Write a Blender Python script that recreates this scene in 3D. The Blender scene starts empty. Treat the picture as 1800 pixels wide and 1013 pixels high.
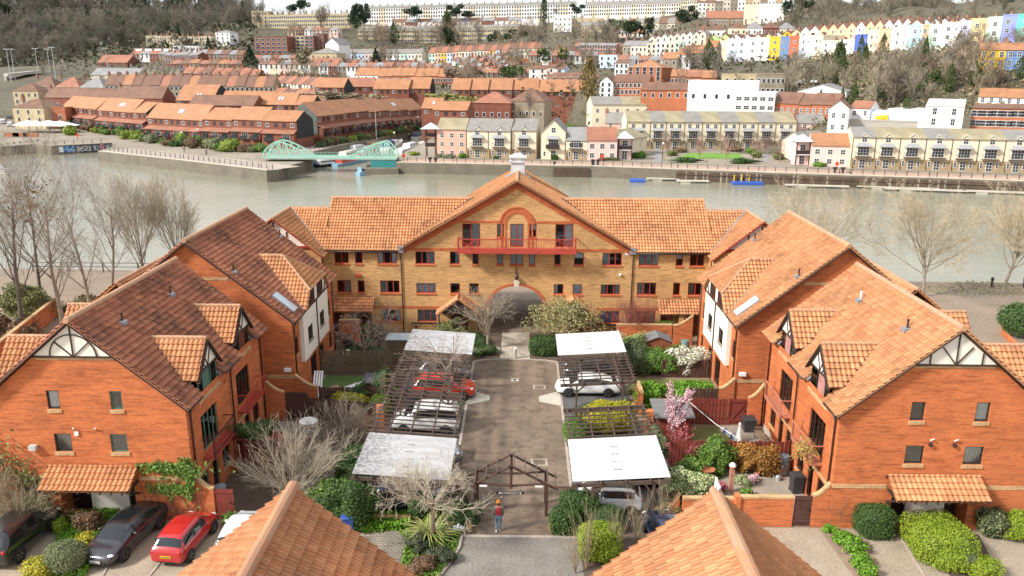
import bpy,bmesh,math,random
import numpy as np
from mathutils import Vector,Matrix
random.seed(7);RNG=np.random.default_rng(7)
R_=math.radians
scn=bpy.context.scene
COL=scn.collection
F_PX,PITCH,YAW,ROLL,CAMX,CAMH=1418.5,R_(15.56),R_(.76),R_(.27),.5,23.0
_c,_s=math.cos(YAW),math.sin(YAW)
_R1=np.array([[_c,_s,0],[-_s,_c,0],[0,0,1.]])
_cp,_sp=math.cos(PITCH),math.sin(PITCH)
_R2=np.array([[1,0,0],[0,-_sp,-_cp],[0,_cp,-_sp]])
_cr,_sr=math.cos(ROLL),math.sin(ROLL)
_R3=np.array([[_cr,-_sr,0],[_sr,_cr,0],[0,0,1]])
CAMR=_R3@_R2@_R1
def ray(x,y):return CAMR.T@np.array([(x-900)/F_PX,(y-506.5)/F_PX,1.0])
def G(x,y,z=0.0):
 "surveyed point of the photo on the level z"
 d=ray(x,y);t=(z-CAMH)/d[2]
 return Vector((d[0]*t+CAMX,d[1]*t,z))
def AT(x,y,Y):
 "surveyed point of the photo at the distance Y"
 d=ray(x,y);t=Y/d[1]
 return Vector((d[0]*t+CAMX,Y,d[2]*t+CAMH))
cam_d=bpy.data.cameras.new('camera');cam=bpy.data.objects.new('camera',cam_d);COL.objects.link(cam)
cam_d.sensor_width=36;cam_d.lens=F_PX/1800*36;cam_d.clip_start=.5;cam_d.clip_end=6000
_rt,_dn,_fw=CAMR
cam.matrix_world=Matrix(((_rt[0],-_dn[0],-_fw[0],CAMX),(_rt[1],-_dn[1],-_fw[1],0),(_rt[2],-_dn[2],-_fw[2],CAMH),(0,0,0,1)))
scn.camera=cam
MATS={}
def _new(name):
 m=bpy.data.materials.new(name);m.use_nodes=True
 nt=m.node_tree;b=nt.nodes['Principled BSDF']
 MATS[name]=m
 return m,nt,b
def _n(nt,t,**kw):
 n=nt.nodes.new(t)
 for k,v in kw.items():
  if k in n.inputs:n.inputs[k].default_value=v
  else:setattr(n,k,v)
 return n
def _mix(nt,fac,a,b,blend='MIX'):
 n=nt.nodes.new('ShaderNodeMix');n.data_type='RGBA';n.blend_type=blend
 def put(i,v):
  if isinstance(v,bpy.types.NodeSocket):nt.links.new(v,n.inputs[i])
  elif isinstance(v,(int,float)):n.inputs[i].default_value=v
  else:n.inputs[i].default_value=(*v,1)if len(v)==3 else v
 put(0,fac);put(6,a);put(7,b)
 return n.outputs[2]
def _ramp(nt,fac,stops):
 n=nt.nodes.new('ShaderNodeValToRGB');e=n.color_ramp.elements
 while len(e)<len(stops):e.new(.5)
 for i,(p,c)in enumerate(stops):
  e[i].position=p;e[i].color=(*c,1)if len(c)==3 else c
 nt.links.new(fac,n.inputs[0]);return n.outputs[0]
def _noise(nt,scale,detail=4,vec='Object',rough=.55,stretch=None):
 tc=nt.nodes.new('ShaderNodeTexCoord');src=tc.outputs[vec]
 if stretch:
  mp=nt.nodes.new('ShaderNodeMapping');mp.inputs['Scale'].default_value=stretch
  nt.links.new(src,mp.inputs[0]);src=mp.outputs[0]
 n=_n(nt,'ShaderNodeTexNoise',Scale=scale,Detail=detail,Roughness=rough)
 nt.links.new(src,n.inputs['Vector']);return n.outputs[0]
def _bump(nt,b,h,strength=.4,dist=.02):
 n=_n(nt,'ShaderNodeBump',Strength=strength,Distance=dist)
 nt.links.new(h,n.inputs['Height']);nt.links.new(n.outputs[0],b.inputs['Normal'])
def cm(c,k):return tuple(max(0,min(1,x*k))for x in c)
def M(name,col,rough=.75,var=.2,scale=2.0,metal=0,bump=0,bscale=30,spec=None,fine=0,coat=0):
 if name in MATS:return MATS[name]
 m,nt,b=_new(name)
 b.inputs['Roughness'].default_value=rough;b.inputs['Metallic'].default_value=metal
 if spec is not None:b.inputs['Specular IOR Level'].default_value=spec
 if coat:b.inputs['Coat Weight'].default_value=coat;b.inputs['Coat Roughness'].default_value=.05
 if var:
  c=_ramp(nt,_noise(nt,scale),[(.3,cm(col,1-var)),(.7,cm(col,1+var))])
  if fine:c=_mix(nt,fine,c,_ramp(nt,_noise(nt,scale*14,3),[(.35,cm(col,.55)),(.65,cm(col,1.35))]))
  nt.links.new(c,b.inputs['Base Color'])
 else:b.inputs['Base Color'].default_value=(*col,1)
 if bump:_bump(nt,b,_noise(nt,bscale,3),bump)
 return m
def brick(name,c1,c2,mortar,bw=.225,rh=.075,ms=.009,streak=.35):
 m,nt,b=_new(name);b.inputs['Roughness'].default_value=.85
 b.inputs['Specular IOR Level'].default_value=.25
 tc=nt.nodes.new('ShaderNodeTexCoord')
 t=_n(nt,'ShaderNodeTexBrick',Scale=1.0);t.inputs['Brick Width'].default_value=bw
 t.inputs['Row Height'].default_value=rh;t.inputs['Mortar Size'].default_value=ms;t.inputs['Mortar Smooth'].default_value=.3
 t.inputs['Color1'].default_value=(*c1,1);t.inputs['Color2'].default_value=(*c2,1);t.inputs['Mortar'].default_value=(*mortar,1)
 nt.links.new(tc.outputs['UV'],t.inputs['Vector'])
 n1=_noise(nt,.55,5,stretch=(1,1,1.6));n2=_noise(nt,3.2,4,stretch=(.35,.35,3.5),rough=.7)
 c=_mix(nt,1,t.outputs[0],_ramp(nt,n1,[(.3,(1-streak*.55,)*3),(.7,(1+streak*.3,)*3)]),'MULTIPLY')
 c=_mix(nt,1,c,_ramp(nt,n2,[(.36,(.66,.62,.62)),(.5,(1,1,1)),(.68,(1.12,1.1,1.05))]),'MULTIPLY')
 nt.links.new(c,b.inputs['Base Color'])
 bp=_n(nt,'ShaderNodeBump',Strength=.35,Distance=.01);nt.links.new(t.outputs['Fac'],bp.inputs['Height']);bp.invert=True
 nt.links.new(bp.outputs[0],b.inputs['Normal'])
 return m
def tile_mat(name,cols,stain=(.05,.035,.03),amount=.5,lichen=.2,rough=.8,blotch=.5):
 "terracotta: each tile (one cell of the uv grid) has a tone of its own; soot, moss and lichen lie over it"
 m,nt,b=_new(name);b.inputs['Roughness'].default_value=rough;b.inputs['Specular IOR Level'].default_value=.3
 uv=nt.nodes.new('ShaderNodeUVMap');fl=nt.nodes.new('ShaderNodeVectorMath');fl.operation='FLOOR'
 nt.links.new(uv.outputs[0],fl.inputs[0])
 wn=nt.nodes.new('ShaderNodeTexWhiteNoise');wn.noise_dimensions='2D';nt.links.new(fl.outputs[0],wn.inputs['Vector'])
 k=len(cols);c=_ramp(nt,wn.outputs['Value'],[(i/(k-1),x)for i,x in enumerate(cols)])
 c=_mix(nt,1,c,_ramp(nt,_noise(nt,.45,5),[(.3,(1-blotch*.45,)*3),(.72,(1+blotch*.22,)*3)]),'MULTIPLY')
 wn2=nt.nodes.new('ShaderNodeTexWhiteNoise');wn2.noise_dimensions='3D';nt.links.new(fl.outputs[0],wn2.inputs['Vector'])
 mth=nt.nodes.new('ShaderNodeMath');mth.operation='MULTIPLY'
 sp=_ramp(nt,_noise(nt,.35,5,rough=.65),[(.42,(0,0,0)),(.66,(1,1,1))])
 nt.links.new(sp,mth.inputs[0]);nt.links.new(wn2.outputs['Value'],mth.inputs[1])
 m2=nt.nodes.new('ShaderNodeMath');m2.operation='MULTIPLY';nt.links.new(mth.outputs[0],m2.inputs[0]);m2.inputs[1].default_value=amount
 c=_mix(nt,m2.outputs[0],c,stain)
 f=_ramp(nt,_noise(nt,6,4,rough=.75),[(.44,(0,0,0)),(.72,(1,1,1))])
 m3=nt.nodes.new('ShaderNodeMath');m3.operation='MULTIPLY';nt.links.new(f,m3.inputs[0]);m3.inputs[1].default_value=lichen
 c=_mix(nt,m3.outputs[0],c,(.26,.21,.13))
 nt.links.new(c,b.inputs['Base Color'])
 _bump(nt,b,_noise(nt,25,3),.25,.02)
 return m
LCOL={}
def leaf_mat(name,cols,rough=.6,trans=0):
 if name in MATS:return MATS[name]
 m,nt,b=_new(name);b.inputs['Roughness'].default_value=rough;b.inputs['Specular IOR Level'].default_value=.25;LCOL[name]=tuple(sum(c[i]for c in cols)/len(cols)*.6 for i in range(3))
 uv=nt.nodes.new('ShaderNodeUVMap');sx=nt.nodes.new('ShaderNodeSeparateXYZ');nt.links.new(uv.outputs[0],sx.inputs[0])
 k=len(cols);c=_ramp(nt,sx.outputs[0],[(i/(k-1),x)for i,x in enumerate(cols)])
 nt.links.new(c,b.inputs['Base Color'])
 return m
def pane_mat(name='window_glass',tint=.9):
 m,nt,b=_new(name)
 out=nt.nodes['Material Output']
 g=_n(nt,'ShaderNodeBsdfGlossy',Roughness=.03);g.inputs['Color'].default_value=(.9,.92,.95,1)
 t=nt.nodes.new('ShaderNodeBsdfTransparent');t.inputs['Color'].default_value=(tint,tint*1.02,tint*1.02,1)
 fr=_n(nt,'ShaderNodeFresnel',IOR=1.6);mx=nt.nodes.new('ShaderNodeMixShader')
 nt.links.new(fr.outputs[0],mx.inputs[0]);nt.links.new(t.outputs[0],mx.inputs[1]);nt.links.new(g.outputs[0],mx.inputs[2])
 nt.links.new(mx.outputs[0],out.inputs[0]);nt.nodes.remove(b)
 return m
class MB:
 def __init__(s):s.v=[];s.f=[];s.m=[];s.u=None
 def poly(s,pts,m=0):
  n=len(s.v);s.v+=[tuple(p)for p in pts];s.f.append(tuple(range(n,n+len(pts))));s.m.append(m)
 def hexa(s,p,m=0):
  "p: 4 bottom (ccw from above) then 4 top"
  n=len(s.v);s.v+=[tuple(q)for q in p]
  for f in((3,2,1,0),(4,5,6,7),(0,1,5,4),(1,2,6,5),(2,3,7,6),(3,0,4,7)):
   s.f.append(tuple(n+i for i in f));s.m.append(m)
 def box(s,x0,y0,z0,x1,y1,z1,m=0):
  if x0>x1:x0,x1=x1,x0
  if y0>y1:y0,y1=y1,y0
  if z0>z1:z0,z1=z1,z0
  s.hexa([(x0,y0,z0),(x1,y0,z0),(x1,y1,z0),(x0,y1,z0),(x0,y0,z1),(x1,y0,z1),(x1,y1,z1),(x0,y1,z1)],m)
 def beam(s,a,b,w,h,m=0,up=(0,0,1)):
  a=Vector(a);b=Vector(b);d=(b-a).normalized();up=Vector(up)
  if abs(d.dot(up))>.98:up=Vector((0,1,0))
  r=d.cross(up).normalized()*(w/2);t=r.cross(d).normalized()*(h/2)
  s.hexa([a-r-t,a+r-t,b+r-t,b-r-t,a-r+t,a+r+t,b+r+t,b-r+t],m)
 def prism(s,pts,z0,z1,m=0,cap=True):
  "vertical prism over a ccw outline of (x, y)"
  n=len(s.v);k=len(pts);s.v+=[(p[0],p[1],z0)for p in pts]+[(p[0],p[1],z1)for p in pts]
  for i in range(k):
   j=(i+1)%k;s.f.append((n+i,n+j,n+k+j,n+k+i));s.m.append(m)
  if cap:
   s.f.append(tuple(n+k+i for i in range(k)));s.m.append(m)
   s.f.append(tuple(n+i for i in reversed(range(k))));s.m.append(m)
 def extrude(s,pts,off,m=0):
  "flat polygon pts pushed by the vector off"
  off=Vector(off);a=[Vector(p)for p in pts];b=[p+off for p in a];k=len(a);n=len(s.v)
  s.v+=[tuple(p)for p in a+b]
  s.f.append(tuple(n+i for i in reversed(range(k))));s.f.append(tuple(n+k+i for i in range(k)));s.m+=[m,m]
  for i in range(k):
   j=(i+1)%k;s.f.append((n+i,n+j,n+k+j,n+k+i));s.m.append(m)
 def tube(s,pts,rad,k=6,m=0,cap=True):
  pts=[Vector(p)for p in pts];n0=len(s.v);prev=None
  if isinstance(rad,(int,float)):rad=[rad]*len(pts)
  for i,p in enumerate(pts):
   d=(pts[min(i+1,len(pts)-1)]-pts[max(i-1,0)])
   d=d.normalized()if d.length>1e-9 else Vector((0,0,1))
   if prev is None:
    a=d.cross(Vector((.31,.17,.93))if abs(d.z)<.9 else Vector((1,.1,0))).normalized()
   else:
    a=prev-d*prev.dot(d);a=a.normalized()if a.length>1e-6 else d.orthogonal().normalized()
   prev=a;b=d.cross(a)
   for j in range(k):
    t=2*math.pi*j/k;q=p+(a*math.cos(t)+b*math.sin(t))*rad[i];s.v.append(tuple(q))
  for i in range(len(pts)-1):
   for j in range(k):
    a0=n0+i*k+j;a1=n0+i*k+(j+1)%k;s.f.append((a0,a1,a1+k,a0+k));s.m.append(m)
  if cap:
   s.f.append(tuple(n0+j for j in reversed(range(k))));s.m.append(m)
   e=n0+(len(pts)-1)*k;s.f.append(tuple(e+j for j in range(k)));s.m.append(m)
 def lathe(s,prof,c=(0,0,0),k=16,m=0,axis='z'):
  n0=len(s.v);cx,cy,cz=c
  for r,z in prof:
   for j in range(k):
    t=2*math.pi*j/k;a,b=r*math.cos(t),r*math.sin(t)
    s.v.append((cx+a,cy+b,cz+z)if axis=='z' else((cx+a,cy+z,cz+b)if axis=='y' else(cx+z,cy+a,cz+b)))
  for i in range(len(prof)-1):
   for j in range(k):
    a0=n0+i*k+j;a1=n0+i*k+(j+1)%k
    q=(a0,a1,a1+k,a0+k);s.f.append(q if axis!='y' else q[::-1]);s.m.append(m)
  for e,rev in((0,True),(len(prof)-1,False)):
   if prof[e][0]>1e-4:
    f=[n0+e*k+j for j in range(k)]
    if rev!=(axis=='y'):f.reverse()
    s.f.append(tuple(f));s.m.append(m)
 def ball(s,c,r,m=0,k=10,sq=(1,1,1)):
  prof=[(math.sin(math.pi*i/(k//2+1))*1,-math.cos(math.pi*i/(k//2+1)))for i in range(k//2+2)]
  n0=len(s.v);s.lathe([(max(a,.001)*r,b*r)for a,b in prof],(0,0,0),k,m)
  for i in range(n0,len(s.v)):
   x,y,z=s.v[i];s.v[i]=(c[0]+x*sq[0],c[1]+y*sq[1],c[2]+z*sq[2])
 def join(s,o,mat=None,moff=0):
  n=len(s.v)
  s.v+=[tuple(mat@Vector(p))for p in o.v]if mat is not None else o.v
  s.f+=[tuple(n+i for i in f)for f in o.f];s.m+=[x+moff for x in o.m]
 def mesh(s,name,mats,smooth=False,uv=True):
  me=bpy.data.meshes.new(name);me.from_pydata(s.v,[],s.f)
  for m in(mats if isinstance(mats,(list,tuple))else[mats]):me.materials.append(m)
  if len(me.materials)>1:me.polygons.foreach_set('material_index',np.array(s.m,dtype=np.int32))
  if smooth:me.polygons.foreach_set('use_smooth',np.ones(len(s.f),dtype=bool))
  me.update()
  if uv and len(s.f):box_uv(me)
  return me
 def build(s,name,mats,parent=None,smooth=False,uv=True):
  return link(name,s.mesh(name,mats,smooth,uv),parent)
def box_uv(me):
 nl=len(me.loops);npoly=len(me.polygons)
 co=np.empty(len(me.vertices)*3);me.vertices.foreach_get('co',co);co=co.reshape(-1,3)
 li=np.empty(nl,dtype=np.int32);me.loops.foreach_get('vertex_index',li)
 nr=np.empty(npoly*3);me.polygons.foreach_get('normal',nr);nr=nr.reshape(-1,3)
 lt=np.empty(npoly,dtype=np.int32);me.polygons.foreach_get('loop_total',lt)
 ln=np.repeat(nr,lt,axis=0);p=co[li]
 hz=np.abs(ln[:,2])>.8;xs=np.abs(ln[:,0])>np.abs(ln[:,1])
 hn=np.hypot(ln[:,0],ln[:,1])+1e-9
 u=(-p[:,0]*ln[:,1]+p[:,1]*ln[:,0])/hn
 u=np.where(hz,p[:,0],u);v=np.where(hz,p[:,1],p[:,2])
 l=me.uv_layers.new(name='UVMap');l.data.foreach_set('uv',np.stack([u,v],1).astype(np.float32).ravel())
def link(name,me,parent=None):
 o=bpy.data.objects.new(name,me);COL.objects.link(o)
 if parent is not None:adopt(o,parent)
 return o
def wm(o):return o.matrix_basis.copy()if o.parent is None else wm(o.parent)@o.matrix_parent_inverse@o.matrix_basis
def adopt(o,parent):
 o.parent=parent;o.matrix_parent_inverse=wm(parent).inverted()
def tag(o,label,cat,group=None,kind=None):
 if label:o['label']=label
 if cat:o['category']=cat
 if group:o['group']=group
 if kind:o['kind']=kind
 return o
def thing(name,label,cat,loc=(0,0,0),group=None,rz=0):
 o=bpy.data.objects.new(name,None);COL.objects.link(o);o.empty_display_size=.3
 o.location=loc;o.rotation_euler=(0,0,rz)
 o.matrix_basis=Matrix.Translation(Vector(loc))@Matrix.Rotation(rz,4,'Z')
 return tag(o,label,cat,group)
def structure(o,kind='structure'):o['kind']=kind;return o
KIDS={}
def copy_tree(o,parent=None):
 c=o.copy();COL.objects.link(c)
 if parent is not None:c.parent=parent
 for ch in o.children:copy_tree(ch,c)
 return c
def place(o,loc,rz=0,sc=1.0,szr=1.0):
 o.matrix_basis=Matrix.Translation(Vector(loc))@Matrix.Rotation(rz,4,'Z')@Matrix.Diagonal((sc,sc,sc*szr,1))
 return o
ORD='first second third fourth fifth sixth seventh eighth ninth tenth eleventh twelfth thirteenth fourteenth fifteenth sixteenth seventeenth eighteenth nineteenth twentieth'.split()
def nth(i):
 if i<20:return ORD[i]
 n=i+1;return '%d%s'%(n,'th' if n%100 in(11,12,13)else{1:'st',2:'nd',3:'rd'}.get(n%10,'th'))
def tiles(name,O,U,V,outline,mat,parent=None,tw=.26,g=.34,wave=.085,lift=.075,seg=6,thick=.06,kind='pan',snap=False):
 """a slope covered in tiles. O: corner, U: unit vector along the eave, V: unit vector up the slope, outline: convex ccw [(u,v)]."""
 O=Vector(O);U=Vector(U).normalized();V=Vector(V).normalized();N=U.cross(V).normalized()
 us=[p[0]for p in outline];vs=[p[1]for p in outline];u0,u1,v0,v1=min(us),max(us),min(vs),max(vs)
 if snap:u0=0;v0=0
 nc=int(math.ceil((u1-u0)/tw))+1;nr=int(math.ceil((v1-v0)/g))+1
 if kind=='pan':
  ph=np.linspace(0,1,seg,endpoint=False);hh=wave*(np.abs(np.sin(np.pi*ph))**.8)
 else:
  ph=np.array([0,.04,.44,.5,.56,.96]);hh=wave*np.array([.85,.05,0,.6,0,.05])
 uu=(np.arange(nc)[:,None]+ph[None,:]).ravel();hu=np.tile(hh,nc)
 iv=np.repeat(np.arange(nr),2)+np.tile([0.002,.998],nr);hv=np.tile([lift,0.0],nr)
 W,Hh=len(uu),len(iv)
 uw=u0+uu*tw;vw=v0+np.floor(iv+.001)*g+np.tile([0,g],nr)
 grid=(np.array(O)[None,None]+np.array(U)[None,None]*uw[None,:,None]+np.array(V)[None,None]*vw[:,None,None]+np.array(N)[None,None]*(hu[None,:,None]+hv[:,None,None]))
 idx=np.arange(W*Hh).reshape(Hh,W)
 f=np.stack([idx[:-1,:-1],idx[:-1,1:],idx[1:,1:],idx[1:,:-1]],-1).reshape(-1,4)
 me=bpy.data.meshes.new(name);me.from_pydata(grid.reshape(-1,3).tolist(),[],f.tolist())
 l=me.uv_layers.new(name='UVMap')
 li=np.empty(len(me.loops),dtype=np.int32);me.loops.foreach_get('vertex_index',li)
 off=random.randint(0,50)*7
 fr,fc=np.divmod(np.arange(len(f)),W-1)
 cu=np.floor(uu[fc]+.001)+.5+off;cv=np.floor(iv[fr]+.001)+.5+off
 cu=np.repeat(cu,4);cv=np.repeat(cv,4)
 l.data.foreach_set('uv',np.stack([cu,cv],1).astype(np.float32).ravel())
 bm=bmesh.new();bm.from_mesh(me)
 k=len(outline)
 for i in range(k):
  a=outline[i];b=outline[(i+1)%k]
  du,dv=b[0]-a[0],b[1]-a[1]
  nrm=U*dv-V*du
  bmesh.ops.bisect_plane(bm,geom=bm.verts[:]+bm.edges[:]+bm.faces[:],plane_co=O+U*a[0]+V*a[1],plane_no=nrm,clear_outer=True,dist=1e-5)
 bot=[bm.verts.new(O+U*p[0]+V*p[1]-N*thick)for p in outline];top=[bm.verts.new(O+U*p[0]+V*p[1]+N*.001)for p in outline]
 bm.faces.new(list(reversed(bot)))
 for i in range(k):
  j=(i+1)%k;bm.faces.new((bot[i],bot[j],top[j],top[i]))
 bm.to_mesh(me);bm.free()
 me.materials.append(mat);me.update()
 return link(name,me,parent)
def ridge(name,a,b,mat,parent=None,r=.13,L=.42):
 "a run of half round ridge tiles"
 a=Vector(a);b=Vector(b);n=max(1,int((b-a).length/L));mb=MB()
 for i in range(n):
  p=a.lerp(b,i/n);q=a.lerp(b,(i+1)/n)
  mb.tube([p-Vector((0,0,.02)),q-Vector((0,0,.02))],[r,r*1.1],10)
 return mb.build(name,mat,parent)
BR=brick('red_brick',(.62,.165,.048),(.52,.125,.038),(.46,.22,.11))
BY=brick('yellow_brick',(.66,.37,.14),(.55,.285,.10),(.50,.35,.19))
BS=brick('soldier_brick',(.62,.40,.20),(.50,.29,.13),(.45,.32,.2),bw=.085,rh=.30,streak=.15)
BO=brick('orange_brick',(.60,.14,.04),(.50,.11,.032),(.34,.14,.08),streak=.2)
TP=tile_mat('pantile',[(.62,.29,.13),(.53,.235,.10),(.65,.315,.15),(.46,.185,.08),(.60,.275,.12),(.56,.25,.11)],amount=.5,lichen=.14,blotch=.35)
TF=tile_mat('interlocking_tile',[(.62,.325,.16),(.56,.275,.13),(.65,.34,.17),(.50,.225,.10),(.60,.30,.145)],amount=.45,lichen=.26,blotch=.3)
TD=tile_mat('shaded_moss_tile',[(.50,.215,.125),(.42,.17,.098),(.54,.24,.14),(.34,.13,.075)],stain=(.07,.05,.045),amount=.95,lichen=.18,blotch=.6)  # darker tones paint shade into the left roofs; moss stains lie over
RT=M('ridge_tile',(.46,.26,.15),var=.35,scale=3,fine=.5)
CREAM=M('cream_render',(.80,.745,.63),var=.05,scale=1.2,bump=.1)
WHITE=M('white_paint',(.80,.79,.76),var=.04)
TIMB=M('dark_timber',(.045,.022,.015),var=.3,scale=6)
REDW=M('red_paint',(.36,.035,.022),rough=.5,var=.15)
BALC=M('faded_red_paint',(.42,.055,.035),rough=.5,var=.12)
MAHO=M('brown_stain',(.13,.028,.016),rough=.5,var=.2,scale=5)
BLKW=M('black_stain',(.028,.02,.018),rough=.5,var=.2,scale=5)
GRNW=M('green_paint',(.07,.17,.12),rough=.5,var=.2,scale=5)
LEAD=M('lead_flashing',(.24,.255,.28),rough=.55,var=.2,scale=4)
PIPE=M('black_gutter',(.022,.02,.02),rough=.45,var=.1)
PIPEB=M('brown_gutter',(.05,.022,.016),rough=.45,var=.1)
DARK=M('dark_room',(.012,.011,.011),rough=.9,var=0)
CURT=M('net_curtain',(.72,.74,.74),rough=.9,var=.12,scale=8)
CURB=M('blue_curtain',(.30,.42,.62),rough=.9,var=.1,scale=8)
CURG=M('green_curtain',(.36,.46,.44),rough=.9,var=.1,scale=8)
GLASS=pane_mat()
WOOD=M('weathered_timber',(.095,.062,.045),var=.35,scale=4,fine=.4)
CONC=M('concrete',(.40,.37,.32),var=.12,scale=1.5,fine=.3)
RAIL=M('dark_rail',(.035,.02,.02),rough=.5,var=.1)
Z=Vector((0,0,1))
def wall(name,O,U,outline,holes,mat,parent,deep=.14,room=.55):
 """brick wall: outline is a convex ccw polygon of (u, z), holes are (u0, z0, u1, z1); the openings are cut through and have reveals"""
 O=Vector(O);U=Vector(U).normalized();N=U.cross(Z);us=sorted({p[0]for p in outline}|{h[i]for h in holes for i in(0,2)})
 zs=sorted({p[1]for p in outline}|{h[i]for h in holes for i in(1,3)})
 mb=MB()
 for a,b in zip(us,us[1:]):
  for c,d in zip(zs,zs[1:]):
   mu,mz=(a+b)/2,(c+d)/2
   if any(h[0]<mu<h[2]and h[1]<mz<h[3]for h in holes):continue
   mb.poly([O+U*a+Z*c,O+U*b+Z*c,O+U*b+Z*d,O+U*a+Z*d])
 me=mb.mesh(name,[mat,DARK],uv=False)
 bm=bmesh.new();bm.from_mesh(me)
 k=len(outline)
 for i in range(k):
  a=outline[i];b=outline[(i+1)%k]
  nrm=U*(b[1]-a[1])-Z*(b[0]-a[0])
  bmesh.ops.bisect_plane(bm,geom=bm.verts[:]+bm.edges[:]+bm.faces[:],plane_co=O+U*a[0]+Z*a[1],plane_no=nrm,clear_outer=True,dist=1e-5)
 def q(pts,m):
  f=bm.faces.new([bm.verts.new(p)for p in pts]);f.material_index=m
 for u0,z0,u1,z1,*dd in holes:
  deep_,room_=(dd[0],dd[0])if dd else(deep,room)
  c=[(u0,z0),(u1,z0),(u1,z1),(u0,z1)]
  P=[O+U*a+Z*b for a,b in c];Q=[p-N*deep_ for p in P];S=[p-N*room_ for p in P]
  for i in range(4):
   j=(i+1)%4;q([P[i],P[j],Q[j],Q[i]][::-1],0)
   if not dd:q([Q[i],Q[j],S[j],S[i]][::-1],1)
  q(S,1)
 bm.to_mesh(me);bm.free();box_uv(me)
 return link(name,me,parent)
WCACHE={}
def frame_mesh(key,fn,name,mats):
 k=(name,)+key
 if k not in WCACHE:
  mb=MB();fn(mb);WCACHE[k]=mb.mesh(name,mats)
 return WCACHE[k]
def window(parent,O,U,w,h,n=1,fm=None,curtain=None,sill=None,name='window',transom=0,inset=.07,label=None,sz=.10):
 "O: lower left outer corner on the wall face; part window > pane, sill, curtain"
 fm=fm or REDW;U=Vector(U).normalized();N=U.cross(Z)
 mt=Matrix(((U.x,-N.x,0,O[0]),(U.y,-N.y,0,O[1]),(0,0,1,O[2]),(0,0,0,1)))
 def fr(mb):
  t=.065;a,b=inset,inset+.06
  mb.box(0,a,0,t,b,h);mb.box(w-t,a,0,w,b,h);mb.box(t,a,0,w-t,b,t*1.2);mb.box(t,a,h-t,w-t,b,h)
  for i in range(1,n):x=w*i/n;mb.box(x-.04,a+.002,t*1.2,x+.04,b-.002,h-t)
  if transom:mb.box(t,a+.004,h*transom-.03,w-t,b-.004,h*transom+.03)
 o=link(name,frame_mesh((w,h,n,fm.name,transom,inset),fr,'window',fm),None);o.matrix_basis=mt;adopt(o,parent)
 if label:o['label']=label
 def sub(nm,key,fn,mats):
  c=link(nm,frame_mesh(key,fn,nm,mats),None);c.matrix_basis=mt;c.parent=o;c.matrix_parent_inverse=wm(o).inverted()
  return c
 sub('pane',(w,h,inset),lambda mb:mb.box(.03,inset+.03,.03,w-.03,inset+.034,h-.03),GLASS)
 if sill:sub('sill',(w,sill.name,sz),lambda mb:mb.box(-.06,-.05,-sz,w+.06,.02,-.003),sill)
 if curtain:
  kind,cmat=curtain
  def cu(mb):
   y=inset+.075
   def drape(a,b):
    k=max(4,int((b-a)/.07));
    for i in range(k):
     x0=a+(b-a)*i/k;x1=a+(b-a)*(i+1)/k;y0=y+(.03 if i%2 else 0);y1=y+(0 if i%2 else .03)
     mb.poly([(x0,y0,.04),(x1,y1,.04),(x1,y1,h-.04),(x0,y0,h-.04)])
   if kind=='full':drape(.04,w-.04)
   elif kind=='sides':drape(.04,w*.26);drape(w*.74,w-.04)
   elif kind=='left':drape(.04,w*.4)
   elif kind=='right':drape(w*.55,w-.04)
   elif kind=='blind':mb.box(.05,y,h*.55,w-.05,y+.02,h-.05)
  sub('curtain',(w,h,kind,cmat.name),cu,cmat)
 return o
def pipe(name,pts,parent,r=.045,mat=None):
 mb=MB();mb.tube(pts,r,7);return mb.build(name,mat or PIPE,parent,smooth=True)
MBK=thing('apartment_block','long yellow brick apartment block with a big central gable, red balcony and arched passage','apartment block',(0,72,0))
YF=68.0
hs=[]
def col(z0,z1,spec):
 for x,w,n,cu in spec:
  for s in(-1,1):
   pass
rows=[(6.15,1.13,[(-15.85,1.25,2,None),(-14.05,.65,1,None),(-12.1,1.7,3,('sides',CURT)),(-8.8,1.7,3,('right',CURG)),(-5.8,.85,1,('right',CURG)),(-3.85,.55,1,None),(-1.72,.55,1,('full',CURG)),(-.58,1.12,2,('full',CURG)),(1.05,.55,1,('full',CURG)),(3.25,.55,1,None),(4.95,.85,1,('blind',CURT)),(7.4,1.7,3,('left',CURG)),(10.55,1.7,3,('full',CURG)),(13.75,.62,1,('blind',CURT)),(14.95,1.25,2,None)]),(3.52,1.13,[(-15.75,1.25,2,('right',CURG)),(-13.95,.62,1,None),(-11.95,1.7,3,('left',CURG)),(-8.78,1.7,3,('full',CURT)),(-5.8,.85,1,None),(-4.15,.85,1,None),(3.25,.85,1,('left',CURT)),(4.9,.85,1,('full',CURT)),(7.35,1.7,3,('sides',CURG)),(10.5,1.7,3,('left',CURG)),(13.65,.62,1,None),(14.95,1.25,2,('left',CURG))]),(.9,1.13,[(-11.9,1.7,3,('sides',CURT)),(-8.75,1.7,3,('full',CURG)),(7.4,1.7,3,('full',CURB)),(10.55,1.7,3,('right',CURT))]),]
gable_doors=[(-4.7,7.72,1.55,2.05,2,('right',CURG)),(-.58,7.72,1.16,2.05,2,('full',CURT)),(3.3,7.72,1.55,2.05,2,('right',CURT)),(-1.72,8.6,.6,1.15,1,('full',CURG)),(1.08,8.6,.6,1.15,1,('blind',CURT))]
allw=[(x,z,w,h,n,c)for z,h,sp in rows for x,w,n,c in sp]+gable_doors
hol=[(x,z,x+w,z+h)for x,z,w,h,n,c in allw]
CW=9.85
def inx(a,b):return[h for h in hol if a<=h[0]and h[2]<=b]
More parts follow.
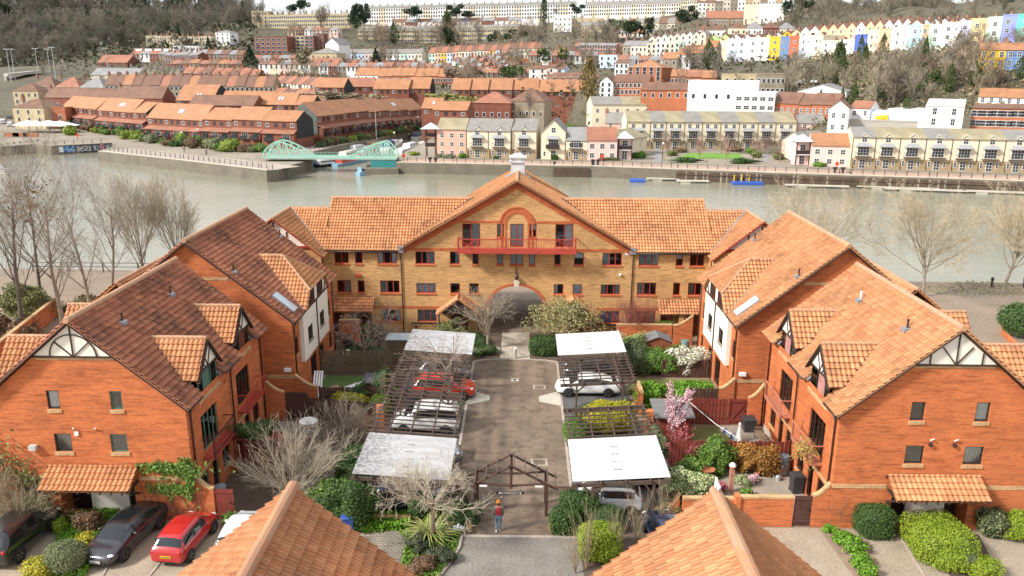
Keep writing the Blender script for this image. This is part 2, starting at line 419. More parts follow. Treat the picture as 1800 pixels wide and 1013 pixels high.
def central():
 arch=[(-2.05,0),(2.05,0)]
 O=Vector((0,YF,0));U=Vector((1,0,0))
 outl_up=[(-CW,4.45),(CW,4.45),(CW,7.6),(0,13.25),(-CW,7.6)]
 wall('facade_wall',O,U,outl_up,[h for h in inx(-CW,CW)if h[1]>4.5],BY,MBK)
 for s in(-1,1):
  a,b=(-CW,-2.4)if s<0 else(2.4,CW)
  wall('facade_wall',O,U,[(a,0),(b,0),(b,4.45),(a,4.45)],[h for h in inx(a,b)if h[3]<4.7],BY,MBK)
 mb=MB();k=22;pts=[(-2.4*math.cos(math.pi*i/k),2.3+1.95*math.sin(math.pi*i/k))for i in range(k+1)]
 for(x0,z0),(x1,z1)in zip(pts,pts[1:]):
  mb.poly([(x0,YF,z0),(x1,YF,z1),(x1,YF,4.45),(x0,YF,4.45)])
  mb.poly([(x0,YF,z0),(x0,76.8,z0),(x1,76.8,z1),(x1,YF,z1)])
 for s in(-1,1):
  q=[(s*2.4,YF,0),(s*2.4,76.8,0),(s*2.4,76.8,2.3),(s*2.4,YF,2.3)];mb.poly(q if s<0 else q[::-1])
 mb.build('archway',BY,MBK)
 mb=MB()
 for(x0,z0),(x1,z1)in zip(pts,pts[1:]):
  c=Vector((0,0,2.3));
  def out(x,z):d=Vector((x,0,(z-2.3)*1.2)).normalized()*.26;return(x+d.x,z+d.z)
  a0=out(x0,z0);a1=out(x1,z1)
  mb.extrude([(x0,YF-.004,z0),(x1,YF-.004,z1),(a1[0],YF-.004,a1[1]),(a0[0],YF-.004,a0[1])],(0,-.03,0))
 mb.build('arch_ring',BO,MBK)
 mb=MB();mb.extrude([(-.2,YF-.03,4.2),(.2,YF-.03,4.2),(.27,YF-.03,4.78),(-.27,YF-.03,4.78)],(0,-.06,0));mb.build('keystone',M('pale_stone',(.62,.55,.42)),MBK)
central()
for s in(-1,1):
 a,b=(-16.6,-CW)if s<0 else(CW,16.6)
 wall('facade_wall',(0,YF+.003,0),(1,0,0),[(a,0),(b,0),(b,7.5),(a,7.5)],inx(a,b),BY,MBK)
 xi,xa,xo=s*16.6,s*20.4,s*24.2
 sw=[(.45,6.15,1.15,7.2)]
 if s<0:wall('wing_side_wall',(xi,66.3,0),(0,1,0),[(0,0),(1.7,0),(1.7,7.3),(0,7.3)],sw,BY,MBK)
 else:wall('wing_side_wall',(xi,68,0),(0,-1,0),[(0,0),(1.7,0),(1.7,7.3),(0,7.3)],sw,BY,MBK)
 window(MBK,(xi,66.75,6.15)if s<0 else(xi,67.55,6.15),(0,1,0)if s<0 else(0,-1,0),.7,1.05,1,REDW,None,REDW)
 x0,x1=sorted((xi,xo))
 wall('wing_gable_wall',(0,66.3,0),(1,0,0),[(x0,0),(x1,0),(x1,7.2),(xa,10.3),(x0,7.2)],[],BY,MBK)
 wall('end_wall',(xo,71.4 if s<0 else 66.3,0),(0,-1 if s<0 else 1,0),[(0,0),(5.1,0),(5.1,7.2),(0,7.2)],[],BY,MBK)
 mb=MB();yb=66.27;hw=2.7
 mb.extrude([(xa-hw,yb,8.05),(xa+hw,yb,8.05),(xa,yb,10.2)],(0,-.03,0));pn=mb.build('timbered_panel',CREAM,MBK)
 mb=MB();mb.box(xa-hw-.2,yb-.09,7.9,xa+hw+.2,yb-.032,8.08)
 mb.build('panel_beam',REDW,pn)
 for x,z in((0,10.1),(-1.05,9.3),(1.05,9.3),(-.35,9.85)):
  mb=MB();mb.beam((xa+x*s*-1,yb-.06,8.05),(xa+x*s*-1*(.45 if abs(x)==.35 else 1),yb-.06,z),.09,.05,up=(0,1,0));mb.build('timber_strut',TIMB,pn)
 for q in(-1,1):
  mb=MB();mb.beam((xa,66.0,10.42),(xa+q*4.0,66.0,10.42-4.0*.82),.06,.26,up=(0,1,0));mb.build('barge_board',REDW,MBK)
 mb=MB();mb.extrude([(x0,71.3,0),(x1,71.3,0),(x1,71.3,7.2),(xa,71.3,10.3),(x0,71.3,7.2)],(0,.15,0));mb.build('rear_wing_wall',BY,MBK)
wall('rear_wall',(0,76.8,0),(-1,0,0),[(2.4,0),(16.6,0),(16.6,7.5),(2.4,7.5)],[],BY,MBK)
wall('rear_wall',(0,76.8,0),(-1,0,0),[(-16.6,0),(-2.4,0),(-2.4,7.5),(-16.6,7.5)],[],BY,MBK)
wall('rear_wall',(0,76.75,0),(-1,0,0),[(-CW,4.2),(CW,4.2),(CW,7.6),(0,13.2),(-CW,7.6)],[],BY,MBK)
for x,z,w,h,n,c in allw:
 window(MBK,(x,YF+.003 if abs(x)>CW else YF,z),(1,0,0),w,h,n,REDW,c,BO if z<7.7 or h<1.5 else None,sz=.16,name='window' if h<1.5 else 'balcony_door')
mb=MB()
for s in(-1,1):
 a=s*2.9;b=s*16.4
 mb.box(min(a,b),YF-.025,2.12,max(a,b),YF,2.34)
mb.box(-CW,YF-.028,7.36,-4.95,YF,7.6);mb.box(4.95,YF-.028,7.36,CW,YF,7.6)
mb.box(-5.6,YF-.025,9.82,-1.5,YF,10.02);mb.box(1.5,YF-.025,9.82,5.6,YF,10.02)
for s in(-1,1):
 mb.extrude([(s*CW,YF-.004,7.05),(s*CW,YF-.004,7.6),(0,YF-.004,13.3),(0,YF-.004,12.75)][::s],(0,-.045,0))
mb.build('brick_bands',BO,MBK)
mb=MB();k=16
for r0,r1,y in((.92,1.38,.05),(1.38,1.5,.09)):
 pp=[(math.cos(math.pi*i/k),math.sin(math.pi*i/k))for i in range(k+1)]
 for(c0,s0),(c1,s1)in zip(pp,pp[1:]):
  mb.extrude([(r0*c0,YF-.004,9.75+r0*s0),(r1*c0,YF-.004,9.75+r1*s0),(r1*c1,YF-.004,9.75+r1*s1),(r0*c1,YF-.004,9.75+r0*s1)],(0,-y,0))
for s in(-1,1):
 mb.box(s*.92,YF-.05,7.7,s*1.06,YF-.004,9.75);mb.box(s*1.24,YF-.05,7.7,s*1.38,YF-.004,9.75)
mb.build('arched_door_surround',BO,MBK)
bal=thing('dummy',None,None);bpy.data.objects.remove(bal)
mb=MB();mb.box(-5.05,YF-1.25,7.46,5.05,YF-.06,7.66);mb.box(-5.07,YF-1.3,7.42,5.07,YF-1.252,7.75)
balc=mb.build('balcony',BALC,MBK)
mb=MB()
for x in np.arange(-4.9,4.95,.14):mb.box(x-.012,YF-1.22,7.66,x+.012,YF-1.196,8.62)
for s in(-1,1):
 for y in np.arange(-1.05,-.1,.14):mb.box(s*5.0-.012,YF+y-.012,7.66,s*5.0+.012,YF+y+.012,8.62)
mb.build('balusters',BALC,balc)
mb=MB();mb.box(-5.05,YF-1.25,8.62,5.05,YF-1.17,8.69)
for s in(-1,1):
 mb.box(s*5.05,YF-1.17,8.62,s*4.97,YF-.05,8.69);mb.box(s*5.05,YF-1.26,7.4,s*4.93,YF-1.16,8.72)
 for x in(1.65,3.3):mb.box(s*x-.04,YF-1.24,7.66,s*x+.04,YF-1.18,8.62)
 mb.beam((s*4.9,YF-1.21,7.72),(s*3.4,YF-1.21,8.6),.05,.05);mb.beam((s*4.9,YF-1.21,8.6),(s*3.4,YF-1.21,7.72),.05,.05)
mb.build('handrail',BALC,balc)
K=.84
for s in(-1,1):
 zE,yE=7.38,67.66;sl=math.hypot(1,K);V=Vector((0,1/sl,K/sl));L=4.62*sl
 xa=16.75
 if s<0:O=Vector((-xa,yE,zE));U=Vector((1,0,0));f=lambda x:x+xa
 else:O=Vector((9.7,yE,zE));U=Vector((1,0,0));f=lambda x:x-9.7
 xr=(13.5-11.26)/.583
 if s<0:tiles('roof_slope',O,U,V,[(0,0),(f(-9.9),0),(f(-xr),L),(0,L)],TP,MBK)
 else:tiles('roof_slope',O,U,V,[(f(9.9),0),(f(xa),0),(f(xa),L),(f(xr),L)],TP,MBK)
 V2=Vector((0,-1/sl,K/sl));O2=Vector((-s*0+(xa if s>0 else-9.7),76.94,zE));
 tiles('roof_slope',O2,(-1,0,0),V2,[(0,0),(xa-9.7+.3,0),(xa-9.7+2,L),(0,L)]if s>0 else[(0,0),(xa-9.7,0),(xa-9.7,L),(-2,L)],TP,MBK)
 ridge('ridge_tiles',(s*xr,72.3,11.27),(s*16.8,72.3,11.27),RT,MBK)
 L2=(10.45-zE)/K*sl;O3=Vector((min(s*16.75,s*20.4),yE,zE));w=3.65
 vy=L2
 if s<0:tiles('roof_slope',O3,(1,0,0),V,[(w-.15,0),(w,0),(w,L2),(0,L2)],TP,MBK)
 else:tiles('roof_slope',O3,(1,0,0),V,[(0,0),(.15,0),(w,L2),(0,L2)],TP,MBK)
 yr=yE+(10.45-zE)/K
 ridge('ridge_tiles',(s*16.8,yr,10.46),(s*20.4,yr,10.46),RT,MBK)
 tiles('roof_slope',(s*20.4 if s<0 else 20.4,yr+3.6,10.45-3.6*K),(-1,0,0),V2,[(0,0),(0.01,0),(.01,3.6*sl),(0,3.6*sl)]if s<0 else[(0,0),(3.65,0),(3.65,3.6*sl),(0,3.6*sl)],TP,MBK)
 mb=MB();mb.extrude([(s*16.75,yr-2.0,9.2),(s*16.75,72.3,11.2),(s*16.75,75,8.9)],(s*.05,0,0));mb.build('roof_step_wall',BY,MBK)
 kk=.82;s2=math.hypot(1,kk);half=4.05;Lw=half*s2
 for q in(-1,1):
  Vq=Vector((-q/s2,0,kk/s2));xe=s*20.4+q*half;ze=10.45-half*kk
  inner=(q==-s)
  if q>0:
   O4=Vector((xe,65.95,ze));Uq=Vector((0,1,0))
   ol=[(0,0),(1.75,0),(yr-65.95,Lw),(0,Lw)]if inner else[(0,0),(yr-65.7,0),(yr-65.7,Lw),(0,Lw)]
  else:
   Ln=1.75 if inner else yr-65.7;O4=Vector((xe,65.95+(yr-65.95 if inner else Ln),ze));Uq=Vector((0,-1,0));T=(yr-65.95 if inner else Ln)
   ol=[(T-Ln,0),(T,0),(T,Lw),(0,Lw)]
  tiles('roof_slope',O4,Uq,Vq,ol,TF,MBK,kind='flat')
 ridge('ridge_tiles',(s*20.4,65.9,10.47),(s*20.4,yr+.25,10.47),RT,MBK)
 mb=MB();mb.beam((s*16.65,yE+.1,zE+.14),(s*20.3,yr,10.54),.26,.05);mb.build('valley_lead',LEAD,MBK)
 mb=MB();mb.beam((s*10.0,yE,zE+.2),(s*(xr+.15),72.2,11.34),.2,.08);mb.build('valley_lead',TIMB,MBK)
 kg=.583;sg=math.hypot(1,kg);Lg=10.0*sg;zg=13.52-10.0*kg
 if s<0:tiles('gable_roof_slope',(-10.0,77.0,zg),(0,-1,0),(1/sg,0,kg/sg),[(5.0,0),(9.36,0),(9.36,Lg),(0,Lg),(0,Lg*.6)],TF,MBK,kind='flat')
 else:tiles('gable_roof_slope',(10.0,67.64,zg),(0,1,0),(-1/sg,0,kg/sg),[(0,0),(4.36,0),(9.36,Lg*.6),(9.36,Lg),(0,Lg)],TF,MBK,kind='flat')
 mb=MB();mb.beam((0,67.62,13.38),(s*10.05,67.62,13.38-10.05*kg),.05,.24,up=(0,1,0));mb.build('barge_board',MAHO,MBK)
 mb=MB();mb.box(s*9.75,67.6,7.25,s*10.2,67.98,7.8);mb.build('lead_box',LEAD,MBK)
 pipe('down_pipe',[(s*10.15,67.9,7.3),(s*10.05,67.93,6.9),(s*10.0,67.93,.0)],MBK)
 pipe('gutter',[(s*10.2,67.6,7.3),(s*16.6,67.6,7.3)],MBK,.06)
 pc=s*14.55;sp=math.hypot(1,.7)
 tiles('porch_roof',(pc-2.2,66.6,2.15),(1,0,0),(0,1/sp,.7/sp),[(0,0),(4.3,0),(4.3,1.4*sp),(0,1.4*sp)],TP,MBK)
 mb=MB();mb.box(pc-.45,66.75,0,pc-.05,67.95,2.2);mb.build('porch_pier',BY,MBK)
 mb=MB();mb.box(pc-2.25,66.75,0,pc-2.1,67.95,2.1);mb.box(pc+2.0,66.75,0,pc+2.15,67.95,2.1);mb.build('porch_side_wall',BY,MBK)
 for dx in(-1.35,.95):
  mb=MB();mb.box(pc+dx-.5,67.9,0,pc+dx+.5,67.96,2.05);mb.build('entrance_door',MAHO,MBK)
 mb=MB();mb.box(pc+.1,67.93,0,pc+.42,67.965,1.9);mb.build('door_side_light',CURT,MBK)
 gx=s*5.0;kq=.78;sq=math.hypot(1,kq)
 for q in(-1,1):
  Vq=(-q/sq,0,kq/sq)
  if q>0:tiles('gablet_roof',(gx+1.9,66.4,2.0),(0,1,0),Vq,[(0,0),(1.55,0),(1.55,1.9*sq),(0,1.9*sq)],TP,MBK)
  else:tiles('gablet_roof',(gx-1.9,67.95,2.0),(0,-1,0),Vq,[(0,0),(1.55,0),(1.55,1.9*sq),(0,1.9*sq)],TP,MBK)
  mb=MB();mb.box(gx+q*1.7-.06,66.5,0,gx+q*1.7+.06,66.62,2.1);mb.build('gablet_post',TIMB,MBK)
 mb=MB();mb.extrude([(gx-1.5,66.6,2.1),(gx+1.5,66.6,2.1),(gx,66.6,3.25)],(0,.05,0));mb.build('gablet_infill',TIMB,MBK)
 mb=MB();mb.box(gx-.75,67.9,0,gx+.75,67.97,2.0);mb.build('entrance_door',MAHO,MBK)
ridge('ridge_tiles',(0,67.62,13.56),(0,77.0,13.56),RT,MBK)
mb=MB();mb.extrude([(-.62,73.3,13.0),(.62,73.3,13.0),(.62,73.3,14.35),(-.62,73.3,14.35)],(0,1.1,0));ch=mb.build('chimney',M('grey_render',(.55,.55,.54)),MBK)
mb=MB()
for z0,z1,e in((14.35,14.5,.12),(14.5,14.75,.02),(14.75,14.9,.16)):mb.box(-.62-e,73.3-e,z0,.62+e,74.4+e,z1)
mb.hexa([(-.6,73.35,14.9),(.6,73.35,14.9),(.6,74.35,14.9),(-.6,74.35,14.9),(-.25,73.6,15.15),(.25,73.6,15.15),(.25,74.1,15.15),(-.25,74.1,15.15)])
mb.build('chimney_cap',M('grey_render',()),ch)
mb=MB()
for s in(-1,1):mb.extrude([(0,73.05,13.62),(s*1.25,73.05,12.9),(s*1.25,74.65,12.9),(0,74.65,13.62)][::-s],(0,0,.02))
mb.build('chimney_flashing',LEAD,MBK)
for x in(-13.9,-9.9):pass
mb=MB();mb.box(-13.95,YF-.14,5.0,-13.6,YF-.002,5.2);mb.build('alarm_box',M('alarm_red',(.6,.05,.02),var=0),MBK)
mb=MB();mb.ball((9.0,YF-.08,5.35),.13);mb.build('wall_lamp',WHITE,MBK)
mb=MB();mb.box(-.03,YF-.1,5.15,.03,YF-.002,6.0);mb.lathe([(.05,0),(.15,.1),(.15,.3),(.04,.42)],(0,YF-.25,4.85),8);mb.build('lantern',PIPE,MBK)
mb=MB();mb.box(9.35,YF-.03,7.1,9.65,YF-.002,7.3);mb.build('wall_vent',WHITE,MBK)
def ccw(ol):
 a=sum(p[0]*q[1]-q[0]*p[1]for p,q in zip(ol,ol[1:]+ol[:1]))
 return ol if a>0 else ol[::-1]
def slope_y(name,xr,xe,zr,ze,ol,mat,parent,kind='pan',**kw):
 "slope whose eave runs along y; ol is [(y, t)], t = 0 at the eave and 1 at the ridge"
 L=math.hypot(xe-xr,zr-ze);V=((xr-xe)/L,0,(zr-ze)/L);ys=[p[0]for p in ol]
 if xe>xr:O=(xe,min(ys),ze);U=(0,1,0);q=[(y-min(ys),t*L)for y,t in ol]
 else:O=(xe,max(ys),ze);U=(0,-1,0);q=[(max(ys)-y,t*L)for y,t in ol]
 return tiles(name,O,U,V,ccw(q),mat,parent,kind=kind,**kw)
def slope_x(name,yr,ye,zr,ze,ol,mat,parent,kind='pan',**kw):
 "slope whose eave runs along x; ol is [(x, t)]"
 L=math.hypot(ye-yr,zr-ze);V=(0,(yr-ye)/L,(zr-ze)/L);xs=[p[0]for p in ol]
 if ye<yr:O=(min(xs),ye,ze);U=(1,0,0);q=[(x-min(xs),t*L)for x,t in ol]
 else:O=(max(xs),ye,ze);U=(-1,0,0);q=[(max(xs)-x,t*L)for x,t in ol]
 return tiles(name,O,U,V,ccw(q),mat,parent,kind=kind,**kw)
def side_wall(name,X,s,y0,y1,z0,z1,holes,mat,parent,outer=False):
 "wall along y; s is the side of the court the house stands on, the inner wall faces the court; holes (y0, z0, y1, z1)"
 face=-s if not outer else s
 if face<0:
  O=(X,y1,0);U=(0,-1,0);h=[(y1-b,c,y1-a,d)for a,c,b,d in holes]
 else:O=(X,y0,0);U=(0,1,0);h=[(a-y0,c,b-y0,d)for a,c,b,d in holes]
 return wall(name,O,U,[(0,z0),(y1-y0,z0),(y1-y0,z1),(0,z1)],h,mat,parent)
def side_window(parent,X,s,y0,z0,y1,z1,*a,outer=False,**kw):
 face=-s if not outer else s
 if face<0:return window(parent,(X,y1,z0),(0,-1,0),y1-y0,z1-z0,*a,**kw)
 return window(parent,(X,y0,z0),(0,1,0),y1-y0,z1-z0,*a,**kw)
def vent(parent,x,y,z,cowl=False):
 mb=MB();mb.box(x-.22,y-.2,z-.16,x+.22,y+.2,z+.05)
 o=mb.build('vent_flashing',LEAD,parent)
 mb=MB();mb.lathe([(.055,0),(.055,.42),(.08,.43),(.08,.5)],(x,y,z),8);mb.build('vent_pipe',TIMB if not cowl else WHITE,o)
def near_house(s,label):
 side='left' if s<0 else 'right'
 H=thing('brick_house',label,'house',(s*21.5,43,0),'tall brick houses along the court')
 X=lambda v:s*v
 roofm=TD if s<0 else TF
 xr,zr,kS=21.5,10.93,.835
 fr=[BLKW,GRNW]if s<0 else[BLKW,BLKW]
 if s<0:
  gw=[(-23.2,6.2,.62,1.0,BLKW,('full',CURT)),(-20.02,6.2,.6,1.0,GRNW,None),(-23.15,3.86,.86,1.0,BLKW,None),(-20.3,3.86,.86,1.0,GRNW,None)]
 else:
  gw=[(19.72,6.05,.68,1.0,BLKW,None),(22.9,6.03,.68,1.02,BLKW,('full',CURT)),(19.75,3.7,.92,1.0,BLKW,None),(22.68,3.68,.95,1.0,BLKW,('full',CURG))]
 x0,x1=sorted((X(16.3),X(26.7)))
 holes=[(x,z,x+w,z+h)for x,z,w,h,f,c in gw]
 por=(min(X(19.4),X(23.3)),0,max(X(19.4),X(23.3)),2.2)
 wall('gable_wall',(0,37,0),(1,0,0),[(x0,0),(x1,0),(x1,6.35),(X(xr),10.75),(x0,6.35)],holes+[por+(1.05,)],BR,H,room=.6)
 for x,z,w,h,f,c in gw:window(H,(x,37,z),(1,0,0),w,h,1,f,c,BS,sz=.2)
 c0,c1=por[0],por[2]
 mb=MB();mb.box(c0+1.15,37.75,.05,c1-.75,37.9,2.1);mb.build('white_panel',CREAM,H)
 mb=MB();mb.box(c0+.1,37.95,.05,c0+1.1,38.02,2.1);d=mb.build('front_door',M('door_black',(.02,.012,.012),rough=.4),H)
 mb=MB();mb.box(c0+.45,37.93,1.72,c0+.75,37.95,1.8);mb.build('number_plate',WHITE,d)
 mb=MB();mb.box(c1-.72,37.95,.05,c1-.1,38.02,2.1);mb.build('front_door',MATS['door_black'],H)
 sp=math.hypot(1,.62)
 slope_x('porch_roof',37.0,35.75,3.05,2.28,[(c0-.35,0),(c1+.35,0),(c1+.35,1),(c0-.35,1)],TP,H)
 mb=MB()
 for x in(c0-.25,c1+.25):
  mb.beam((x,36.98,1.55),(x,35.9,2.25),.1,.12);mb.beam((x,36.98,2.25),(x,35.75,2.25),.1,.12)
 for x in np.linspace(c0,c1,8):mb.beam((x,35.9,2.28),(x,35.72,2.17),.06,.1)
 mb.beam((c0-.45,36.97,2.98),(c1+.45,36.97,2.98),.06,.1);mb.build('porch_bracket',TIMB,H)
 mb=MB()
 mb.box(x0,36.975,2.3,c0-.35,37,2.52);mb.box(c1+.35,36.975,2.3,x1,37,2.52);mb.box(X(xr)-1.95,36.975,8.83,X(xr)+1.95,37,8.99)
 mb.build('soldier_band',BS,H)
 mb=MB();hw=2.02;zb=9.02;mb.extrude([(X(xr)-hw,36.99,zb),(X(xr)+hw,36.99,zb),(X(xr),36.99,zb+hw*kS)],(0,-.05,0));pn=mb.build('timbered_panel',CREAM,H)
 mb=MB();y=36.915;cx=X(xr)
 mb.beam((cx-hw,y,zb),(cx+hw,y,zb),.05,.09,up=(0,0,1));mb.beam((cx,y,zb+.045),(cx,y,zb+1.6),.05,.08,up=(0,1,0))
 if s<0:
  k=14;r=1.16
  for i in range(k):
   a,b=math.pi*i/k,math.pi*(i+1)/k
   mb.beam((cx+r*math.cos(a),y,zb+r*math.sin(a)),(cx+r*math.cos(b),y,zb+r*math.sin(b)),.05,.06,up=(0,1,0))
  for q in(-1,1):mb.beam((cx+q*.05,y,zb+.05),(cx+q*r*.74,y,zb+r*.68),.05,.06,up=(0,1,0))
 else:
  for q in(-1,1):
   mb.beam((cx+q*.03,y,zb+.05),(cx+q*.72,y,zb+.92),.05,.07,up=(0,1,0));mb.beam((cx+q*1.25,y,zb),(cx+q*1.25,y,zb+.62),.05,.07,up=(0,1,0))
 mb.build('timber_strut',TIMB,pn)
 for q in(-1,1):
  mb=MB();mb.beam((X(xr),36.78,zr-.13),(X(xr)+q*5.5,36.78,zr-.13-5.5*kS),.05,.2,up=(0,1,0));mb.build('barge_board',TIMB,H)
 for u,(ya,yb,xw)in enumerate(((37.0,43.1,16.3),(43.103,49.2,16.48))):
  yc=40.15 if u==0 else 46.0
  f=(GRNW if u==0 else BLKW)if s<0 else BLKW
  hl=[(yc-1.3,5.98,yc+1.3,7.34),(yc-1.5,3.0,yc+.75,5.05),(yc-2.3,.75,yc-1.2,1.95),(yc-.6,.05,yc+.25,2.0),(yc+.9,.75,yc+2.0,1.95)]
  xs_=X(xw)
  side_wall('side_wall',xs_,s,ya,yb,0,6.3,hl[1:],BR,H)
  cu=('sides',CURT)if s>0 and u else None
  side_window(H,xs_,s,*hl[0],3,f,cu,BS,inset=.03,label=None)
  if u==0:
   mb=MB();fx=xs_-s*.0
   a,b=(yc-.7,yc+.2)
   mb.box(fx+s*.05,a,6.05,fx-s*.0+s*.02,b,7.27);mb.build('window_panel',GRNW if s<0 else M('dusty_pink',(.42,.20,.17)),H)
  else:
   mb=MB();mb.box(xs_+s*.05,yc-.35,6.05,xs_+s*.02,yc+.55,7.27);mb.build('window_panel',MAHO if s<0 else M('dusty_pink',(.42,.20,.17)),H)
  side_window(H,xs_,s,*hl[1],4,f,('full',CURT)if(s>0 and u)else None,None,name='balcony_window')
  for h in hl[2:]:side_window(H,xs_,s,*h,2 if h[1]>.5 else 1,f,None,BS if h[1]>.5 else None,name='window' if h[1]>.5 else 'garden_door')
  mb=MB();mb.box(xs_-s*.025,ya+.3,2.06,xs_,yb-.3,2.26);mb.box(xs_-s*.03,yc-1.45,5.74,xs_,yc+1.5,5.9);mb.build('soldier_band',BS,H)
  mb=MB();y0,y1=yc-1.65,yc+1.5;xo=xs_-s*.62
  mb.box(xo,y0,2.72,xs_-s*.0,y1,2.84);b=mb.build('balcony',BALC if s<0 else M('sun_bleached_red',(.46,.17,.10),var=.1),H)
  mb=MB()
  mb.beam((xo,y0,3.85),(xo,y1,3.85),.05,.05);mb.beam((xo,y0,2.95),(xo,y1,2.95),.04,.04)
  for y in(y0,y1):mb.beam((xo,y,3.85),(xs_,y,3.85),.05,.05);mb.beam((xo,y,2.8),(xo,y,3.9),.06,.06)
  BC=(BALC if u else RAIL)if s<0 else M('sun_bleached_red',(.46,.17,.10),var=.1)
  mb.build('handrail',BC,b)
  mb=MB()
  for y in np.arange(y0+.1,y1,.13):mb.box(xo-.006,y-.006,2.84,xo+.006,y+.006,3.84)
  mb.build('balusters',BC,b)
  za,ze,hwd=8.93,7.12,1.62;xf=X(xw-.12);xk=X(xr)-s*(zr-za)/kS
  xb=X(xr)-s*(zr-ze)/kS
  for q in(-1,1):
   slope_x('dormer_roof',yc,yc+q*hwd,za,ze,[(xf,0),(xb,0),(xk,1),(xf,1)],TP,H)
   mb=MB();mb.extrude([(xf+s*.45,yc+q*1.38,6.2),(xb,yc+q*1.38,7.2),(xf+s*.45,yc+q*1.38,7.35)],(0,q*.05,0));mb.build('dormer_cheek',LEAD,H)
   mb=MB();mb.beam((xf-s*.02,yc,za-.1),(xf-s*.02,yc+q*(hwd+.02),ze-.12),.05,.2,up=(1,0,0));mb.build('barge_board',TIMB,H)
   mb=MB();mb.hexa([(xs_-s*.12,yc+q*1.36,6.28),(xs_-s*.12,yc+q*1.78,6.28),(xs_+s*.6,yc+q*1.78,6.95),(xs_+s*.6,yc+q*1.36,6.95)][::s*q]+[(xs_-s*.12,yc+q*1.36,6.36),(xs_-s*.12,yc+q*1.78,6.36),(xs_+s*.6,yc+q*1.78,7.03),(xs_+s*.6,yc+q*1.36,7.03)][::s*q]);mb.build('dormer_apron',LEAD,H)
  for q in(-1,1):mb=MB();mb.beam((xk,yc,za+.05),(xb,yc+q*hwd,ze+.08),.13,.06);mb.build('valley_lead',TIMB,H)
  ridge('dormer_ridge',(xf,yc,za+.03),(xk+s*.1,yc,za+.03),RT,H,r=.12)
  mb=MB();mb.extrude([(xs_-s*.02,yc-1.4,7.36),(xs_-s*.02,yc+1.4,7.36),(xs_-s*.02,yc,8.85)],(s*.05,0,0));dp=mb.build('dormer_panel',CREAM,H)
  mb=MB();xq=xs_-s*.05
  mb.beam((xq,yc-1.4,7.38),(xq,yc+1.4,7.38),.05,.09)
  mb.beam((xq,yc,7.4),(xq,yc+.45,8.3),.04,.05,up=(1,0,0));mb.beam((xq,yc,7.4),(xq,yc-.45,8.3),.04,.05,up=(1,0,0));mb.beam((xq,yc-.25,7.4),(xq,yc-.8,7.95),.04,.05,up=(1,0,0))
  mb.build('timber_strut',TIMB,dp)
  xk2=X(xr)+s*(zr-za)/kS;xf2=X(26.75);xb2=X(xr)+s*(zr-ze)/kS
  for q in(-1,1):slope_x('dormer_roof',yc,yc+q*hwd,za,ze,[(xf2,0),(xb2,0),(xk2,1),(xf2,1)],TP,H)
  ridge('dormer_ridge',(xf2,yc,za+.03),(xk2,yc,za+.03),RT,H,r=.12)
  mb=MB();mb.extrude([(X(26.6),yc-1.4,6.1),(X(26.75),yc+1.4,6.1),(X(26.75),yc+1.4,7.3),(X(26.75),yc,8.85),(X(26.75),yc-1.4,7.3)],(-s*.3,0,0));mb.build('dormer_wall',CREAM,H)
 side_wall('outer_wall',X(26.7),s,37,49.2,0,6.4,[],BR,H,outer=True)
 wall('rear_gable_wall',(0,49.2,0),(-1,0,0),[(-x1,0),(-x0,0),(-x0,6.35),(-X(xr),10.75),(-x1,6.35)],[],BR,H)
 ze0=6.34;xe=X(xr-(zr-ze0)/kS);Lx=abs(xe-X(xr));yA,yB,y9,y10=40.15,46.0,36.72,49.55
 t=lambda z:(z-ze0)/(zr-ze0)
 tv=t(7.2);ta=t(8.9);hw=1.55
 pcs=[[(y9,0),(yA-hw,0),(yA-hw,tv),(yA,ta),(yA,1),(y9,1)]]
 P=[]
 P.append([(y9,0),(yA-hw+.1,0),(yA-hw+.1,1),(y9,1)])
 P.append([(yA+hw-.1,0),(yB-hw+.1,0),(yB-hw+.1,1),(yA+hw-.1,1)])
 P.append([(yB+hw-.1,0),(y10,0),(y10,1),(yB+hw-.1,1)])
 for yc in(yA,yB):
  P.append([(yc-hw+.1,tv-.03),(yc,ta-.02),(yc,1),(yc-hw+.1,1)]);P.append([(yc+hw-.1,tv-.03),(yc,ta-.02),(yc,1),(yc+hw-.1,1)])
 L=math.hypot(Lx,zr-ze0)
 for ol in P:
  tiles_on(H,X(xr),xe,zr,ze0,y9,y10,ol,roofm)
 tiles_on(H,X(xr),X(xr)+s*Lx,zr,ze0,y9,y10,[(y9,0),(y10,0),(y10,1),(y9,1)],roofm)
 ridge('ridge_tiles',(X(xr),y9-.02,zr+.04),(X(xr),y10,zr+.04),RT,H,r=.15)
 for y,dz in((39.6,1.0),(45.2,1.1)):
  vent(H,X(xr)-s*dz*1.25,y,zr-dz*1.25*kS+.1,cowl=(s>0 and y>42))
 pipe('gutter',[(xe-s*.02,y9+.1,ze0-.04),(xe-s*.02,yA-1.7,ze0-.04)],H,.06,PIPEB)
 pipe('gutter',[(xe-s*.02,yA+1.7,ze0-.04),(xe-s*.02,yB-1.7,ze0-.04)],H,.06,PIPEB)
 for y,xw in((37.35,16.3),(43.05,16.28),(48.95,16.48)):
  pipe('down_pipe',[(X(xw-.25),y,6.25),(X(xw-.08),y,5.9),(X(xw-.08),y,.05)],H,.05,PIPEB)
 if s<0:
  mb=MB();mb.box(-24.4,36.75,4.0,-24.05,36.998,4.25);mb.build('gas_flue',M('galvanised',(.5,.5,.48)),H)
  mb=MB();mb.box(-22.05,36.93,4.78,-21.85,36.998,4.98);mb.build('alarm_box',WHITE,H)
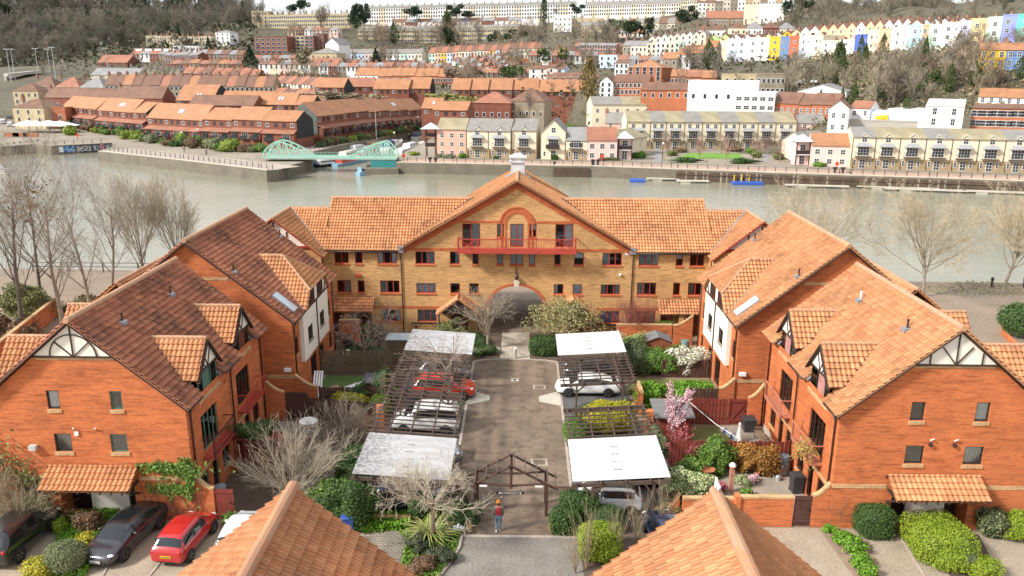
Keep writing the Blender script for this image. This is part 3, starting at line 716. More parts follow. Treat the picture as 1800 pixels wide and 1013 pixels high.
 for q in((-22.1,5.1),(-21.0,5.1))if s<0 else((20.9,5.0),(22.1,4.98)):
  mb=MB();mb.beam((q[0],36.99,q[1]),(q[0]+.08,36.85,q[1]+.14),.08,.05);mb.build('overflow_pipe',WHITE,H)
  if s>0:mb=MB();mb.box(q[0]-.07,36.85,q[1]-.3,q[0]+.07,36.998,q[1]-.12);mb.build('wall_lamp',TIMB,H)
 return H
def tiles_on(H,xr,xe,zr,ze,y9,y10,ol,mat,name='roof_slope',kind='flat'):
 L=math.hypot(xe-xr,zr-ze);V=((xr-xe)/L,0,(zr-ze)/L)
 tw,g=.31,.34
 if xe>xr:O=Vector((xe,y9,ze));U=Vector((0,1,0));q=[(y-y9,t*L)for y,t in ol]
 else:O=Vector((xe,y10,ze));U=Vector((0,-1,0));q=[(y10-y,t*L)for y,t in ol]
 mu=math.floor(min(p[0]for p in q)/tw)*tw;mv=math.floor(max(0,min(p[1]for p in q))/g)*g
 q=ccw([(a-mu,b-mv)for a,b in q])
 return tiles(name,O+U*mu+Vector(V)*mv,U,V,q,mat,H,tw,g,kind=kind,snap=True)
LN=near_house(-1,'left front orange brick house with a fan timbered gable and green and black windows')
RN=near_house(1,'right front orange brick house with a spoke-timbered gable, black windows and sunlit side wall')
def far_side_house(s,label):
 H=thing('rendered_house',label,'house',(s*21.5,57.5,0),'rendered brick houses behind the front pair')
 X=lambda v:s*v
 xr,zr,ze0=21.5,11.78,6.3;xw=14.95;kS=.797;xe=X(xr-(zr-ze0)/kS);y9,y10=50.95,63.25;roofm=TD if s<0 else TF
 x0,x1=sorted((X(xw),X(28.0)))
 wall('gable_wall',(0,51.2,0),(1,0,0),[(x0,0),(x1,0),(x1,6.4),(X(xr),11.6),(x0,6.4)],[],BR,H)
 wall('rear_gable_wall',(0,62.95,0),(-1,0,0),[(-x1,0),(-x0,0),(-x0,6.4),(-X(xr),11.6),(-x1,6.4)],[],BR,H)
 side_wall('outer_wall',X(28.0),s,51.2,62.95,0,6.4,[],BR,H,outer=True)
 hl=[(51.65,3.6,52.55,4.9),(51.7,.7,52.5,2.1),(55.3,0.05,57.0,2.15),(57.9,.7,59.2,2.1),(61.1,3.4,61.9,4.8),(61.1,.7,61.9,2.1)]
 side_wall('side_wall',X(xw),s,51.2,62.95,0,6.35,hl,BR,H)
 for h in hl:side_window(H,X(xw),s,*h,2,BLKW,('right',CURT)if h[1]>3 else None,BS if h[1]>.1 else None,name='window' if h[1]>.1 else 'patio_door')
 xp=X(14.66);pn0,pn1=53.0,60.1
 mb=MB();
 pn=side_wall('cream_oriel',xp,s,pn0,pn1,2.75,6.2,[(54.1,3.75,55.4,4.9),(57.5,3.75,58.8,4.9)],CREAM,H)
 mb=MB()
 for y in(pn0,pn1):mb.box(xp,y-.01,2.75,X(xw),y+.01,6.25)
 mb.box(xp,pn0,2.73,X(xw),pn1,2.75)
 mb.build('oriel_cheek',CREAM,pn)
 for a in(54.1,57.5):side_window(pn,xp,s,a,3.75,a+1.3,4.9,3,BLKW,None,MAHO,inset=.04,sz=.06)
 mb=MB();mb.box(xp-s*.02,56.6,.2,xp-s*.09,56.67,6.2);mb.build('down_pipe',PIPEB,H)
 yc=56.8;zf=7.55;zb=6.22;zt=9.5
 face=[(53.25,zb),(60.35,zb),(59.0,zf),(54.6,zf)]
 mb=MB();mb.extrude([(xp+s*.03,y,z)for y,z in face],(s*.05,0,0));dp=mb.build('dormer_panel',CREAM,H)
 for a,b in((54.75,56.4),(57.15,58.8)):
  side_window(dp,xp+s*.02,s,a,6.3,b,7.5,3,MAHO,None,None,inset=-.02)
  mb=MB();mb.box(xp+s*.029,a+.05,6.35,xp+s*.027,b-.05,7.45);mb.build('window_backing',DARK,dp)
 mb=MB();mb.beam((xp,53.2,zb),(xp,60.4,zb),.08,.1)
 for q in(-1,1):mb.beam((xp,yc+q*2.15,zf),(xp,yc+q*3.55,zb),.08,.1);mb.beam((xp,yc+q*2.25,zb),(xp,yc+q*2.8,6.8),.06,.07)
 mb.build('timber_strut',TIMB,dp)
 xk=X(xr)-s*(zr-zt)/kS;xh=X(16.9)
 xf=X(14.45)
 L=math.hypot(xf-xh,zt-zf)
 V=((xh-xf)/L,0,(zt-zf)/L);
 if s<0:tiles('hip_slope',(xf,yc-2.25,zf-.05),(0,1,0),V,[(0,0),(4.5,0),(2.25,L)],TF,H,kind='flat')
 else:tiles('hip_slope',(xf,yc+2.25,zf-.05),(0,-1,0),V,[(0,0),(4.5,0),(2.25,L)],TF,H,kind='flat')
 for q in(-1,1):
  ye=yc+q*3.4;zl=6.38;Ls=math.hypot(3.4,zt-zl);tf=(zf-zl)/(zt-zl)
  xv=X(xr)-s*(zr-zl)/kS
  slope_x('dormer_side_slope',yc,ye,zt,zl,[(xf,.0),(xf,tf),(xh,1),(xk,1),(xv,0)],TP,H)
  ridge('hip_ridge',(xh,yc,zt+.02),(xf,yc+q*2.25,zf),RT,H,r=.09)
  mb=MB();mb.beam((xk,yc,zt+.06),(xv,ye,zl+.09),.17,.05);mb.build('valley_lead',LEAD,H)
 ridge('dormer_ridge',(xh,yc,zt+.03),(xk,yc,zt+.03),RT,H,r=.1)
 t=lambda z:(z-ze0)/(zr-ze0)
 a,b=yc-3.4,yc+3.4;tk=t(zt)
 for ol in([(y9,0),(a,0),(a,1),(y9,1)],[(b,0),(y10,0),(y10,1),(b,1)],[(a,0),(yc,tk),(yc,1),(a,1)],[(b,0),(yc,tk),(yc,1),(b,1)]):
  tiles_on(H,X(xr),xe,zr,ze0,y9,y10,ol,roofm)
 Lo=28.4-xr
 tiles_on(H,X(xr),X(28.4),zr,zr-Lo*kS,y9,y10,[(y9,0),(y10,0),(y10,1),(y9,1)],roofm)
 for q in(-1,1):slope_y('outer_roof',X(25.9),X(25.9)+q*2.6,9.1,9.1-2.6*.8,[(50.2,0),(60.5,0),(60.5,1),(50.2,1)],TP,H)
 ridge('outer_ridge',(X(25.9),50.2,9.14),(X(25.9),60.5,9.14),RT,H)
 ridge('ridge_tiles',(X(xr),y9-.02,zr+.04),(X(xr),y10,zr+.04),RT,H,r=.15)
 for q in(-1,1):
  mb=MB();mb.beam((X(xr),y9-.01,zr-.14),(X(xr)+q*6.9,y9-.01,zr-.14-6.9*kS),.05,.22,up=(0,1,0));mb.build('barge_board',TIMB,H)
 mb=MB();mb.box(X(19.0)-1.3,51.175,9.05,X(19.0)+2.6 if s>0 else X(xr)+1.5,51.2,9.3)if False else mb.box(X(xr)-2.6,51.175,9.1,X(xr)+2.6,51.2,9.32)
 xa,xb=sorted((X(xw),X(17.5)));mb.box(xa,51.175,2.2,xb,51.2,2.45);mb.build('soldier_band',BS,H)
 yL=52.55;z1,z2=6.62,7.75;xA=X(xr)-s*(zr-z1)/kS;xB=X(xr)-s*(zr-z2)/kS
 nv=Vector((-s*kS,0,1)).normalized()
 def quad(mb,e,h0,h1,m=0):
  p=[Vector((xA,yL-.42-e,z1)),Vector((xB,yL-.42-e,z2)),Vector((xB,yL+.42+e,z2)),Vector((xA,yL+.42+e,z1))]
  if s>0:p=p[::-1]
  d=(Vector((xA,0,z1))-Vector((xB,0,z2))).normalized()*e
  lo=[q_+nv*h0 for q_ in p];mb.hexa([*lo,*[q_+nv*(h1)for q_ in p]]if True else[],m)
 mb=MB();quad(mb,.12,.02,.12);rl=mb.build('roof_light',LEAD,H)
 mb=MB();quad(mb,0.02,.121,.14);mb.build('pane',M('sky_glass',(.45,.52,.58),rough=.08,var=0,spec=.9),rl)
 vent(H,X(18.67),51.6,9.6);vent(H,X(18.8),62.6,9.7)
 pipe('gutter',[(xe-s*.02,y9+.1,ze0-.05),(xe-s*.02,53.3,ze0-.05)],H,.06,PIPEB)
 pipe('down_pipe',[(xe+s*.05,51.5,6.2),(X(xw-.08),51.5,5.8),(X(xw-.08),51.5,.05)],H,.05,PIPEB)
 pipe('down_pipe',[(X(xw-.08),62.6,6.2),(X(xw-.08),62.6,.05)],H,.05,PIPEB)
 mb=MB();mb.box(X(19.2)-.2,51.1,6.0,X(19.2)+.2,51.198,6.35);mb.build('gas_flue',WHITE,H)
 mb=MB();mb.box(X(xw+.45)-.22,51.0,2.75,X(xw+.45)+.22,51.198,2.98);mb.build('flood_lamp',WHITE,H)
 return H
LF=far_side_house(-1,'left rear house with cream rendered oriel, hipped dormer and dark mossy roof')
RF=far_side_house(1,'right rear house with sunlit white oriel, hipped dormer and bright orange roof')
def front_roof_house(s,label):
 H=thing('gable_house',label,'house',(s*6.2,15,0),'brick houses whose roofs fill the bottom edge')
 cx,zr,kS,y0,y1=s*6.2,10.93,.84,8.0,21.25;hw=5.5;ze=zr-hw*kS
 for q in(-1,1):tiles_on(H,cx,cx+q*hw,zr,ze,y0,y1,[(y0,0),(y1,0),(y1,1),(y0,1)],FRONT)
 ridge('ridge_tiles',(cx,y0,zr+.05),(cx,y1+.02,zr+.05),RTL,H,r=.17)
 wall('rear_gable_wall',(0,y1-.28,0),(-1,0,0),[(-cx-5.2,0),(-cx+5.2,0),(-cx+5.2,6.4),(-cx,10.7),(-cx-5.2,6.4)],[],BR,H)
 side_wall('side_wall',cx-5.2,1,y0,y1-.28,0,6.45,[],BR,H);side_wall('side_wall',cx+5.2,-1,y0,y1-.28,0,6.45,[],BR,H)
 wall('front_gable_wall',(0,y0+.3,0),(1,0,0),[(cx-5.2,0),(cx+5.2,0),(cx+5.2,6.4),(cx,10.7),(cx-5.2,6.4)],[],BR,H)
 for q in(-1,1):
  mb=MB();mb.beam((cx,y1-.02,zr-.14),(cx+q*hw,y1-.02,zr-.14-hw*kS),.04,.18,up=(0,1,0));mb.build('barge_board',TIMB,H)
 return H
FRONT=tile_mat('foreground_tile',[(.61,.30,.145),(.56,.26,.12),(.63,.315,.155),(.51,.22,.10),(.60,.285,.135)],amount=.35,lichen=.35,blotch=.35)
RTL=tile_mat('lichen_ridge',[(.46,.26,.16),(.50,.22,.11),(.42,.27,.18)],lichen=.75,amount=.2)
front_roof_house(-1,'bottom left brick house seen as a tiled roof with a lichen spotted ridge')
front_roof_house(1,'brick house at the bottom right of centre, seen as a bright orange tiled roof')
def leaves(name,P,size,mat,parent=None,nrm=None,aspect=1.5,along=.5):
 "many leaf sized quads; the uv of each leaf is one random tone"
 n=len(P);P=np.asarray(P,dtype=float)
 rv=RNG.normal(size=(n,3))
 if nrm is not None:rv=rv*along+np.asarray(nrm)*(1-along)*1.6
 rv/=np.linalg.norm(rv,axis=1)[:,None]+1e-9
 t=np.cross(rv,RNG.normal(size=(n,3)));t/=np.linalg.norm(t,axis=1)[:,None]+1e-9
 b=np.cross(rv,t);s=size*RNG.uniform(.6,1.35,n)[:,None]
 v=np.stack([P-t*s*aspect*.5,P+b*s*.42,P+t*s*aspect*.5,P-b*s*.42],1).reshape(-1,3)
 me=bpy.data.meshes.new(name);me.vertices.add(4*n);me.vertices.foreach_set('co',v.ravel())
 me.loops.add(4*n);me.loops.foreach_set('vertex_index',np.arange(4*n,dtype=np.int32))
 me.polygons.add(n);me.polygons.foreach_set('loop_start',np.arange(0,4*n,4,dtype=np.int32));me.polygons.foreach_set('loop_total',np.full(n,4,dtype=np.int32))
 me.update();me.validate()
 r=np.repeat(RNG.uniform(.01,.99,n),4)
 me.uv_layers.new(name='UVMap').data.foreach_set('uv',np.stack([r,r],1).astype(np.float32).ravel())
 me.materials.append(mat)
 return link(name,me,parent)
def dirs(n,zmin=-1.0):
 d=RNG.normal(size=(int(n*2.6)+20,3));d/=np.linalg.norm(d,axis=1)[:,None];d=d[d[:,2]>zmin]
 return d[:n]
class Lump:
 def __init__(s,amp,k=9,fr=(2,5)):
  s.w=RNG.normal(size=(k,3))*RNG.uniform(*fr,size=(k,1));s.p=RNG.uniform(0,6.28,k);s.a=amp/math.sqrt(k)*1.6
 def __call__(s,d):return 1+s.a*np.sin(d@s.w.T+s.p).sum(1)
def superrad(d,a,b,c,k):
 return(np.abs(d[:,0]/a)**k+np.abs(d[:,1]/b)**k+np.abs(d[:,2]/c)**k)**(-1/k)
CORE=M('shrub_twigs',(.030,.026,.016),var=.3,scale=5)
def shrub(name,label,cat,x,y,a,b,h,mat,n=2500,leaf=.09,k=2.3,lump=.10,z=0,depth=.16,group=None,rz=0,core=.86,fuzz=.03,corem=None,aspect=1.5,along=.55):
 "leafy shrub or clipped hedge, root = foliage, part = solid dark core inside"
 n=int(n*1.35);L=Lump(lump);d=dirs(n,-.75)
 r=superrad(d,a,b,h/2,k)*L(d)
 p=d*(r*(1-depth*RNG.uniform(0,1,n)**2)+RNG.normal(0,fuzz,n))[:,None]
 p[:,2]+=h/2;p=p[p[:,2]>.02];d=d[:len(p)]
 o=leaves(name,p,leaf,mat,None,nrm=p/np.linalg.norm(p,axis=1)[:,None],aspect=aspect,along=along)
 tag(o,label,cat,group)
 mb=MB();nu,nv=18,10
 for i in range(nv+1):
  th=-math.pi/2+math.pi*i/nv
  dd=np.array([[math.cos(th)*math.cos(2*math.pi*j/nu),math.cos(th)*math.sin(2*math.pi*j/nu),math.sin(th)]for j in range(nu)])
  rr=superrad(dd,a,b,h/2,k)*L(dd)*core;q=dd*rr[:,None];q[:,2]=np.maximum(q[:,2]+h/2,.0);mb.v+=[tuple(t)for t in q]
 for i in range(nv):
  for j in range(nu):mb.f.append((i*nu+j,i*nu+(j+1)%nu,(i+1)*nu+(j+1)%nu,(i+1)*nu+j));mb.m.append(0)
 c=mb.build('stems',corem or M('shrub_core_'+mat.name,LCOL.get(mat.name,(.03,.03,.02)),var=.3,scale=6),None,smooth=True);c.parent=o  # solid core in darkened leaf colour, fills the shrub to block the view
 o.matrix_basis=Matrix.Translation((x,y,z))@Matrix.Rotation(rz,4,'Z')
 return o
def grow(mbs,p,d,L,r,lev,prm,rnd):
 seg=prm['seg'][lev];pts=[p.copy()];rad=[r];q=p.copy();dd=d.copy();r1=r*prm['tap'][lev]
 for i in range(seg):
  j=Vector((rnd.gauss(0,1),rnd.gauss(0,1),rnd.gauss(0,1)))*prm['wig'][lev]
  dd=(dd+j+Vector((0,0,prm['up'][lev]))).normalized();q=q+dd*(L/seg);pts.append(q.copy());rad.append(r+(r1-r)*(i+1)/seg)
 mbs[0 if lev<prm['limb']else 1].tube(pts,rad,prm['sides'][lev],cap=False)
 if lev+1>=prm['levels']:return
 n=prm['n'][lev];n=n if isinstance(n,int)else rnd.randint(*n)
 for c in range(n):
  f=prm['from'][lev]+(1-prm['from'][lev])*((c+rnd.random()*.8)/n);f=min(f,1.0)
  k=min(seg-1,int(f*seg));t=f*seg-k;bp=pts[k].lerp(pts[k+1],t);br=rad[k]+(rad[k+1]-rad[k])*t
  ax=(pts[k+1]-pts[k]).normalized();az=rnd.uniform(0,6.283);o=ax.orthogonal().normalized();o2=ax.cross(o)
  ang=R_(rnd.uniform(*prm['ang'][lev]));nd=ax*math.cos(ang)+(o*math.cos(az)+o2*math.sin(az))*math.sin(ang)
  if prm.get('flat')and lev==0:nd.z=abs(nd.z)*.5+.2;nd.normalize()
  grow(mbs,bp,nd,L*prm['ratio'][lev]*rnd.uniform(.7,1.15)*(1.15-.4*f if lev else 1),max(br*prm['rr'][lev],prm['rmin']),lev+1,prm,rnd)
KINDS_T={'broom':dict(levels=4,limb=2,seg=[2,4,4,2],tap=[.9,.45,.4,.4],wig=[.03,.05,.05,.08],up=[0,.10,.10,.06],n=[16,(7,9),(5,7)],ang=[(12,68),(10,32),(14,34)],ratio=[2.6,.62,.5],rr=[.38,.42,.5],sides=[8,4,3,3],**{'from':[.55,.2,.25]},rmin=.006),'spread':dict(levels=5,limb=2,seg=[4,4,4,3,2],tap=[.55,.4,.4,.4,.5],wig=[.05,.12,.14,.16,.16],up=[.02,.06,.04,.03,.02],n=[8,(5,6),(4,5),(3,4)],ang=[(30,62),(25,55),(25,55),(25,55)],ratio=[.72,.55,.5,.5],rr=[.55,.6,.6,.6],sides=[8,5,3,3,3],**{'from':[.35,.25,.25,.2]},rmin=.006),'tall':dict(levels=5,limb=2,seg=[6,4,4,3,2],tap=[.25,.35,.4,.4,.5],wig=[.04,.08,.1,.12,.14],up=[.03,.12,.12,.08,.05],n=[15,(7,8),(5,6),(3,5)],ang=[(22,48),(20,42),(20,45),(20,50)],ratio=[.5,.52,.5,.5],rr=[.42,.45,.5,.6],sides=[8,5,3,3,3],**{'from':[.22,.2,.2,.2]},rmin=.007),'bush':dict(levels=4,limb=2,seg=[2,5,4,2],tap=[1,.4,.4,.4],wig=[.05,.09,.13,.16],up=[0,.03,.05,.03],n=[42,(9,11),(5,7)],ang=[(8,76),(14,42),(18,45)],ratio=[9.0,.45,.42],rr=[.42,.5,.6],sides=[6,4,3,3],**{'from':[.1,.25,.2]},rmin=.006),'knotty':dict(levels=5,limb=1,seg=[3,4,4,3,2],tap=[.9,.45,.4,.4,.5],wig=[.04,.12,.18,.2,.2],up=[0,.05,.05,.05,.04],n=[9,(6,7),(5,7),(3,5)],ang=[(38,72),(25,55),(25,55),(25,55)],ratio=[.8,.6,.5,.45],rr=[.40,.5,.55,.6],sides=[8,5,4,3,3],**{'from':[.8,.3,.25,.2]},rmin=.007),'small':dict(levels=4,limb=1,seg=[3,3,3,2],tap=[.4,.4,.4,.4],wig=[.05,.1,.12,.12],up=[.02,.08,.06,.04],n=[9,(5,6),(4,5)],ang=[(25,60),(25,50),(25,50)],ratio=[.55,.5,.5],rr=[.5,.6,.7],sides=[5,3,3,3],**{'from':[.25,.2,.2]},rmin=.02),}
def bare_tree(name,label,x,y,h0,r0,kind,bark,seed,z=0,group=None,lean=(0,0),L0=None,twigm=None,sc=1.0,over=None,cat='tree',szr=1.0,buds=None):
 prm=dict(KINDS_T[kind]);prm.update(over or{});rnd=random.Random(seed)
 a,b=MB(),MB();grow((a,b),Vector((0,0,-.05)),Vector((lean[0],lean[1],1)).normalized(),L0 or h0,r0,0,prm,rnd)
 t=a.build('trunk',bark,None,smooth=True,uv=False)
 root=tag(bpy.data.objects.new(name,None),label,cat,group);COL.objects.link(root);root.empty_display_size=.3
 c=b.build('crown',twigm or bark,None,uv=False)
 for q in(t,c):q.parent=root
 if buds:
  m,cnt,size=buds;V=np.array(b.v);ii=RNG.integers(0,len(V),cnt)
  f=leaves('blossom' if size>.03 else 'buds',V[ii]+RNG.normal(0,.03,(cnt,3)),size,m,None);f.parent=root
 place(root,(x,y,z),0,sc,szr)
 return root
def retop(o,label=None,group=None):
 c=copy_tree(o)
 if label:c['label']=label
 if group:c['group']=group
 return c
BK_GREY=M('grey_bark',(.27,.22,.165),var=.3,scale=2)
BK_PALE=M('pale_bark',(.46,.39,.29),var=.25,scale=3)
BK_TAN=M('tan_twigs',(.36,.285,.17),var=.25,scale=2)
BK_DARK=M('dark_bark',(.12,.095,.075),var=.3,scale=2)
BK_RED=M('reddish_twigs',(.26,.085,.06),var=.3,scale=3)
L_DKG=leaf_mat('dark_hedge_leaf',[(.032,.065,.016),(.055,.105,.022),(.08,.14,.034),(.04,.08,.02)])
L_MID=leaf_mat('mid_green_leaf',[(.055,.115,.018),(.10,.19,.026),(.15,.24,.04),(.075,.14,.022)])
L_LIME=leaf_mat('lime_leaf',[(.13,.20,.012),(.22,.30,.02),(.28,.34,.03),(.10,.16,.012)])
L_GOLD=leaf_mat('golden_leaf',[(.40,.34,.015),(.55,.44,.02),(.26,.27,.015),(.16,.20,.015)])
L_BRT=leaf_mat('bright_green_leaf',[(.07,.17,.012),(.13,.28,.02),(.18,.33,.03),(.09,.20,.015)])
L_OLV=leaf_mat('olive_leaf',[(.10,.115,.035),(.17,.18,.055),(.23,.23,.08),(.075,.09,.03)])
L_VAR=leaf_mat('variegated_leaf',[(.10,.17,.05),(.50,.52,.26),(.62,.62,.34),(.20,.28,.09),(.07,.12,.04)])
L_GRS=leaf_mat('grass_blade',[(.07,.15,.02),(.13,.24,.03),(.19,.29,.05),(.10,.18,.025)])
L_ORG=leaf_mat('copper_leaf',[(.34,.15,.03),(.46,.22,.05),(.26,.10,.025),(.20,.17,.04),(.40,.12,.03)])
L_PNK=leaf_mat('pink_blossom',[(.72,.42,.46),(.82,.56,.60),(.62,.32,.38),(.85,.68,.70)])
L_CRM=leaf_mat('crimson_leaf',[(.40,.08,.10),(.52,.16,.17),(.30,.06,.07)])
L_WHT=leaf_mat('white_blossom',[(.80,.76,.62),(.84,.80,.70),(.55,.50,.36),(.12,.16,.05)])
L_BRN=leaf_mat('dead_leaf',[(.16,.09,.045),(.24,.14,.07),(.11,.07,.04)])
L_GREY=leaf_mat('grey_green_leaf',[(.10,.13,.055),(.17,.20,.09),(.23,.25,.13),(.13,.15,.06)])
def grass_patch(name,poly,mat,n,size,z=.02,hgt=.12,parent=None):
 xs=[p[0]for p in poly];ys=[p[1]for p in poly];P=[]
 def ins(x,y):
  c=False;j=len(poly)-1
  for i in range(len(poly)):
   if(poly[i][1]>y)!=(poly[j][1]>y)and x<(poly[j][0]-poly[i][0])*(y-poly[i][1])/(poly[j][1]-poly[i][1])+poly[i][0]:c=not c
   j=i
  return c
 while len(P)<n:
  x,y=random.uniform(min(xs),max(xs)),random.uniform(min(ys),max(ys))
  if ins(x,y):P.append((x,y,z+random.random()**1.5*hgt))
 return leaves(name,np.array(P),size,mat,parent,nrm=np.tile([0,0,1.0],(n,1)),aspect=2.4,along=.7)
def sheet(name,poly,z,mat,lbl=None):
 mb=MB();mb.poly([(p[0],p[1],z)for p in ccw([tuple(q)[:2]for q in poly])]);return structure(mb.build(name,mat))
def R4(x0,y0,x1,y1):return[(x0,y0),(x1,y0),(x1,y1),(x0,y1)]
def gp(*pts):return[tuple(G(*p))[:2]for p in pts]
PAV=brick('block_paving',(.255,.19,.135),(.215,.158,.115),(.12,.092,.07),bw=.22,rh=.11,ms=.012,streak=.5)
PAV2=brick('grey_block_paving',(.30,.26,.21),(.24,.21,.17),(.10,.085,.06),bw=.30,rh=.15,ms=.02,streak=.5)
ASPH=M('asphalt',(.105,.10,.095),var=.25,scale=.8,fine=.5)
FORE=M('worn_tarmac',(.205,.18,.152),var=.4,scale=.55,fine=.5)
PADM=M('pale_concrete',(.34,.275,.20),var=.22,scale=.7,fine=.45)
SLAB=brick('paving_slab',(.46,.40,.32),(.40,.345,.28),(.22,.19,.15),bw=.6,rh=.6,ms=.015,streak=.3)
SOIL=M('soil',(.11,.075,.05),var=.35,scale=1.2,fine=.5)
SOILP=M('dry_soil',(.27,.19,.13),var=.3,scale=1.2,fine=.5)
LAWN=M('lawn',(.15,.165,.045),var=.3,scale=1.0,fine=.5)
GRAV=M('gravel_walk',(.245,.185,.13),var=.22,scale=.25,fine=.35)
PATIO=M('patio',(.30,.25,.20),var=.35,scale=1.0,fine=.5)
mb=MB();mb.prism([(-170,-40),(170,-40),(170,84),(60,86.3),(-20,88.6),(-70,89.5),(-170,88)],-5,-.03);structure(mb.build('ground',SOILP))
sheet('promenade',[(-120,78.2),(28.5,78.2),(28.5,50),(60,50),(120,50),(120,83.8),(60,85.6),(-20,87.9),(-70,88.8),(-120,88.2)],-.012,GRAV)
sheet('forecourt',R4(-34,8,34,37.3),-.020,PADM)
sheet('garden_ground',R4(-16.6,37,-8.3,66.6),-.018,SOIL);sheet('garden_ground',R4(8.3,37,16.6,66.6),-.018,SOILP)
sheet('court_ground',R4(-8.3,60.2,8.3,68.4),-.016,SOIL)
sheet('driveway',R4(-3.25,35.95,3.25,61.0),.002,PAV)
for s in(-1,1):sheet('parking_bay',R4(s*3.42,37.0,s*8.3,60.4),-.004,ASPH)
sheet('access_road',[(-3.3,8),(3.6,8),(3.6,35.9),(-2.55,35.9),(-2.62,34.6),(-3.2,32.6),(-4.4,30)],-.006,FORE)
sheet('path',R4(-1.25,61.12,1.15,90 if False else 67.9),.006,SLAB);sheet('passage_floor',R4(-2.35,67.92,2.35,78.0),.004,PAV)
sheet('side_path',R4(-4.2,63.2,-1.27,64.2),.008,SLAB)
mb=MB()
for s in(-1,1):mb.box(s*3.25,36,-.05,s*3.42,60.6,.03)
mb.box(-3.4,35.75,-.05,3.6,35.945,.03)
a=[(-3.3,60.6),(-2.4,60.95),(-1.2,61.08),(1.2,61.08),(2.4,60.95),(3.3,60.6)]
for p,q in zip(a,a[1:]):mb.beam((*p,.0),(*q,.0),.14,.12)
a=[(-2.45,35.8),(-2.5,34.8),(-2.75,33.8),(-3.2,32.6),(-4.0,31.2),(-5.2,29.5)]
for p,q in zip(a,a[1:]):mb.beam((*p,.0),(*q,.0),.14,.2)
structure(mb.build('kerb',M('kerb_stone',(.40,.33,.27),var=.2,scale=2)))
for s in(-1,1):
 mb=MB();mb.prism(ccw([(s*3.3,52.0),(s*1.75,52.75),(s*1.75,53.55),(s*3.3,54.6)]),-.02,.07)
 structure(mb.build('kerb_ramp',M('pale_slab',(.50,.45,.37),var=.15,scale=1.5,fine=.3)))
sheet('block_pad',gp((640,942),(705,930),(716,942),(700,1013),(640,990),(560,920)),.006,PAV2)
sheet('lawn',R4(9.2,43.6,13.9,49.0),.004,LAWN);sheet('patio',R4(13.9,43.5,16.4,49.1),.006,PATIO);sheet('patio',R4(12.0,38.0,16.2,43.1),.006,PATIO)
sheet('lawn',R4(-14.4,52.2,-9.5,57.3),.004,M('winter_lawn',(.09,.15,.035),var=.3,scale=1,fine=.5));sheet('patio',R4(-16.4,43.5,-13.0,49.1),.006,PATIO);sheet('patio',R4(-14.9,52.2,-14.4,57.4),.008,PATIO)
sheet('lawn',R4(8.6,50.2,14.8,57.2),.004,LAWN)
for s,xs in((-1,(-17.9,-20.3)),(1,(17.6,20.0))):pass
BEDS=[('bed',gp((60,1013),(95,960),(120,905),(205,897),(225,912),(178,960),(150,1013)),SOIL),('bed',gp((1440,930),(1475,925),(1530,955),(1545,1013),(1500,1013)),SOILP),('bed',gp((1600,930),(1720,940),(1760,1013),(1670,1013)),SOIL),('bed',gp((700,905),(830,900),(838,940),(806,947),(798,980),(768,1020),(705,1013),(718,940)),SOIL),('bed',gp((600,910),(720,905),(718,930),(640,940)),SOIL)]
for n,p,m in BEDS:sheet(n,p,.010,m)
sheet('bed',[(3.6,20),(8,20),(8,36.9),(3.45,36.9)],.012,SOIL)
STONE=M('kerb_stone',());
mb=MB()
for a,b in((1480,1395),(1565,1440)):pass
for pts in(gp((1420,912),(1480,945),(1515,1013)),gp((1545,905),(1590,955),(1625,1013)),gp((330,930),(262,1013)),gp((232,915),(180,1013))):
 for p,q in zip(pts,pts[1:]):mb.beam((*p,0),(*q,0),.10,.05)
structure(mb.build('edging',STONE))
for x,y,w in((905,668,.55),(948,681,.9),(948,813,1.0),(942,808,.0)):
 if not w:continue
 p=G(x,y);mb=MB();mb.box(p.x-w/2,p.y-w*.45,.004,p.x+w/2,p.y+w*.45,.012)
 o=tag(mb.build('manhole_cover',SLAB if w>.6 else M('pale_slab',())),['square drain with a dark grate in the driveway','inset slab manhole cover nearer the right kerb','inset slab manhole cover behind the timber gate'][[.55,.9,1.0].index(w)],'manhole cover')
 mb=MB();k=.5 if w<.6 else .72;mb.box(p.x-w/2*k,p.y-w*.45*k,.013,p.x+w/2*k,p.y+w*.45*k,.018);mb.build('grate' if w<.6 else 'lid',DARK if w<.6 else PAV,o)
def sheet_mat(name,stain):
 m,nt,b=_new(name);b.inputs['Roughness'].default_value=.35
 n1=_noise(nt,.8,5,rough=.7,stretch=(.5,2.2,1));n2=_noise(nt,5,4,rough=.75,stretch=(1,3,1))
 c=_ramp(nt,n1,[(.36,cm((.80,.79,.78),1-stain)),(.62,(.80,.79,.78)if stain<.2 else(.74,.73,.73))])
 if stain>.2:
  sx=nt.nodes.new('ShaderNodeSeparateXYZ');tc=nt.nodes.new('ShaderNodeTexCoord');nt.links.new(tc.outputs['Object'],sx.inputs[0]);mr=_n(nt,'ShaderNodeMapRange');mr.inputs[1].default_value=-8.2;mr.inputs[2].default_value=-5.2;mr.inputs[3].default_value=.95;mr.inputs[4].default_value=.12;nt.links.new(sx.outputs[0],mr.inputs[0])
  c=_mix(nt,mr.outputs[0],c,_ramp(nt,n2,[(.40,(.22,.20,.20)),(.58,(1,1,1))]),'MULTIPLY')
 nt.links.new(c,b.inputs['Base Color']);tr=nt.nodes.new('ShaderNodeBsdfTranslucent');nt.links.new(c,tr.inputs[0]);mx=_n(nt,'ShaderNodeMixShader');mx.inputs[0].default_value=.4;nt.links.new(b.outputs[0],mx.inputs[1]);nt.links.new(tr.outputs[0],mx.inputs[2]);nt.links.new(mx.outputs[0],nt.nodes['Material Output'].inputs[0]);return m
SH_W=sheet_mat('clean_plastic_sheet',.06);SH_D=sheet_mat('dirty_plastic_sheet',.28)
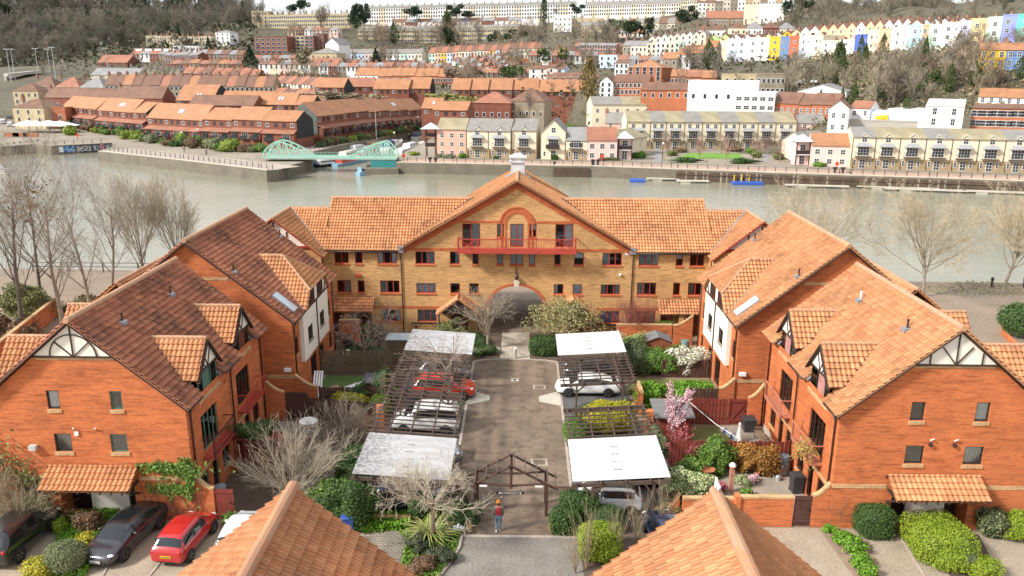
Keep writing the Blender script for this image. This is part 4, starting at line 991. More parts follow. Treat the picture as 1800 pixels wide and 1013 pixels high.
def carport(s,y0,y1,front,label):
 "front: the solid roof lies at the near end"
 O=thing('carport',label,'carport',(s*5.7,(y0+y1)/2,0),'timber carports along the driveway')
 zi,zo,xi,xo=2.42,2.74,3.14,8.12
 zz=lambda x:zi+(abs(x)-xi)/(xo-xi)*(zo-zi)
 ys=(y0,y0+4.75)if front else(y1-4.75,y1)
 lat=(ys[1],y1)if front else(y0,ys[0])
 mb=MB();n=int((ys[1]-ys[0])/.038);prev=None;v0=len(mb.v)
 for i in range(n+1):
  y=ys[0]+(ys[1]-ys[0])*i/n;dz=.022*math.sin(i*math.pi/2)
  for x in(xi,(xi+xo)/2,xo):mb.v.append((s*x,y,zz(x)+.06+dz))
 for i in range(n):
  for j in range(2):
   q=(v0+3*i+j,v0+3*i+j+1,v0+3*i+j+4,v0+3*i+j+3);mb.f.append(q if s>0 else q[::-1]);mb.m.append(0)
 mb.build('roof_sheet',SH_D if s<0 else SH_W,O)
 mb=MB()
 for k in range(4):
  y=ys[0]+(ys[1]-ys[0])*(.22+.18*k)
  for dx in(-.12,.12):mb.box(s*(5.55+k*.02)+dx-.09,y-.03,zz(5.55)+.085,s*(5.55+k*.02)+dx+.09,y+.02,zz(5.55)+.105)
 mb.build('sheet_fixing',M('sheet_tape',(.30,.29,.28)),O)
 for x in(3.35,4.6,5.85,7.1,8.0):
  mb=MB();mb.beam((s*x,y0-.12,zz(x)-.06),(s*x,y1+.1,zz(x)-.06),.07,.14);mb.build('rail',WOOD,O)
 y=lat[0]+.3
 while y<lat[1]:
  mb=MB();mb.beam((s*3.1,y,zi+.05),(s*8.2,y,zo+.05),.05,.07);mb.build('batten',WOOD,O);y+=.56
 for y in(y0+.05,(y0+y1)/2,y1-.1):
  mb=MB();mb.beam((s*3.1,y,zi-.20),(s*8.2,y,zo-.20),.09,.2);mb.build('cross_beam',WOOD,O)
  for x in(4.2,7.3):
   mb=MB();mb.box(s*x-.06,y-.06,0,s*x+.06,y+.06,zz(x)-.25);mb.build('post',WOOD,O)
   mb=MB()
   for q in(-1,1):mb.beam((s*x,y,1.75),(s*x+q*.5,y,zz(x)-.28),.07,.08)
   mb.build('brace',WOOD,O)
 return O
carport(-1,37.0,48.0,True,'left front carport with a dirty white sheet roof and bare lattice behind')
carport(1,37.0,46.4,True,'right front carport with a clean white sheet roof and bare lattice behind')
carport(-1,48.6,60.2,False,'left rear carport under the bare tree with a stained grey white roof')
carport(1,50.3,60.2,False,'right rear carport with a white roof and lattice over the parked cars')
GT=thing('entrance_gate','open dark timber gate frame with a pitched top spanning the paved drive','gate',(0,38.4,0))
GW=M('gate_timber',(.075,.034,.022),var=.3,scale=5)
for y in(37.85,39.15):
 for s in(-1,1):
  mb=MB();mb.box(s*1.86-.08,y-.08,0,s*1.86+.08,y+.08,1.95);mb.build('post',GW,GT)
  mb=MB();mb.beam((0,y,2.86),(s*2.45,y,1.52),.07,.15,up=(0,1,0));mb.build('rafter',GW,GT)
  mb=MB();mb.beam((s*1.95,y+.02,1.86),(0,y+.02,1.72),.06,.14,up=(0,1,0));mb.build('tie_beam',GW,GT)
 mb=MB();mb.box(-.07,y-.09,1.6,.07,y-.02,2.85);mb.build('king_post',GW,GT)
for s in(-1,1):
 for t in(.06,.30,.54,.78,.96):
  mb=MB();mb.beam((s*2.45*t,37.65,2.98-1.34*t),(s*2.45*t,39.35,2.98-1.34*t),.07,.1);mb.build('purlin',WOOD,GT)
 mb=MB();mb.beam((s*2.0,37.85,1.7),(s*3.2,37.4,2.2)if False else(s*3.35,37.3,1.95),.06,.1);mb.build('link_rail',GW,GT)
for x in(-1.45,1.45):
 mb=MB();mb.box(x-.2,37.72,1.72,x+.2,37.75,1.82);mb.build('white_plate',WHITE,GT)
SG=thing('headroom_sign','thin black bar with white lettering hung on wires in the gate','sign',(-.05,37.8,1.35))
mb=MB();mb.box(-.78,37.77,1.29,.68,37.80,1.42);bar=mb.build('sign_board',M('sign_black',(.015,.015,.015),rough=.4,var=0),SG)
cu=bpy.data.curves.new('lettering','FONT');cu.body="MAX HEADROOM 7' 0\"";cu.size=.115;cu.align_x='CENTER';cu.extrude=.002
to=bpy.data.objects.new('lettering',cu);COL.objects.link(to)
dg=bpy.context.evaluated_depsgraph_get();me=bpy.data.meshes.new_from_object(to.evaluated_get(dg));bpy.data.objects.remove(to)
me.transform(Matrix.Translation((-.05,37.766,1.315))@Matrix.Rotation(math.pi/2,4,'X'));me.materials.clear();me.materials.append(WHITE);link('lettering',me,bar)
mb=MB();mb.box(-.63,37.765,1.31,-.57,37.769,1.40);mb.box(.47,37.765,1.31,.53,37.769,1.40);mb.build('reflector',WHITE,bar)
for x in(-.62,.5):pipe('wire',[(x,37.8,1.42),(x,37.86,1.82)],SG,.008)
BO_=thing('bollard','short pale concrete bollard on the path before the arch','bollard',(-.02,61.35,0))
mb=MB();mb.lathe([(.13,0),(.12,.75),(.10,.82)],(-.02,61.35,0),12);mb.build('shaft',CONC,BO_)
mb=MB();mb.lathe([(.13,.82),(.13,.92),(.05,.97)],(-.02,61.35,0),12);mb.build('cap',WHITE,BO_)
FR=M('red_fence',(.20,.035,.022),rough=.8,var=.3,scale=3,fine=.4);FBR=M('brown_fence',(.085,.035,.025),rough=.85,var=.35,scale=3,fine=.4);FG=M('grey_fence',(.17,.115,.07),rough=.9,var=.35,scale=3,fine=.4)
def fence(name,label,a,b,h,mat,group='garden fences',boards=True,gap=.012,bw=.125,z=0):
 a=Vector((a[0],a[1],z));b=Vector((b[0],b[1],z));d=(b-a).normalized();L=(b-a).length
 O=thing(name,label,'fence',tuple((a+b)/2),group)
 mb=MB();n=int(L/bw);N=d.cross(Z)
 for i in range(n):
  p=a+d*(i*bw);hh=h+random.uniform(-.02,.02);o=N*(.02 if i%2 else 0)
  q=[p+o,p+d*(bw-gap)+o,p+d*(bw-gap)+o+N*.02,p+o+N*.02]
  mb.hexa([*q,*[t+Z*hh for t in q]])
 mb.build('board_panel',mat,O)
 for hz in(.25*h,.75*h):
  mb=MB();mb.beam(a-N*.03+Z*hz,b-N*.03+Z*hz,.04,.08);mb.build('rail',mat,O)
 k=max(1,round(L/1.9))
 for i in range(k+1):
  p=a.lerp(b,i/k);mb=MB();mb.box(p.x-.05,p.y-.05,z,p.x+.05,p.y+.05,h+.06+z);mb.build('post',mat,O)
 return O
def bgate(label,x0,x1,y,h,mat,brace=False):
 O=thing('garden_gate',label,'gate',((x0+x1)/2,y,0),'garden gates')
 mb=MB();n=8
 for i in range(n):
  a=x0+(x1-x0)*i/n;mb.box(a+.004,y,.05,a+(x1-x0)/n-.004,y+.04,h)
 mb.build('board_panel',mat,O)
 mb=MB();mb.box(x0,y-.04,h-.2,x1,y-.001,h-.1);mb.box(x0,y-.04,.25,x1,y-.001,.36);mb.build('rail',mat,O)
 if brace:mb=MB();mb.beam((x0+.1,y-.03,.36),(x1-.1,y-.03,h-.2),.03,.1);mb.build('brace',mat,O)
 mb=MB();mb.box(x1-.2,y-.07,h*.55,x1-.1,y-.04,h*.55+.1);mb.build('latch',RAIL,O)
 return O
def swoop_wall(label,xa,xb,y,h0,h1,name='garden_wall'):
 "brick wall that sweeps down from h0 at xa to h1 at xb, with soldier coping"
 O=thing(name,label,'wall',((xa+xb)/2,y,0),'garden walls');k=12;pts=[]
 for i in range(k+1):
  t=i/k;pts.append((xa+(xb-xa)*t,h1+(h0-h1)*(1-math.sin(math.pi/2*t))))
 q=[(xa,y,0),(xb,y,0)]+[(x,y,z)for x,z in reversed(pts)]
 if xb<xa:q=q[::-1]
 mb=MB();mb.extrude(q,(0,.22,0));mb.build('brickwork',BR,O)
 mb=MB()
 for(x0,z0),(x1,z1)in zip(pts,pts[1:]):mb.beam((x0,y+.11,z0+.05),(x1,y+.11,z1+.05),.26,.11)
 mb.build('coping',BS,O);return O
def straight_wall(label,xa,xb,y,h,name='garden_wall',group='garden walls',dirn='x'):
 O=thing(name,label,'wall',((xa+xb)/2,y,0)if dirn=='x' else(y,(xa+xb)/2,0),group)
 mb=MB()
 if dirn=='x':mb.box(xa,y,0,xb,y+.22,h)
 else:mb.box(y,xa,0,y+.22,xb,h)
 mb.build('brickwork',BR,O)
 mb=MB()
 if dirn=='x':mb.box(xa-.02,y-.03,h+.001,xb+.02,y+.25,h+.12)
 else:mb.box(y-.03,xa,h+.001,y+.25,xb,h+.12)
 mb.build('coping',BS,O);return O
swoop_wall('brick wall sweeping down from the right front house to the brown gate',16.28,15.45,37.05,2.45,1.75)
bgate('dark brown boarded gate in the brick wall of the right front garden',14.55,15.43,37.1,1.75,FBR)
straight_wall('brick wall with soldier coping between the gate and a pier, right front garden',11.75,14.5,37.05,1.6)
straight_wall('lower brick wall left of the pier, behind the bottom right roof',8.9,11.5,37.3,1.35)
mb=MB();mb.box(11.5,36.95,0,11.75,37.4,1.75);tag(mb.build('brick_pier',BR),'slim brick pier joining two heights of garden wall on the right','pier')
swoop_wall('curved low brick wall end beside the white small car',8.75,8.0,37.5,1.5,.55)
swoop_wall('brick wall sweeping down from the left front house to the red gate',-16.28,-15.35,37.05,2.45,1.75)
bgate('plain red boarded gate beside the left front house',-15.3,-14.35,37.1,1.75,FR)
fence('garden_fence','dark red fence behind the copper leaved bush in the right front garden',(9.3,43.3),(16.2,43.3),1.75,FR)
fence('garden_fence','bright red fence behind the lawn and pink blossom tree',(9.6,49.3),(14.2,49.3),1.85,FR)
bgate('red braced gate at the end of the lawn',14.25,15.35,49.3,1.8,FR,True)
swoop_wall('brick wall sweeping down to the red braced gate',16.4,15.4,49.2,2.9,1.9)
swoop_wall('brick wall sweeping down from the right rear house to a short brown fence',14.95,13.9,51.1,2.5,1.75)
fence('garden_fence','short dark brown fence left of the sweeping wall by the right rear house',(12.2,51.15),(13.85,51.15),1.8,FBR)
fence('garden_fence','brown fence below the white flowering hedge',(11.2,57.6),(14.6,57.6),1.4,FBR)
straight_wall('low brick wall between the two rear gardens on the right',8.5,13.2,65.0,1.7)
swoop_wall('brick wall sweeping down from the right rear house near the red entrance doors',14.9,13.3,64.9,2.6,1.7)
straight_wall('brick side wall behind the right rear carport',50.6,52.6,8.5,1.6,dirn='y')
mb=MB();mb.box(8.4,47.0,0,8.85,47.45,1.9);tag(mb.build('brick_pier',BR),'pale capped brick pier at the corner of the right front lattice','pier')
fence('garden_fence','dark fence with ivy behind the big bare bush on the left',(-16.1,43.3),(-12.0,43.3),1.6,FR)
bgate('black boarded gate in the shade beside the left front house',-15.2,-13.7,49.5,1.9,FBR)
swoop_wall('brick wall sweeping down to the black gate on the left',-16.4,-15.25,49.4,2.6,1.9)
fence('garden_fence','dark brown close boarded fence left of the front lattice',(-13.6,49.4),(-8.4,48.6),1.55,FBR)
swoop_wall('brick wall sweeping down from the left rear house',-14.95,-13.5,51.1,2.45,1.6)
fence('garden_fence','ivy grown fence between the dark fence and the small lawn',(-13.4,51.4),(-8.6,51.6),1.5,FBR)
fence('garden_fence','weathered grey picket fence behind the small lawn on the left',(-14.8,57.6),(-9.2,57.8),1.9,FG,gap=.03)
straight_wall('brick wall under the tangled tree by the left rear house',-14.9,-13.2,64.6,2.0)
mb=MB();mb.box(-8.75,47.3,0,-8.3,47.75,1.9);tag(mb.build('brick_pier',BR),'pale capped brick pier at the corner of the left lattice','pier')
straight_wall('low curved brick edging behind the dark blue car',-8.2,-5.2,36.95,.25)
mb=MB();mb.box(1.95,36.3,0,2.2,36.8,.62);tag(mb.build('gate_pier',BS),'low pale brick pier at the foot of the right gate post','pier')
mb=MB();mb.box(-2.25,36.5,0,-1.98,37.0,.62);tag(mb.build('gate_pier',BS),'low pale brick pier at the foot of the left gate post','pier')
O=thing('boundary_wall','long brick boundary wall running back under the bare trees on the left','wall',(-32,60,0))
mb=MB();p,q=G(35,610),G(100,555);p2=p+(p-q)*.6;mb.beam((p2.x,p2.y,.8),(q.x,q.y,.8),.25,1.6);mb.build('brickwork',BR,O)
mb=MB();mb.beam((p2.x,p2.y,1.66),(q.x,q.y,1.66),.32,.1);mb.build('coping',BS,O)
O=thing('water_railing','low dark railing along the water beyond the left trees','railing',(-40,88,0))
for i in range(9):
 x=-55+i*4;mb=MB();mb.box(x-.05,87.9,0,x+.05,88.0,1.1);mb.build('post',RAIL,O)
for zz_ in(.6,1.05):mb=MB();mb.beam((-55,87.95,zz_),(-23,87.95,zz_),.05,.06);mb.build('rail',RAIL,O)
for i,(px,py)in enumerate(((1739,503),(1515,438+60),(1788,470+30))):
 p=G(px,py);mb=MB();mb.lathe([(.12,0),(.12,.7),(.16,.72),(.16,1.0),(.08,1.1)],(p.x,min(p.y,84.6),0),10)
 tag(mb.build('mooring_post',RAIL),['black mooring post on the right bank between two broad bare trees','black mooring post hidden among twigs behind the right houses','black mooring post at the right edge of the bank'][i],'bollard','mooring posts on the near bank')
mb=MB();bp_=[tuple(G(*q))for q in((1830,640),(1800,626),(1762,588),(1765,572),(1800,560),(1850,556))]
for p,q in zip(bp_,bp_[1:]):mb.beam((p[0],p[1],.2),(q[0],q[1],.2),.25,.42)
O=tag(mb.build('raised_planter',BR),'low brick edged planting bed at the right edge','planter')
GRNP=M('green_plastic',(.12,.22,.20),rough=.5,var=.05);BLKP=M('black_plastic',(.035,.037,.04),rough=.45,var=.1)
def butt(label,x,y,r,h,mat):
 O=thing('water_butt',label,'water butt',(x,y,0),'water butts')
 mb=MB();pr=[(r*.82,.02)]
 for i in range(6):z=h*(.05+.15*i);pr+=[(r*(.88+.12*math.sin((i+.5)/6*math.pi)),z),(r*(.85+.12*math.sin((i+.5)/6*math.pi)),z+h*.1)]
 pr+=[(r*.86,h*.95)];mb.lathe(pr,(x,y,0),18);mb.build('barrel',mat,O,smooth=True)
 mb=MB();mb.lathe([(r*.9,h*.95),(r*.9,h*.98),(r*.3,h*1.02),(.01,h*1.02)],(x,y,0),18);mb.build('lid',mat,O)
 mb=MB();mb.tube([(x-r*.9,y,h*.15),(x-r*1.15,y,h*.15)],.02,6);mb.build('tap',RAIL,O)
butt('slate grey ribbed water butt against the right front house wall',15.75,42.6,.36,1.25,M('slate_plastic',(.12,.14,.16),rough=.45,var=.08))
butt('pale green water butt by the right rear house',13.9,62.8,.38,1.2,GRNP)
butt('grey water butt standing behind the red gate on the left',-15.5,38.3,.35,1.3,M('grey_plastic',(.20,.22,.24),rough=.5,var=.08))
butt('black water butt by the left rear house corner',-14.0,63.4,.42,1.1,BLKP)
def bin_(name,label,x,y,w,d,h,mat,rz=0,lidm=None,wheels=True,cat='bin'):
 O=thing(name,label,cat,(x,y,0),None,rz)
 mb=MB();a=.85
 mb.hexa([(-w/2*a,-d/2*a,.05),(w/2*a,-d/2*a,.05),(w/2*a,d/2*a,.05),(-w/2*a,d/2*a,.05),(-w/2,-d/2,h*.9),(w/2,-d/2,h*.9),(w/2,d/2,h*.9),(-w/2,d/2,h*.9)])
 b=mb.build('body',mat,None);l=MB();l.hexa([(-w/2-.03,-d/2-.04,h*.905),(w/2+.03,-d/2-.04,h*.905),(w/2+.03,d/2+.03,h*.905),(-w/2-.03,d/2+.03,h*.905),(-w/2+.04,-d/2+.04,h),(w/2-.04,-d/2+.04,h),(w/2-.04,d/2-.02,h),(-w/2+.04,d/2-.02,h)])
 l=l.build('lid',lidm or mat,None);parts=[b,l]
 if wheels:
  for s in(-1,1):k=MB();k.lathe([(.02,-.02),(.1,-.02),(.1,.02),(.02,.02)],(s*w*.4,d/2*.9,.1),10,axis='x');parts.append(k.build('wheel',BLKP,None))
 for p in parts:p.parent=O
 return O
bin_('compost_bin','tall black plastic bin by the right front house doors',15.85,40.6,.62,.6,1.15,BLKP,.1)
bin_('compost_bin','dark bin beside the bench in the lawn garden',15.3,48.4,.8,.75,.95,BLKP,0,wheels=False)
bin_('wheelie_bin','blue wheelie bin behind the bottom left roof',*tuple(G(612,935))[:2],.58,.7,1.05,M('blue_plastic',(.03,.09,.36),rough=.4,var=.05),.2)
bin_('wheelie_bin','small red bin by the block wall right of the arch',6.2,67.0,.55,.5,.95,M('bin_red',(.22,.02,.02),rough=.5,var=.05))
O=thing('garden_bench','weathered slatted garden bench against the right front house','bench',(15.75,46.9,0))
for k in range(4):mb=MB();mb.box(15.4+k*.13,46.0,.42,15.5+k*.13,47.6,.45);mb.build('seat_slat',FG,O)
for k in range(3):mb=MB();mb.box(15.96+k*.01,46.0,.55+k*.13,16.0+k*.01,47.6,.64+k*.13);mb.build('back_slat',M('pale_wood',(.42,.36,.28)),O)
for y in(46.08,47.5):
 for x in(15.42,15.95):mb=MB();mb.box(x,y-.03,0,x+.06,y+.03,.42 if x<15.9 else .95);mb.build('leg',FG,O)
 mb=MB();mb.box(15.4,y-.03,.62,15.95,y+.03,.67);mb.build('armrest',FG,O)
def shed(label,x,y,w,d,h,mat,roofm,rh=.5):
 O=thing('garden_shed',label,'shed',(x,y,0),'garden sheds')
 mb=MB()
 n=int(w/.14)
 for i in range(n):
  a=x-w/2+w*i/n;zt=h+rh*(1-abs((i+.5)/n*2-1));mb.box(a,y-d/2,0,a+w/n-.006,y-d/2+.03,zt)
 mb.box(x-w/2,y-d/2+.031,0,x-w/2+.03,y+d/2,h);mb.box(x+w/2-.03,y-d/2+.031,0,x+w/2,y+d/2,h);mb.extrude([(x+w/2-.03,y+d/2,0),(x-w/2+.03,y+d/2,0),(x-w/2+.03,y+d/2,h),(x,y+d/2,h+rh),(x+w/2-.03,y+d/2,h)],(0,-.03,0))
 mb.build('boarding',mat,O)
 for q in(-1,1):mb=MB();mb.extrude([(x,y-d/2-.12,h+rh+.05),(x+q*(w/2+.1),y-d/2-.12,h-.03),(x+q*(w/2+.1),y-d/2-.12,h+.02),(x,y-d/2-.12,h+rh+.1)][::-q],(0,d+.22,0));mb.build('roof',roofm,O)
 mb=MB();mb.box(x-.4,y-d/2-.02,.05,x+.4,y-d/2-.002,h-.1);mb.build('door',mat,O)
FELT=M('roofing_felt',(.16,.16,.155),var=.2,scale=2,fine=.4)
shed('small red brown shed with dark roof in the right rear garden',11.6,63.0,2.1,1.6,1.25,M('shed_red',(.24,.075,.03),var=.25,scale=3),FELT,.35)
O=thing('lean_to','low red shed with a flat grey felt roof behind the pink blossom tree','shed',(10.0,47.6,0))
mb=MB();mb.box(9.0,46.6,0,11.2,48.6,1.7);mb.build('boarding',FR,O);mb=MB();mb.hexa([(8.85,46.4,1.70),(11.35,46.4,1.70),(11.35,48.8,1.95),(8.85,48.8,1.95),(8.85,46.4,1.78),(11.35,46.4,1.78),(11.35,48.8,2.03),(8.85,48.8,2.03)]);mb.build('roof',FELT,O)
O=thing('lean_to','low shed with a flat dark grey roof beside the left lattice','shed',(-9.6,53.5,0))
mb=MB();mb.box(-10.6,52.6,0,-8.7,54.2,1.35);mb.build('boarding',FG,O);mb=MB();mb.box(-10.75,52.45,1.352,-8.6,54.35,1.42);mb.build('roof',M('dark_felt',(.085,.08,.085),var=.2),O)
O=thing('lean_to','small shed with a pale blue grey roof left of the left rear carport','shed',(-9.4,60.9,0))
mb=MB();mb.box(-10.2,60.2,0,-8.3,61.6,1.9);mb.build('boarding',FG,O);mb=MB();mb.box(-10.3,60.05,1.902,-8.2,61.7,1.97);mb.build('roof',M('pale_roof_sheet',(.42,.47,.48),var=.15),O)
O=thing('garden_table','white round garden table in the shaded left garden','table',(*tuple(G(543,758))[:2],0));c=tuple(O.location)
mb=MB();mb.lathe([(.02,.70),(.58,.70),(.6,.72),(.58,.74),(.02,.74)],(c[0],c[1],0),24);mb.build('tabletop',WHITE,O)
mb=MB();mb.lathe([(.28,0),(.06,.06),(.05,.70)],(c[0],c[1],0),10);mb.build('leg',WHITE,O)
O=thing('pergola','red boarded pergola top draped with dark ivy beside the left house','pergola',(-14.6,42.3,0))
mb=MB();mb.box(-16.1,41.7,2.25,-13.2,42.7,2.33);mb.build('roof',FR,O)
for x in(-15.9,-13.4):mb=MB();mb.box(x-.05,41.8,0,x+.05,41.9,2.25);mb.build('post',FR,O)
shrub('ivy','dark ivy heaped on the red pergola','ivy',-14.7,42.2,1.5,.5,.7,L_DKG,1500,.1,2,.3,z=2.3)
p=G(570,700)
def slab_stack(label,x,y,w,d,h,mat,rz):
 mb=MB()
 for i in range(3):mb.hexa([tuple(Matrix.Rotation(rz+i*.12,3,'Z')@Vector(q)+Vector((x,y,.06+i*.1)))for q in((-w/2,-d/2,0),(w/2,-d/2,.12),(w/2,d/2,.1),(-w/2,d/2,-.02),(-w/2,-d/2,.06),(w/2,-d/2,.18),(w/2,d/2,.16),(-w/2,d/2,.04))])
 return tag(mb.build('dumped_boards',mat),label,'boards')
slab_stack('brown cardboard sheets dumped on the left lawn',-13.2,53.6,1.5,1.1,.3,M('cardboard',(.42,.26,.15)),.4)
slab_stack('white boards dumped behind the cardboard on the left lawn',-11.9,54.2,2.2,.7,.3,WHITE,.5)
mb=MB()
for i in range(4):mb.tube([(-14.3+i*.18,53.0,.05),(-14.5+i*.18,54.2,.9),(-14.6+i*.18,55.0,1.25)],.07,6)
tag(mb.build('white_pipes',WHITE),'bundle of bent white plastic pipes leaning by the left rear house','pipes')
O=thing('garden_parasol','folded green parasol in the tangled left rear garden','parasol',(*tuple(G(648,628))[:2],0));c=tuple(O.location)
mb=MB();mb.lathe([(.03,0),(.03,1.0)],(c[0],c[1],0),8);mb.build('pole',RAIL,O)
mb=MB();mb.lathe([(.22,.9),(.18,1.3),(.1,1.9),(.03,2.2)],(c[0],c[1],0),10);mb.build('canopy',M('parasol_green',(.03,.22,.13)),O)
O=thing('kettle_barbecue','white domed cover beside the grey picket fence','barbecue',(-13.0,59.2,0));mb=MB();mb.ball((-13.0,59.2,1.1),.5,0,14,(1,1,.6));mb.build('cover',WHITE,O)
for a in(0,2.1,4.2):mb=MB();mb.tube([(-13+.25*math.cos(a),59.2+.25*math.sin(a),.95),(-13+.4*math.cos(a),59.2+.4*math.sin(a),0)],.02,5);mb.build('leg',RAIL,O)
O=thing('rose_arch','weathered timber arch with bars beside the dark felt roof','arch',(-8.5,50.9,0))
for x in(-8.9,-8.2):
 for y in(50.5,51.3):mb=MB();mb.box(x-.04,y-.04,0,x+.04,y+.04,2.5);mb.build('post',FG,O)
for z in(1.4,2.0,2.5):
 for y in(50.5,51.3):mb=MB();mb.box(-8.95,y-.03,z,-8.15,y+.03,z+.06);mb.build('rail',FG,O)
TC=M('terracotta',(.42,.14,.06),var=.15)
O=thing('bird_bath','terracotta dish bird bath in the right front garden','bird bath',(*tuple(G(1243,842))[:2],0));c=tuple(O.location)
mb=MB();mb.lathe([(.16,0),(.07,.1),(.06,.45),(.12,.5)],(c[0],c[1],0),12);mb.build('stem',TC,O);mb=MB();mb.lathe([(.1,.5),(.4,.58),(.42,.64),(.36,.62),(.02,.58)],(c[0],c[1],0),20);mb.build('dish',TC,O)
O=thing('bird_feeder','pink brick column with a white domed lantern in the right front garden','garden lantern',(*tuple(G(1284,865))[:2],0));c=tuple(O.location)
mb=MB()
for i in range(9):mb.box(c[0]-.11-.01*(i%2),c[1]-.11-.01*(i%2),i*.16,c[0]+.11+.01*(i%2),c[1]+.11+.01*(i%2),i*.16+.15)
mb.build('column',M('pink_brick',(.46,.22,.14),var=.2,scale=6),O)
mb=MB();mb.lathe([(.1,1.45),(.16,1.5),(.14,1.62)],(c[0],c[1],0),10);mb.build('lamp_body',TC,O);mb=MB();mb.lathe([(.2,1.62),(.14,1.74),(.02,1.82)],(c[0],c[1],0),12);mb.build('dome',WHITE,O)
O=thing('watering_can','small pale metal watering can on the right front patio','watering can',(*tuple(G(1367,845))[:2],0));c=tuple(O.location);MET=M('zinc',(.45,.48,.48),rough=.4,metal=.6)
mb=MB();mb.lathe([(.14,0),(.14,.28),(.1,.32)],(c[0],c[1],0),12);mb.build('body',MET,O);mb=MB();mb.tube([(c[0]-.1,c[1],.08),(c[0]-.3,c[1],.34)],.025,6);mb.build('spout',MET,O);mb=MB();mb.tube([(c[0]+.12,c[1],.08),(c[0]+.24,c[1],.2),(c[0]+.1,c[1],.38),(c[0]-.06,c[1],.32)],.012,5);mb.build('handle',MET,O)
for i,(px,py,r)in enumerate(((1335,828,.22),(1352,822,.18),(1330,838,.15))):
 p=G(px,py);O=thing('plant_pot',['large terracotta pot under the copper leaved bush','tapered terracotta pot beside the watering can','small terracotta pot nearest the flower bed'][i],'plant pot',(p.x,p.y,0),'terracotta pots')
 mb=MB();mb.lathe([(r*.65,0),(r,r*1.6),(r*1.1,r*1.6),(r*1.1,r*1.85),(r*.9,r*1.85),(r*.85,r*1.5),(.01,r*1.5)],(p.x,p.y,0),14);mb.build('pot',TC,O)
 o=shrub('pot_plant',None,None,p.x,p.y,r*1.3,r*1.3,r*1.8,L_MID,120,.08,z=r*1.5);adopt(o,O);o.parent=O
O=thing('washing_line','white washing line slanting across the lawn garden','washing line',(13,46,0))
pipe('rope',[(11.2,47.6,2.3),(12.3,45.2,1.95),(13.4,43.4,1.75)],O,.018,WHITE)
mb=MB();mb.box(11.15,47.6,0,11.25,47.7,2.35);mb.build('post',FG,O)
for i in range(7):
 t=.66+i*.045;p=Vector((11.2,47.6,2.3)).lerp(Vector((13.4,43.4,1.72)),t);mb=MB();w=.12
 mb.extrude([(p.x-w,p.y,p.z),(p.x+w,p.y+.02,p.z),(p.x+w*.9,p.y+.03,p.z-.3),(p.x,p.y+.06,p.z-.34),(p.x-w*.8,p.y,p.z-.28)],(0,.02,0))
 tag(mb.build('cloth_peg_item',[WHITE,M('navy_cloth',(.05,.09,.25)),M('pale_blue_cloth',(.40,.52,.68))][i%3]),['white cloth','navy cloth','pale blue cloth'][i%3]+' pegged on the washing line, %s from its top'%nth(i),'laundry','washing on the line')
O=thing('garden_ornament','tall white wrapped ornament on the edge of the lawn','ornament',(*tuple(G(1298,778))[:2],0));c=tuple(O.location)
mb=MB();mb.lathe([(.16,0),(.2,.3),(.14,.8),(.06,1.15),(.1,1.25),(.03,1.38)],(c[0],c[1],0),12);mb.build('figure',WHITE,O)
O=thing('timber_trellis','dark timber trellis frame against the block, right of the arch','trellis',(7.5,67.3,0))
for x in(6.9,8.6,10.2):mb=MB();mb.box(x-.05,67.2,0,x+.05,67.3,1.0);mb.build('post',TIMB,O);mb=MB();mb.beam((x,67.25,.55),(x+.5,67.25,.95),.05,.06);mb.beam((x,67.25,.55),(x-.5,67.25,.95),.05,.06);mb.build('brace',TIMB,O)
mb=MB();mb.beam((6.2,67.25,1.02),(10.6,67.25,1.02),.12,.1);mb.build('rail',TIMB,O)
O=thing('timber_trellis','dark timber trellis frame against the block, left of the arch','trellis',(-7.5,67.3,0))
for x in(-8.8,-7.0):mb=MB();mb.box(x-.05,67.2,0,x+.05,67.3,1.0);mb.build('post',TIMB,O);mb=MB();mb.beam((x,67.25,.55),(x+.5,67.25,.95),.05,.06);mb.beam((x,67.25,.55),(x-.5,67.25,.95),.05,.06);mb.build('brace',TIMB,O)
mb=MB();mb.beam((-9.2,67.25,1.02),(-6.4,67.25,1.02),.12,.1);mb.build('rail',TIMB,O)
O=thing('gull','white and grey gull standing on the tip of the bottom right roof','bird',(6.2,21.1,11.1))
GB=M('gull_white',(.78,.78,.76),var=0);GG=M('gull_grey',(.36,.38,.40),var=0)
mb=MB();prof=[(-.20,.012,.17),(-.12,.05,.18),(-.03,.075,.19),(.06,.07,.22),(.11,.05,.28),(.13,.042,.34),(.16,.035,.37),(.19,.012,.37)]
v=[];
mb.tube([(6.2,21.1+a,11.02+c)for a,r,c in prof],[r for a,r,c in prof],10);mb.build('body',GB,O,smooth=True)
for s in(-1,1):
 mb=MB();mb.ball((6.2+s*.06,21.05,11.23),.13,0,10,(.25,1,.45));mb.build('wing',GG,O,smooth=True)
 mb=MB();mb.tube([(6.2+s*.03,21.1,11.1),(6.2+s*.03,21.1,10.98)],.008,5);mb.build('leg',M('gull_pink',(.6,.3,.2),var=0),O)
mb=MB();mb.tube([(6.2,21.28,11.39),(6.2,21.36,11.375)],[.015,.005],6);mb.build('beak',M('beak_yellow',(.6,.4,.03),var=0),O)
TYRE=M('tyre_rubber',(.018,.018,.018),rough=.85,var=.1);RIM=M('alloy',(.34,.34,.35),rough=.35,metal=.7,var=.1);CARGL=M('car_glass',(.012,.015,.017),rough=.04,var=0,spec=.8)
TRIM=M('car_trim',(.015,.015,.015),rough=.5,var=0);LAMPW=M('lamp_clear',(.70,.72,.74),rough=.1,var=0);LAMPR=M('lamp_red',(.45,.012,.01),rough=.15,var=0);PLW=M('plate_white',(.75,.75,.72),var=0);PLY=M('plate_yellow',(.75,.52,.03),var=0);PLT=M('plate_letters',(.02,.02,.02),var=0)
def paint(name,c,metal=.0):return M('paint_'+name,c,rough=.22,var=.02,metal=metal,coat=1.0)
